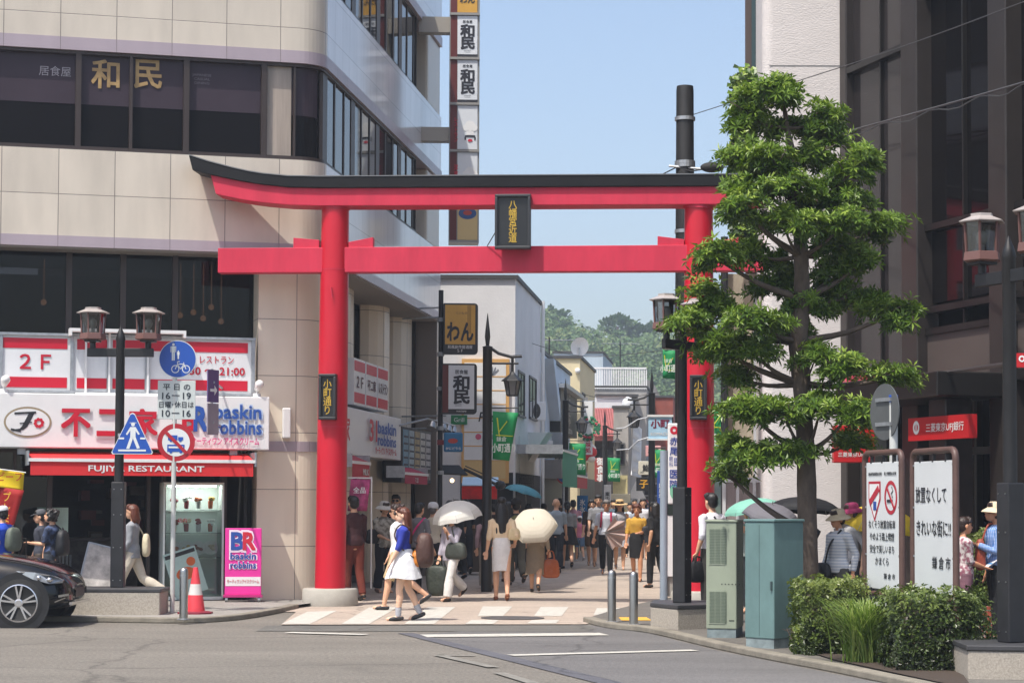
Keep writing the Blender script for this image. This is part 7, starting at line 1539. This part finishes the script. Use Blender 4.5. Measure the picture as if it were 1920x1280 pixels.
def bag(name, label, M, w_, h_, dp, col, handles=None, straps=None, pocket=None, rough=.55):
    t = thing(name, label, 'bag', M.translation); m = cloth(col, rough); b = MB(M)
    b = MB(M); b.sup((0, 0, 0), (w_ * .52, h_ * .5, dp * .55), .5 if name == 'tote_bag' else .62, taper=-.14 if name == 'shopping_bag' else .12); o = b.build('body', m, t, smooth='all')
    if name == 'backpack': b = MB(M); b.tube([(-w_ * .4, h_ * .2, dp * .42), (0, h_ * .24, dp * .6), (w_ * .4, h_ * .2, dp * .42)], .012, 6); b.tube([(-.04, h_ * .48, 0), (0, h_ * .58, 0), (.04, h_ * .48, 0)], .01, 6); b.build('flap_seam', BLACK, o)
    if handles:
        b = MB(M)
        for z in (-dp * .3, dp * .3): b.tube(arc_pts([(-w_ * .22, h_ * .45, z), (-w_ * .15, h_ * .5 + handles * .8, z * .5), (0, h_ * .5 + handles, z * .2), (w_ * .15, h_ * .5 + handles * .8, z * .5), (w_ * .22, h_ * .45, z)], 4), .009, 6)
        b.build('handle', m, t, smooth='all')
    if straps: b = MB(); b.tube(arc_pts(straps, 5), .011, 6, ratio=.6); b.build('strap', m, t, smooth='all')
    if pocket: b = MB(M); b.sup((w_ * .06, -h_ * .24, dp * .5), (w_ * .36, h_ * .24, dp * .3), .6); b.build('pocket', cloth(pocket, .5), t, smooth='all')
    return t
def rotM(p, yaw, tilt=0): return Matrix.Translation(p) @ Matrix.Rotation(R(yaw), 4, 'Z') @ Matrix.Rotation(R(90 + tilt), 4, 'X')
# ---- at the crosswalk
f = person('woman crossing to the left in blue cardigan and white flared skirt with striped socks', 757, 1163, 1.52, 90, top=('2c3a9c', 'half', 1.0), bottom=('flare', 'e6e6e8', .60), hair=('long', 'brown'), shoes='26262a', stride=9, la=(-.2, .2, .78), ra=(.22, .0, .8), socks=patterned('striped_sock', 'e8e8e8', '23305a', 22, 'stripe'), skin='e3b99c')
bag('backpack', 'dark brown and orange backpack on the woman in the blue cardigan', f.Mb(.03, -.29, 1.0) @ Matrix.Rotation(R(180), 4, 'Z') @ Matrix.Rotation(R(90), 4, 'X'), .36, .50, .24, '4a2f26', straps=[f.P(-.1, -.1, 1.3), f.P(-.12, .05, 1.36), f.P(-.13, .13, 1.2), f.P(-.14, .0, 1.0), f.P(-.12, -.14, .9)], pocket='c9781e')
b = MB(f.M); x = f.arms[1][3]; b.cbox((x.x, x.y + .02, x.z - .12), .09, .015, .15); tag(b.build('red_purse', cloth('a8482e', .5), bevel=.005), 'small red brown purse in the hand of the woman crossing', 'purse')
person('man in white top and beige shorts walking left behind the woman in blue', 745, 1143, 1.58, 90, top=('e2e2e2', 'short', .84), bottom=('shorts', 'b9a47c', .95), hair=('fluffy', 'dark'), shoes='1d1d20', stride=20, sung=True, skin='d9a888')
f = person('woman in lilac grey top and white trousers under a white parasol', 846, 1127, 1.46, 140, top=('a9a3ae', 'long', .74), bottom=('trousers', 'd9d7d2', .02), hair=('short', 'dark'), hat=('knit', 'cfc8bc'), shoes='2a211d', stride=20, ra=(.2, .1, .80), la=(-.1, .2, 1.22))
g = G(846, 1127); umbrella('white parasol held by the woman in the lilac top, tipped to the left', W(851, 939, g.y - .14), (-.2, -.12, 1), .41, 'e9e8e0', f.hand[0], depth=.62)
bag('shoulder_bag', 'dark green shoulder bag on the woman under the white parasol', rotM(f.P(-.16, .06, .92), 150), .36, .28, .14, '3a3f38', straps=[f.P(-.16, .06, 1.04), f.P(-.1, .1, 1.34), f.P(-.12, -.1, 1.3), f.P(-.16, .02, 1.04)])
bag('shopping_bag', 'dark olive carrier bag hanging from the hand of the woman in white trousers', rotM(f.hand[1] + Vector((-.02, 0, -.33)), 160), .36, .5, .14, '343a30', handles=.08)
f = person('woman in cream cardigan and white skirt walking away with long black hair', 940, 1125, 1.60, 4, top=('e4cba8', 'half', .93), bottom=('tight', 'dedbd8', .48), hair=('long', 'black'), shoes='8a4f30', stride=9, la=(-.24, .02, .80), ra=(.22, .12, .92))
b = MB(f.M); b.ell(f.U(0, .0, 1.63), (.075, .085, .06), 14, 10); rem(b.build('hair_puff', HAIRM['black'], f.t), .012, 1)
bag('handbag', 'small beige handbag at the side of the woman in the cream cardigan', rotM(f.P(.2, -.06, 1.08), 20), .2, .2, .09, 'd9c49a', straps=[f.P(.18, -.06, 1.15), f.P(.15, .0, 1.34), f.P(.2, .02, 1.15)])
f = person('woman in taupe jacket and long taupe skirt under a beige parasol', 1004, 1110, 1.50, -6, top=('a39482', 'long', .86), bottom=('skirt', '8f806d', .36), hair=('short', 'dark'), shoes='3a332d', stride=15, ra=(.26, .0, .74), la=(-.06, .22, 1.2))
g = G(1004, 1110); umbrella('beige parasol tilted back towards the camera, seen from above', W(1000, 972, g.y - .7), (-.12, -1.0, .9), .41, 'e0d8c6', f.hand[0], n=6, edge='d8cdb8')
bag('tote_bag', 'orange leather tote bag held by the woman under the beige parasol', rotM(f.hand[1] + Vector((.03, 0, -.26)), 10), .29, .34, .13, 'a8562a', handles=.14, rough=.4)
f = person('woman in mauve top with a round grey cap walking away', 913, 1105, 1.44, 4, top=('a58a90', 'long', .84), bottom=('trousers', '9c948a', .02), hair=('short', 'grey'), hat=('knit', 'a9a49a'), shoes='26242a', stride=7)
bag('backpack', 'small beige backpack on the woman in mauve', f.Mb(.02, -.17, 1.12) @ Matrix.Rotation(R(180), 4, 'Z') @ Matrix.Rotation(R(90), 4, 'X'), .24, .3, .12, '9a8a6c')
# ---- standing by the shop
person('man in dark maroon sweater and rust trousers half behind the left gate pillar', 664, 1124, 1.68, 30, top=('3d1c20', 'long', .84), bottom=('trousers', '6a2a1c', .0), hair=('short', 'black'), shoes='1a1614', stride=6, d=34.6)
f = person('older woman in patterned grey blouse and white hat standing by the shop', 721, 1108, 1.58, -150, top=(patterned('grey_print', 'b9b4a8', '7d786f', 14, 'noise'), 'short', .8), bottom=('trousers', '1c1d26', .02), hair=('short', 'dark'), hat=('bucket', 'd5d2ca'), shoes='7d6058', stride=3, la=(-.06, .2, 1.0), ra=(.08, .22, .96), d=37.6)
bag('shoulder_bag', 'black shoulder bag on the older woman in the patterned blouse', rotM(f.P(.22, 0, 1.0), 30), .3, .26, .12, '191a1c', straps=[f.P(.2, 0, 1.1), f.P(.14, .02, 1.34), f.P(.2, -.03, 1.1)])
person('man in dark shirt and sunglasses standing behind the older woman', 743, 1100, 1.72, 175, top=('23222a', 'short', .84), bottom=('trousers', '1d1f25', .0), hair=('short', 'black'), sung=True, stride=3, d=40.5)
f = person('woman in grey tee shirt with a pink shoulder strap seen from behind', 786, 1104, 1.58, -35, top=('77767a', 'short', .82), bottom=('trousers', '17171b', .0), hair=('short', 'black'), shoes='4a3a34', stride=12, d=37.2, ra=(.26, .08, .78))
b = MB(f.M); b.tube(arc_pts([f.U(.13, .0, 1.345), f.U(.06, -.125, 1.2), f.U(-.12, -.125, .95)], 5), .026, 8, ratio=.3); b.build('sash', cloth('d8327c'), f.t, smooth='all')
person('woman in cream vest and pale round hat partly behind the white parasol', 812, 1100, 1.56, -20, top=('d5cab6', 'short', .86), bottom=('trousers', '1b1b1f', .0), hair=('short', 'grey'), hat=('knit', 'd9dbe0'), shoes='2a2524', stride=8, d=39)
# ---- in the street
f = person('person in dark clothes and black cap walking away between the parasols', 968, 1096, 1.66, 10, top=('23252a', 'half', .84), bottom=('trousers', '5c5a50', .02), hair=('short', 'black'), hat=('knit', '1b1b1e'), shoes='4a4038', stride=18, d=41)
bag('backpack', 'yellow green backpack on the person in the black cap', f.Mb(0, -.18, 1.14) @ Matrix.Rotation(R(180), 4, 'Z') @ Matrix.Rotation(R(90), 4, 'X'), .3, .36, .14, '6a6a3a')
person('woman in dark skirt walking away behind the cream cardigan', 953, 1090, 1.6, 5, top=('4a4a50', 'short', .84), bottom=('skirt', '2c3030', .4), hair=('bob', 'black'), stride=10, d=43, shoes='4a2c24')
f = person('bald man in light blue grey shirt walking away with a shoulder strap', 1043, 1075, 1.68, -4, top=('98a5b0', 'short', .84), bottom=('trousers', '1f232c', .02), hair=None, shoes='1c1c1e', stride=10, d=48)
person('woman in loose grey tee, black skirt and jeans walking away', 1064, 1064, 1.62, 3, top=('8e9294', 'half', .84), bottom=('flare', '17171a', .58), hair=('pony', 'black'), shoes='232326', stride=15, d=51.5)
b = person('woman under the teal umbrella in the shade of the street', 992, 1068, 1.55, 0, top=('2a2d33', 'long', .84), bottom=('trousers', '22242a', .02), hair=('bob', 'black'), stride=8, d=50, la=(-.05, .2, 1.25))
umbrella('teal blue umbrella further up the street under the green awning', W(985, 910, 50), (.28, 0, 1), .45, '63a9bd', b.hand[0], depth=.36)
f = person('older man in white checked shirt and black trousers walking towards the camera', 1137, 1076, 1.66, 176, top=(patterned('white_check', 'd3d6de', 'aab2c4', 16), 'short', .86), bottom=('trousers', '141416', .0), hair=('short', 'grey'), shoes='5a7a9c', stride=13, strap='a82a4c', skin='c98f6c', ra=(.26, .02, .8), la=(-.22, .12, .96), tilt=8, d=47)
def folded():
    c = W(1158, 1000, 46.2); t = thing('folded_umbrella', 'half folded dusty pink umbrella carried by the older man in the checked shirt', 'umbrella', c); m = mat('canopy_b39a92', hexc('b39a92'), .75, var=.06); a = W(1134, 998, 46.2); b = MB(); vs = []; fs = []; n = 7
    tips = [W(*p, 46.2) + Vector((0, -.12 * (i % 2), 0)) for i, p in enumerate(((1152, 970), (1172, 976), (1179, 990), (1180, 1006), (1166, 1026), (1148, 1030), (1138, 1018)))]
    for i in range(n): vs += [tips[i], (tips[i] + tips[(i + 1) % n]) / 2 * .86 + a * .14 + Vector((0, .1, 0))]
    vs.append(a)
    for i in range(n - 1): fs += [(2 * n, 2 * i, 2 * i + 1), (2 * n, 2 * i + 1, 2 * i + 2)]
    b.add(vs, fs); o = b.build('canopy', m, t); o.modifiers.new('s', 'SOLIDIFY').thickness = .006; b = MB()
    for p in tips: b.tube([a, p], .008, 5)
    b.build('rib', STEEL, o); b = MB(); b.tube([a + Vector((-.05, 0, 0)), f.hand[0]], .01, 6); b.build('shaft', STEEL, t)
folded()
f = person('woman in yellow blouse and black skirt walking towards the camera', 1194, 1090, 1.56, 172, top=('c79a3a', 'half', .95), bottom=('tight', '151517', .5), hair=('fluffy', 'brown'), shoes='3a221a', stride=13, skin='c98f6c', la=(-.06, .24, 1.02), d=43.4)
bag('shoulder_bag', 'small black bag hanging on the woman in the yellow blouse', rotM(f.P(-.2, .02, 1.06), 10), .2, .2, .1, '1c1a20', straps=[f.P(-.18, 0, 1.15), f.P(-.13, .0, 1.34), f.P(-.19, -.04, 1.15)])
person('woman in straw hat and pale grey dress walking towards the camera', 1162, 1066, 1.64, 178, top=('a4a3a8', 'none', .9), bottom=('flare', 'a4a3a8', .56), hair=('long', 'black'), hat=('straw', 'c9a878'), shoes='b9bcc8', stride=12, d=50.8, skin='d9a888')
person('woman dressed in black walking away at the right of the street', 1229, 1103, 1.6, 40, top=('17171a', 'short', .84), bottom=('trousers', '131316', .0), hair=('bob', 'black'), shoes='1a1512', stride=8, d=40.2)
person('tall man in grey tee shirt and dark shorts walking towards the camera', 1122, 1068, 1.78, 178, top=('86868a', 'short', .84), bottom=('shorts', '33312e', .95), hair=('short', 'black'), shoes='5a4a40', stride=14, d=52)
person('woman in dark top walking beside the tall man in grey', 1110, 1060, 1.66, 175, top=('3a2a26', 'half', .84), bottom=('shorts', '6a5440', .9), hair=('bob', 'black'), shoes='6e5a4c', stride=10, d=54)
person('child in white cap and pink top walking up the street', 1087, 1050, 1.22, 10, top=('c97a92', 'short', .84), bottom=('shorts', '55708c', .8), hair=('short', 'black'), hat=('cap', 'dfe0e2'), shoes='c9c9cc', stride=14, d=58)
rc = random.Random(77); FARP = ['woman in white blouse far up the street behind the yellow blouse', 'man in pale shirt far up the street, right of the straw hat', 'man in navy polo shirt far up the street', 'woman in pink top far up the street near the blue banner', 'man in brown shirt far up the street near the second lamp', 'woman in black dress far up the street', 'man in white tee shirt in the far crowd', 'woman with grey jacket in the far crowd', 'man in green shirt in the far crowd', 'woman in pale blue blouse in the far crowd', 'man in dark suit in the far crowd', 'woman in beige coat in the far crowd']
for (px, dd, c1, c2, yw, kd), lab in zip(((1206, 60, 'd8d8dc', '23242a', 178, 'skirt'), (1181, 62, 'b9c4d0', '2a2c34', 180, 'trousers'), (1220, 70, '2a3350', '8a8478', 175, 'shorts'), (1075, 60, 'cf9aa8', '2c3a55', 4, 'trousers'), (1050, 63, '5f4a3c', '33302e', 3, 'trousers'), (1098, 66, '1b1b1f', '1b1b1f', 178, 'skirt'), (1190, 75, 'e0e0e0', '3a4a6a', 180, 'trousers'), (1150, 72, '8b8c90', '2a2a2c', 2, 'trousers'), (1170, 82, '5c6b4a', '6c6658', 180, 'trousers'), (1212, 84, 'a9bccb', '4a4a50', 178, 'skirt'), (1236, 64, '23242a', '202126', 170, 'trousers'), (1020, 54, 'a89c88', '4a4438', 6, 'trousers')), FARP):
    person(lab, px, 0, rc.uniform(1.55, 1.74), yw, top=(c1, 'short', .84), bottom=(kd, c2, .8 if kd == 'shorts' else (.45 if kd == 'skirt' else .0)), hair=(rc.choice(('short', 'bob', 'short')), 'black'), stride=rc.uniform(6, 16), d=dd, far=True, group='people far up the street')
for px, dd, c1, c2, yw, hs, lab in ((872, 47, '2c2f36', '22242a', 10, 'bob', 'woman in dark navy top between the white parasol and the lamp'), (893, 52, '4a4f58', '2a2a2e', -10, 'short', 'man in slate shirt in the shade behind the lamp'), (926, 50, '3a2e2a', '1e1e22', 6, 'short', 'man in brown shirt in the shade under the stall lamp'), (975, 55, '5c5f66', '2b2b30', 4, 'bob', 'woman in grey top in the shade near the green awning'), (1022, 60, 'b5b0a8', '3a3c44', 2, 'short', 'man in pale shirt beyond the beige parasol'), (1033, 68, '6a4a52', '26262c', 178, 'bob', 'woman in plum top deep in the street'), (1112, 78, '9aa2aa', '3b3b40', 178, 'short', 'man in light grey shirt deep in the street'), (1132, 88, 'c8c4bc', '4a4a4a', 2, 'bob', 'woman in cream top at the far end'), (1203, 92, '39424f', '2a2a2a', 178, 'short', 'man in dark blue shirt at the far end'), (858, 44.5, '1f2024', '1b1b1e', 30, 'short', 'man in black shirt by the menu boards'), (842, 49, '8a8078', '33302c', -20, 'bob', 'woman in taupe top behind the white parasol'), (1150, 64, '50606e', '24262c', 178, 'short', 'man in blue grey shirt behind the straw hat')):
    person(lab, px, 0, rc.uniform(1.54, 1.72), yw, top=(c1, 'short', .84), bottom=('trousers', c2, .0), hair=(hs, 'black'), stride=rc.uniform(4, 14), d=dd, far=True, group='people far up the street')
# ---- right side by the bank
f = person('man in white shirt with rolled sleeves standing behind the sage cabinet, back turned', 1335, 1180, 1.68, 35, top=('cfcdd4', 'half', .86), bottom=('trousers', '3c3a36', .0), hair=('short', 'black'), stride=5, d=29.6, z0=.06, la=(-.24, .02, .82))
b = MB(f.M); b.tube(arc_pts([f.U(-.06, -.115, 1.30), f.U(.03, -.13, 1.15), f.U(.15, -.09, .95)], 4), .016, 8, ratio=.4); b.build('shoulder_strap', cloth('23232a'), f.t, smooth='all')
bag('briefcase', 'black bag hanging low in the left hand of the man in the white shirt', rotM(f.hand[0] + Vector((.02, 0, -.2)), 40), .3, .3, .1, '17171a', handles=.06)
f = person('person holding the pale green umbrella behind the cabinets', 1405, 0, 1.5, 150, top=('8a938e', 'long', .84), bottom=('trousers', '3a3d40', .0), hair=('short', 'black'), d=30.4, z0=.06, la=(-.05, .2, 1.2), stride=3)
umbrella('pale green umbrella showing above the cabinets', W(1412, 934, 30.4), (-.12, 0, 1), .44, '86c5b2', f.hand[0], depth=.40)
f = person('person holding the black umbrella behind the tree trunk', 1510, 0, 1.48, 160, top=('4c4e52', 'long', .84), bottom=('trousers', '2b2d30', .0), hair=('short', 'black'), d=28.5, z0=.06, la=(-.05, .2, 1.2), stride=3)
umbrella('wide black umbrella behind the tree trunk', W(1508, 931, 28.5), (.04, .05, 1), .5, '191a1e', f.hand[0], depth=.34)
f = person('person holding the grey patterned umbrella behind the teal cabinet', 1452, 0, 1.42, 170, top=('6d6a6c', 'long', .84), bottom=('trousers', '2b2d30', .0), hair=('short', 'black'), d=27.6, z0=.06, la=(-.05, .2, 1.15), stride=3)
umbrella('grey umbrella with a dark patterned edge low behind the teal cabinet', W(1448, 946, 27.2), (.15, -.3, 1), .36, '77757c', f.hand[0], depth=.36, edge='3a3a44')
f = person('person in beige bucket hat and pale striped shirt standing right of the tree trunk', 1572, 0, 1.47, 120, top=(patterned('pale_stripe', 'd3d2d0', 'a9b0bb', 9, 'stripe'), 'long', .82), bottom=('trousers', '4a4844', .0), hair=('short', 'dark'), hat=('bucket', 'c6b393'), skin='c98f6c', d=24.6, z0=.06, stride=3, ra=(.16, .14, .82), collar='d3d2d0')
b = MB(f.M); b.tube(arc_pts([f.U(-.08, .02, 1.36), f.U(.0, .135, 1.18), f.U(.14, .11, .92)], 5), .02, 8, ratio=.4); b.build('shoulder_strap', cloth('1d1d20'), f.t, smooth='all')
bag('shoulder_bag', 'black bag hanging in front of the person in the beige bucket hat', rotM(f.P(.12, .16, .84), 120), .24, .2, .1, '1c1b1c')
person('person in maroon hat behind the beige bucket hat', 1598, 0, 1.54, 100, top=('a5a3a3', 'half', .82), bottom=('trousers', '3b3a3d', .0), hair=('bob', 'dark'), hat=('bucket', '7a1c46'), d=26.6, z0=.06, stride=3)
f = person('person holding the yellow umbrella behind the left notice board', 1668, 0, 1.5, 100, top=('3b3e58', 'half', .82), bottom=('trousers', '3b3a3d', .0), hair=('bob', 'dark'), d=26.8, z0=.06, stride=3, la=(-.03, .2, 1.15))
umbrella('yellow umbrella showing on both sides of the left notice board', W(1655, 950, 26.6), (.1, -.25, 1), .46, 'd9bb35', f.hand[0], depth=.45)
f = person('grey haired woman in glasses and flowered blouse holding a leaflet', 1806, 0, 1.40, -80, top=(patterned('flower_print', 'cfc6c2', '8c5564', 22, 'noise'), 'half', .8), bottom=('trousers', '7a5560', .0), hair=('short', 'dark'), skin='c98f6c', d=24.2, z0=.06, stride=3, la=(-.1, .24, .98), ra=(.1, .24, .96))
b = MB(f.M @ Matrix.Translation(f.U(.0, .36, 1.0)) @ Matrix.Rotation(R(35), 4, 'X')); b.cbox((0, 0, 0), .15, .2, .004); b.k = 1; b.cbox((0, 0, .004), .15, .03, .003); tag(b.build('leaflet', [WHITE, mat('leaflet_blue', hexc('4a8fc9'), .5)]), 'white and blue leaflet in the hands of the woman in the flowered blouse', 'leaflet')
b = MB(f.M); hd = f.U(0, .022, 1.49)
for s in (-1, 1): b.tube([hd + Vector((s * .03 + .024 * math.cos(a), .094, .004 + .018 * math.sin(a))) for a in [R(30 * i) for i in range(13)]], .0025, 4)
b.build('glasses', DARKIRON, f.t)
f = person('man in blue checked shirt and beige hat reading papers at the right edge', 1866, 0, 1.56, 95, top=(patterned('blue_check', '3f74b8', 'd3dcea', 20), 'long', .82), bottom=('trousers', '17181b', .0), hair=('short', 'dark'), hat=('bucket', 'd3c2a4'), skin='c98f6c', d=24.4, z0=.06, stride=3, la=(-.1, .26, 1.12), ra=(.16, .06, .80), tilt=-14)
b = MB(f.M @ Matrix.Translation(f.U(-.02, .38, 1.16)) @ Matrix.Rotation(R(30), 4, 'X')); b.cbox((0, 0, 0), .2, .26, .01); tag(b.build('folded_map', mat('map_dark', hexc('55525e'), .5, var=.4, vscale=14)), 'dark folded papers held up by the man in the checked shirt', 'papers')
bag('shoulder_bag', 'rust red bag worn in front of the man in the checked shirt', rotM(f.P(-.05, .2, 1.0), 95), .12, .36, .1, '93422e', straps=[f.P(-.05, .18, 1.15), f.P(-.02, .08, 1.36), f.P(.05, -.1, 1.3)])
# ---- left side by the restaurant
f = person('woman in grey cardigan and cream trousers walking left past the restaurant', 250, 0, 1.52, 90, top=('8d9095', 'long', .78), bottom=('trousers', 'c9bfae', .02), hair=('bob', 'brown'), shoes='8a7a68', stride=22, d=31.3, z0=.06, la=(-.18, .16, .84), ra=(.18, .14, .86))
bag('shoulder_bag', 'cream bag behind the back of the woman in the grey cardigan', rotM(f.P(.05, -.2, .98), 90), .2, .34, .1, 'd2c6a8', straps=[f.P(.05, -.18, 1.1), f.P(.06, .0, 1.36), f.P(.06, .1, 1.2)])
f = person('boy with black hair and printed dark tee shirt leaning on a suitcase handle', 98, 0, 1.42, 80, top=(patterned('dark_print', '23252f', '4a5a7c', 12, 'noise'), 'short', .84), bottom=('shorts', '3b4048', .95), hair=('fluffy', 'black'), shoes='2a2a2e', stride=3, d=30.6, z0=.06, la=(-.1, .3, 1.06), ra=(.1, .3, 1.04), tilt=-16)
bag('backpack', 'black sports backpack with white stripes on the boy', f.Mb(0, -.19, 1.06) @ Matrix.Rotation(R(180), 4, 'Z') @ Matrix.Rotation(R(90), 4, 'X'), .3, .42, .16, '1a1c20', straps=[f.P(.1, -.12, 1.28), f.P(.11, .02, 1.36), f.P(.11, .12, 1.2), f.P(.12, -.05, 1.0)])
p = Vector((W(57, 0, 30.5).x, 30.5, .06)); t = thing('suitcase', 'upright dark suitcase with extended handle in front of the boy', 'suitcase', p); b = MB(); b.box(p.x - .2, p.x + .2, 30.4, 30.62, .1, .62); b.build('shell', cloth('26262c', .5), t, bevel=.04, seg=3); b = MB(); b.tube([(p.x - .05, 30.5, .6), (p.x - .05, 30.5, 1.07), (p.x + .05, 30.5, 1.07), (p.x + .05, 30.5, .6)], .011, 6); b.build('handle', BLACK, t); b = MB()
for sx in (-.15, .15): b.tube([(p.x + sx - .02, 30.5, .1), (p.x + sx + .02, 30.5, .1)], .035, 10)
b.build('wheel', RUBBER, t)
person('child in a grey cap half hidden behind the boy with the suitcase', 78, 0, 1.40, 100, top=('3a3d48', 'short', .84), bottom=('shorts', '4a4038', .95), hair=('short', 'black'), hat=('cap', '5a5c60'), stride=3, d=31.4, z0=.06)
f = person('child in bright blue shirt and white cap at the left edge behind the car', 6, 0, 1.45, 60, top=('2b4fc0', 'short', .84), bottom=('shorts', '3a3d48', .95), hair=('short', 'black'), hat=('cap', 'd5d6d8'), stride=3, d=30.2, z0=.06, ra=(.24, .05, .85))
bag('backpack', 'grey green backpack on the child in the blue shirt', f.Mb(.05, -.18, 1.1) @ Matrix.Rotation(R(180), 4, 'Z') @ Matrix.Rotation(R(90), 4, 'X'), .28, .38, .14, '5c6458')
# ================================================================ car
def car():
    X1, Y0 = W(150, 1100, 28.0).x, 27.05; wx = W(36, 1130, 27.05).x; off = X1 - wx; WD = 1.72; t = thing('black_sedan', 'glossy black sedan stopped at the kerb at the left edge, only its front showing', 'car', (X1 - 2.3, Y0 + .86, 0))
    PNT = mat('black_car_paint', (.004, .0045, .006), .14, coat=.35, spec=.35); CHR = mat('chrome', (.6, .6, .62), .12, 1); M = Matrix.Translation((X1, Y0, 0))
    st = [(-.02, .40, .52, .42), (.02, .28, .60, .60), (.10, .22, .69, .74), (.28, .2, .775, .83), (.6, .2, .855, .86), (.95, .2, .90, .86), (1.35, .2, .945, .86), (1.6, .2, .97, .86), (1.9, .2, .98, .86), (2.5, .2, .98, .86), (3.3, .2, .99, .86), (4.0, .2, 1.0, .84), (4.5, .25, .98, .78), (4.72, .4, .9, .7)]
    b = MB(M); rings = []
    for x, zb, zt, hw in st:
        sh = zb + (zt - zb) * .72; yc = WD / 2; pr = [(-hw + .06, zb), (-hw, zb + .12), (-hw - .0, sh - .14), (-hw + .03, sh), (-hw + .13, zt - .03), (-hw * .55, zt + .012), (0, zt + .022)]
        pr = pr + [(-y, z) for y, z in reversed(pr[:-1])]; rings.append([(-x, yc + y, z) for y, z in pr])
    n = len(rings[0]); vs = [v for r_ in rings for v in r_]; fs = [(i * n + j, i * n + (j + 1) % n, (i + 1) * n + (j + 1) % n, (i + 1) * n + j) for i in range(len(rings) - 1) for j in range(n)]; fs += [tuple(range(n)), tuple(reversed(range((len(rings) - 1) * n, len(rings) * n)))]
    b.add(vs, fs); o = b.build('body', PNT, t, smooth='all'); s = o.modifiers.new('s', 'SUBSURF'); s.levels = 2; s.render_levels = 2
    b = MB(M); yc = WD / 2; cab = [(-1.45, .95, .70), (-2.05, 1.38, .56), (-2.9, 1.44, .55), (-3.5, 1.38, .56), (-4.1, 1.0, .68)]; rr = []
    for x, z, hw in cab: rr += [(x, yc - hw, z), (x, yc + hw, z)]
    rr += [(-1.45, yc - .72, .9), (-1.45, yc + .72, .9), (-4.1, yc - .72, .9), (-4.1, yc + .72, .9)]
    b.add(rr, [(0, 1, 3, 2), (2, 3, 5, 4), (4, 5, 7, 6), (6, 7, 9, 8), (0, 2, 4, 6, 8, 12, 10), (1, 11, 13, 9, 7, 5, 3), (0, 10, 11, 1), (8, 9, 13, 12)]); b.build('window', DGLASS, t); b = MB(M); b.add([(-2.0, yc - .56, 1.385), (-2.0, yc + .56, 1.385), (-3.55, yc + .56, 1.385), (-3.55, yc - .56, 1.385), (-2.1, yc - .5, 1.44), (-2.1, yc + .5, 1.44), (-3.45, yc + .5, 1.46), (-3.45, yc - .5, 1.46)], [(4, 5, 6, 7), (0, 1, 5, 4), (1, 2, 6, 5), (2, 3, 7, 6), (3, 0, 4, 7)]); b.build('roof', PNT, t, bevel=.02)
    for wxx in (-off, -off - 2.78):
        for side in (0, 1):
            y = -.012 if side == 0 else WD + .012; sg = -1 if side == 0 else 1
            a = MB(M); ycen = y - sg * .13 
            a.M = M @ Matrix.Translation((wxx, 0, .315)); a.tube([(0, y + sg * .005, 0), (0, y + sg * .006, 0)], .385, 36); a.build('wheel_arch', BLACK, t)
            a = MB(M @ Matrix.Translation((wxx, y + sg * .008, .315)) @ Matrix.Rotation(R(90) * (1 if side == 0 else -1), 4, 'X')); a.lathe([(.23, -.2), (.30, -.2), (.315, -.17), (.315, -.03), (.30, .0), (.245, .012), (.23, .0)], n=40); w_ = a.build('wheel', RUBBER, t, smooth=True); Mw = a.M
            a = MB(Mw); a.lathe([(.24, -.1), (.24, .008), (.225, .012), (.215, -.02), (.21, -.1)], n=40); a.lathe([(.2, -.1), (.2, -.09)], n=24)
            for q in range(5):
                for e in (-.13, .13):
                    an = q * 2 * math.pi / 5 + math.pi / 2; p0 = Vector((math.cos(an + e * .6) * .05, math.sin(an + e * .6) * .05, .0)); p1 = Vector((math.cos(an + e * 1.35) * .222, math.sin(an + e * 1.35) * .222, .004)); a.bar(p0, p1, .024, .03)
            a.lathe([(.055, -.05), (.055, .012), (.04, .018), (0, .018)], n=20); a.build('rim', mat('alloy', (.58, .58, .6), .25, .9), w_); a = MB(Mw); a.lathe([(.205, -.09), (.0, -.085)], n=30); a.build('brake_disc', BLACK, w_)
    HLM = mat('headlamp_glass', (.35, .38, .42), .06, .3, spec=.8)
    b = MB(M); P = [(-.62, -.0, .72), (-.36, -.012, .70), (-.15, .06, .655), (-.055, .19, .60), (-.07, .2, .565), (-.2, .02, .56), (-.40, -.016, .615)]
    b.add([(x, y - .012, z) for x, y, z in P] + [(x, y + .05, z) for x, y, z in P], [tuple(range(7))] + [(i, i + 7, (i + 1) % 7 + 7, (i + 1) % 7) for i in range(7)]); h = b.build('headlight', HLM, t); b = MB(M); b.bar((-.56, -.018, .708), (-.2, .02, .665), .012); b.ell((-.2, .025, .61), (.045, .04, .035), 10, 8); b.ell((-.33, -.002, .635), (.035, .03, .03), 10, 8); b.build('lamp_bowl', CHR, h, smooth=True)
    b = MB(M); b.bar((.01, .16, .42), (-.10, .05, .40), .03); b.bar((.015, .3, .30), (.02, WD - .3, .30), .035); b.bar((-.13, .0, .33), (-.02, .12, .38), .014); b.build('bumper_trim', CHR, t); b = MB(M); b.box(-.03, .022, .58, WD - .58, .36, .50); b.build('grille', BLACK, t, bevel=.02); b = MB(M); b.cbox((.03, .25, .38), .02, .12, .06); b.build('fog_lamp', mat('red_brown_lamp', (.12, .03, .03), .3), t)
    b = MB(M); b.bar((-1.75, -.012, .5), (-1.75, -.012, .9), .006); b.bar((-1.0, .0, .745), (-4.4, -.004, .78), .004); b.build('panel_seam', BLACK, t)
    b = MB(M); b.box(-1.75, -1.62, -.14, .02, .98, 1.10); b.build('mirror', PNT, t, bevel=.04)
car()
# apply the remesh of every figure in one go
dg = bpy.context.evaluated_depsgraph_get(); done = []
for o in REMESH: done.append((o, bpy.data.meshes.new_from_object(o.evaluated_get(dg))))
for o, me in done: o.modifiers.clear(); o.data = me
if HAZE_HERE: haze()
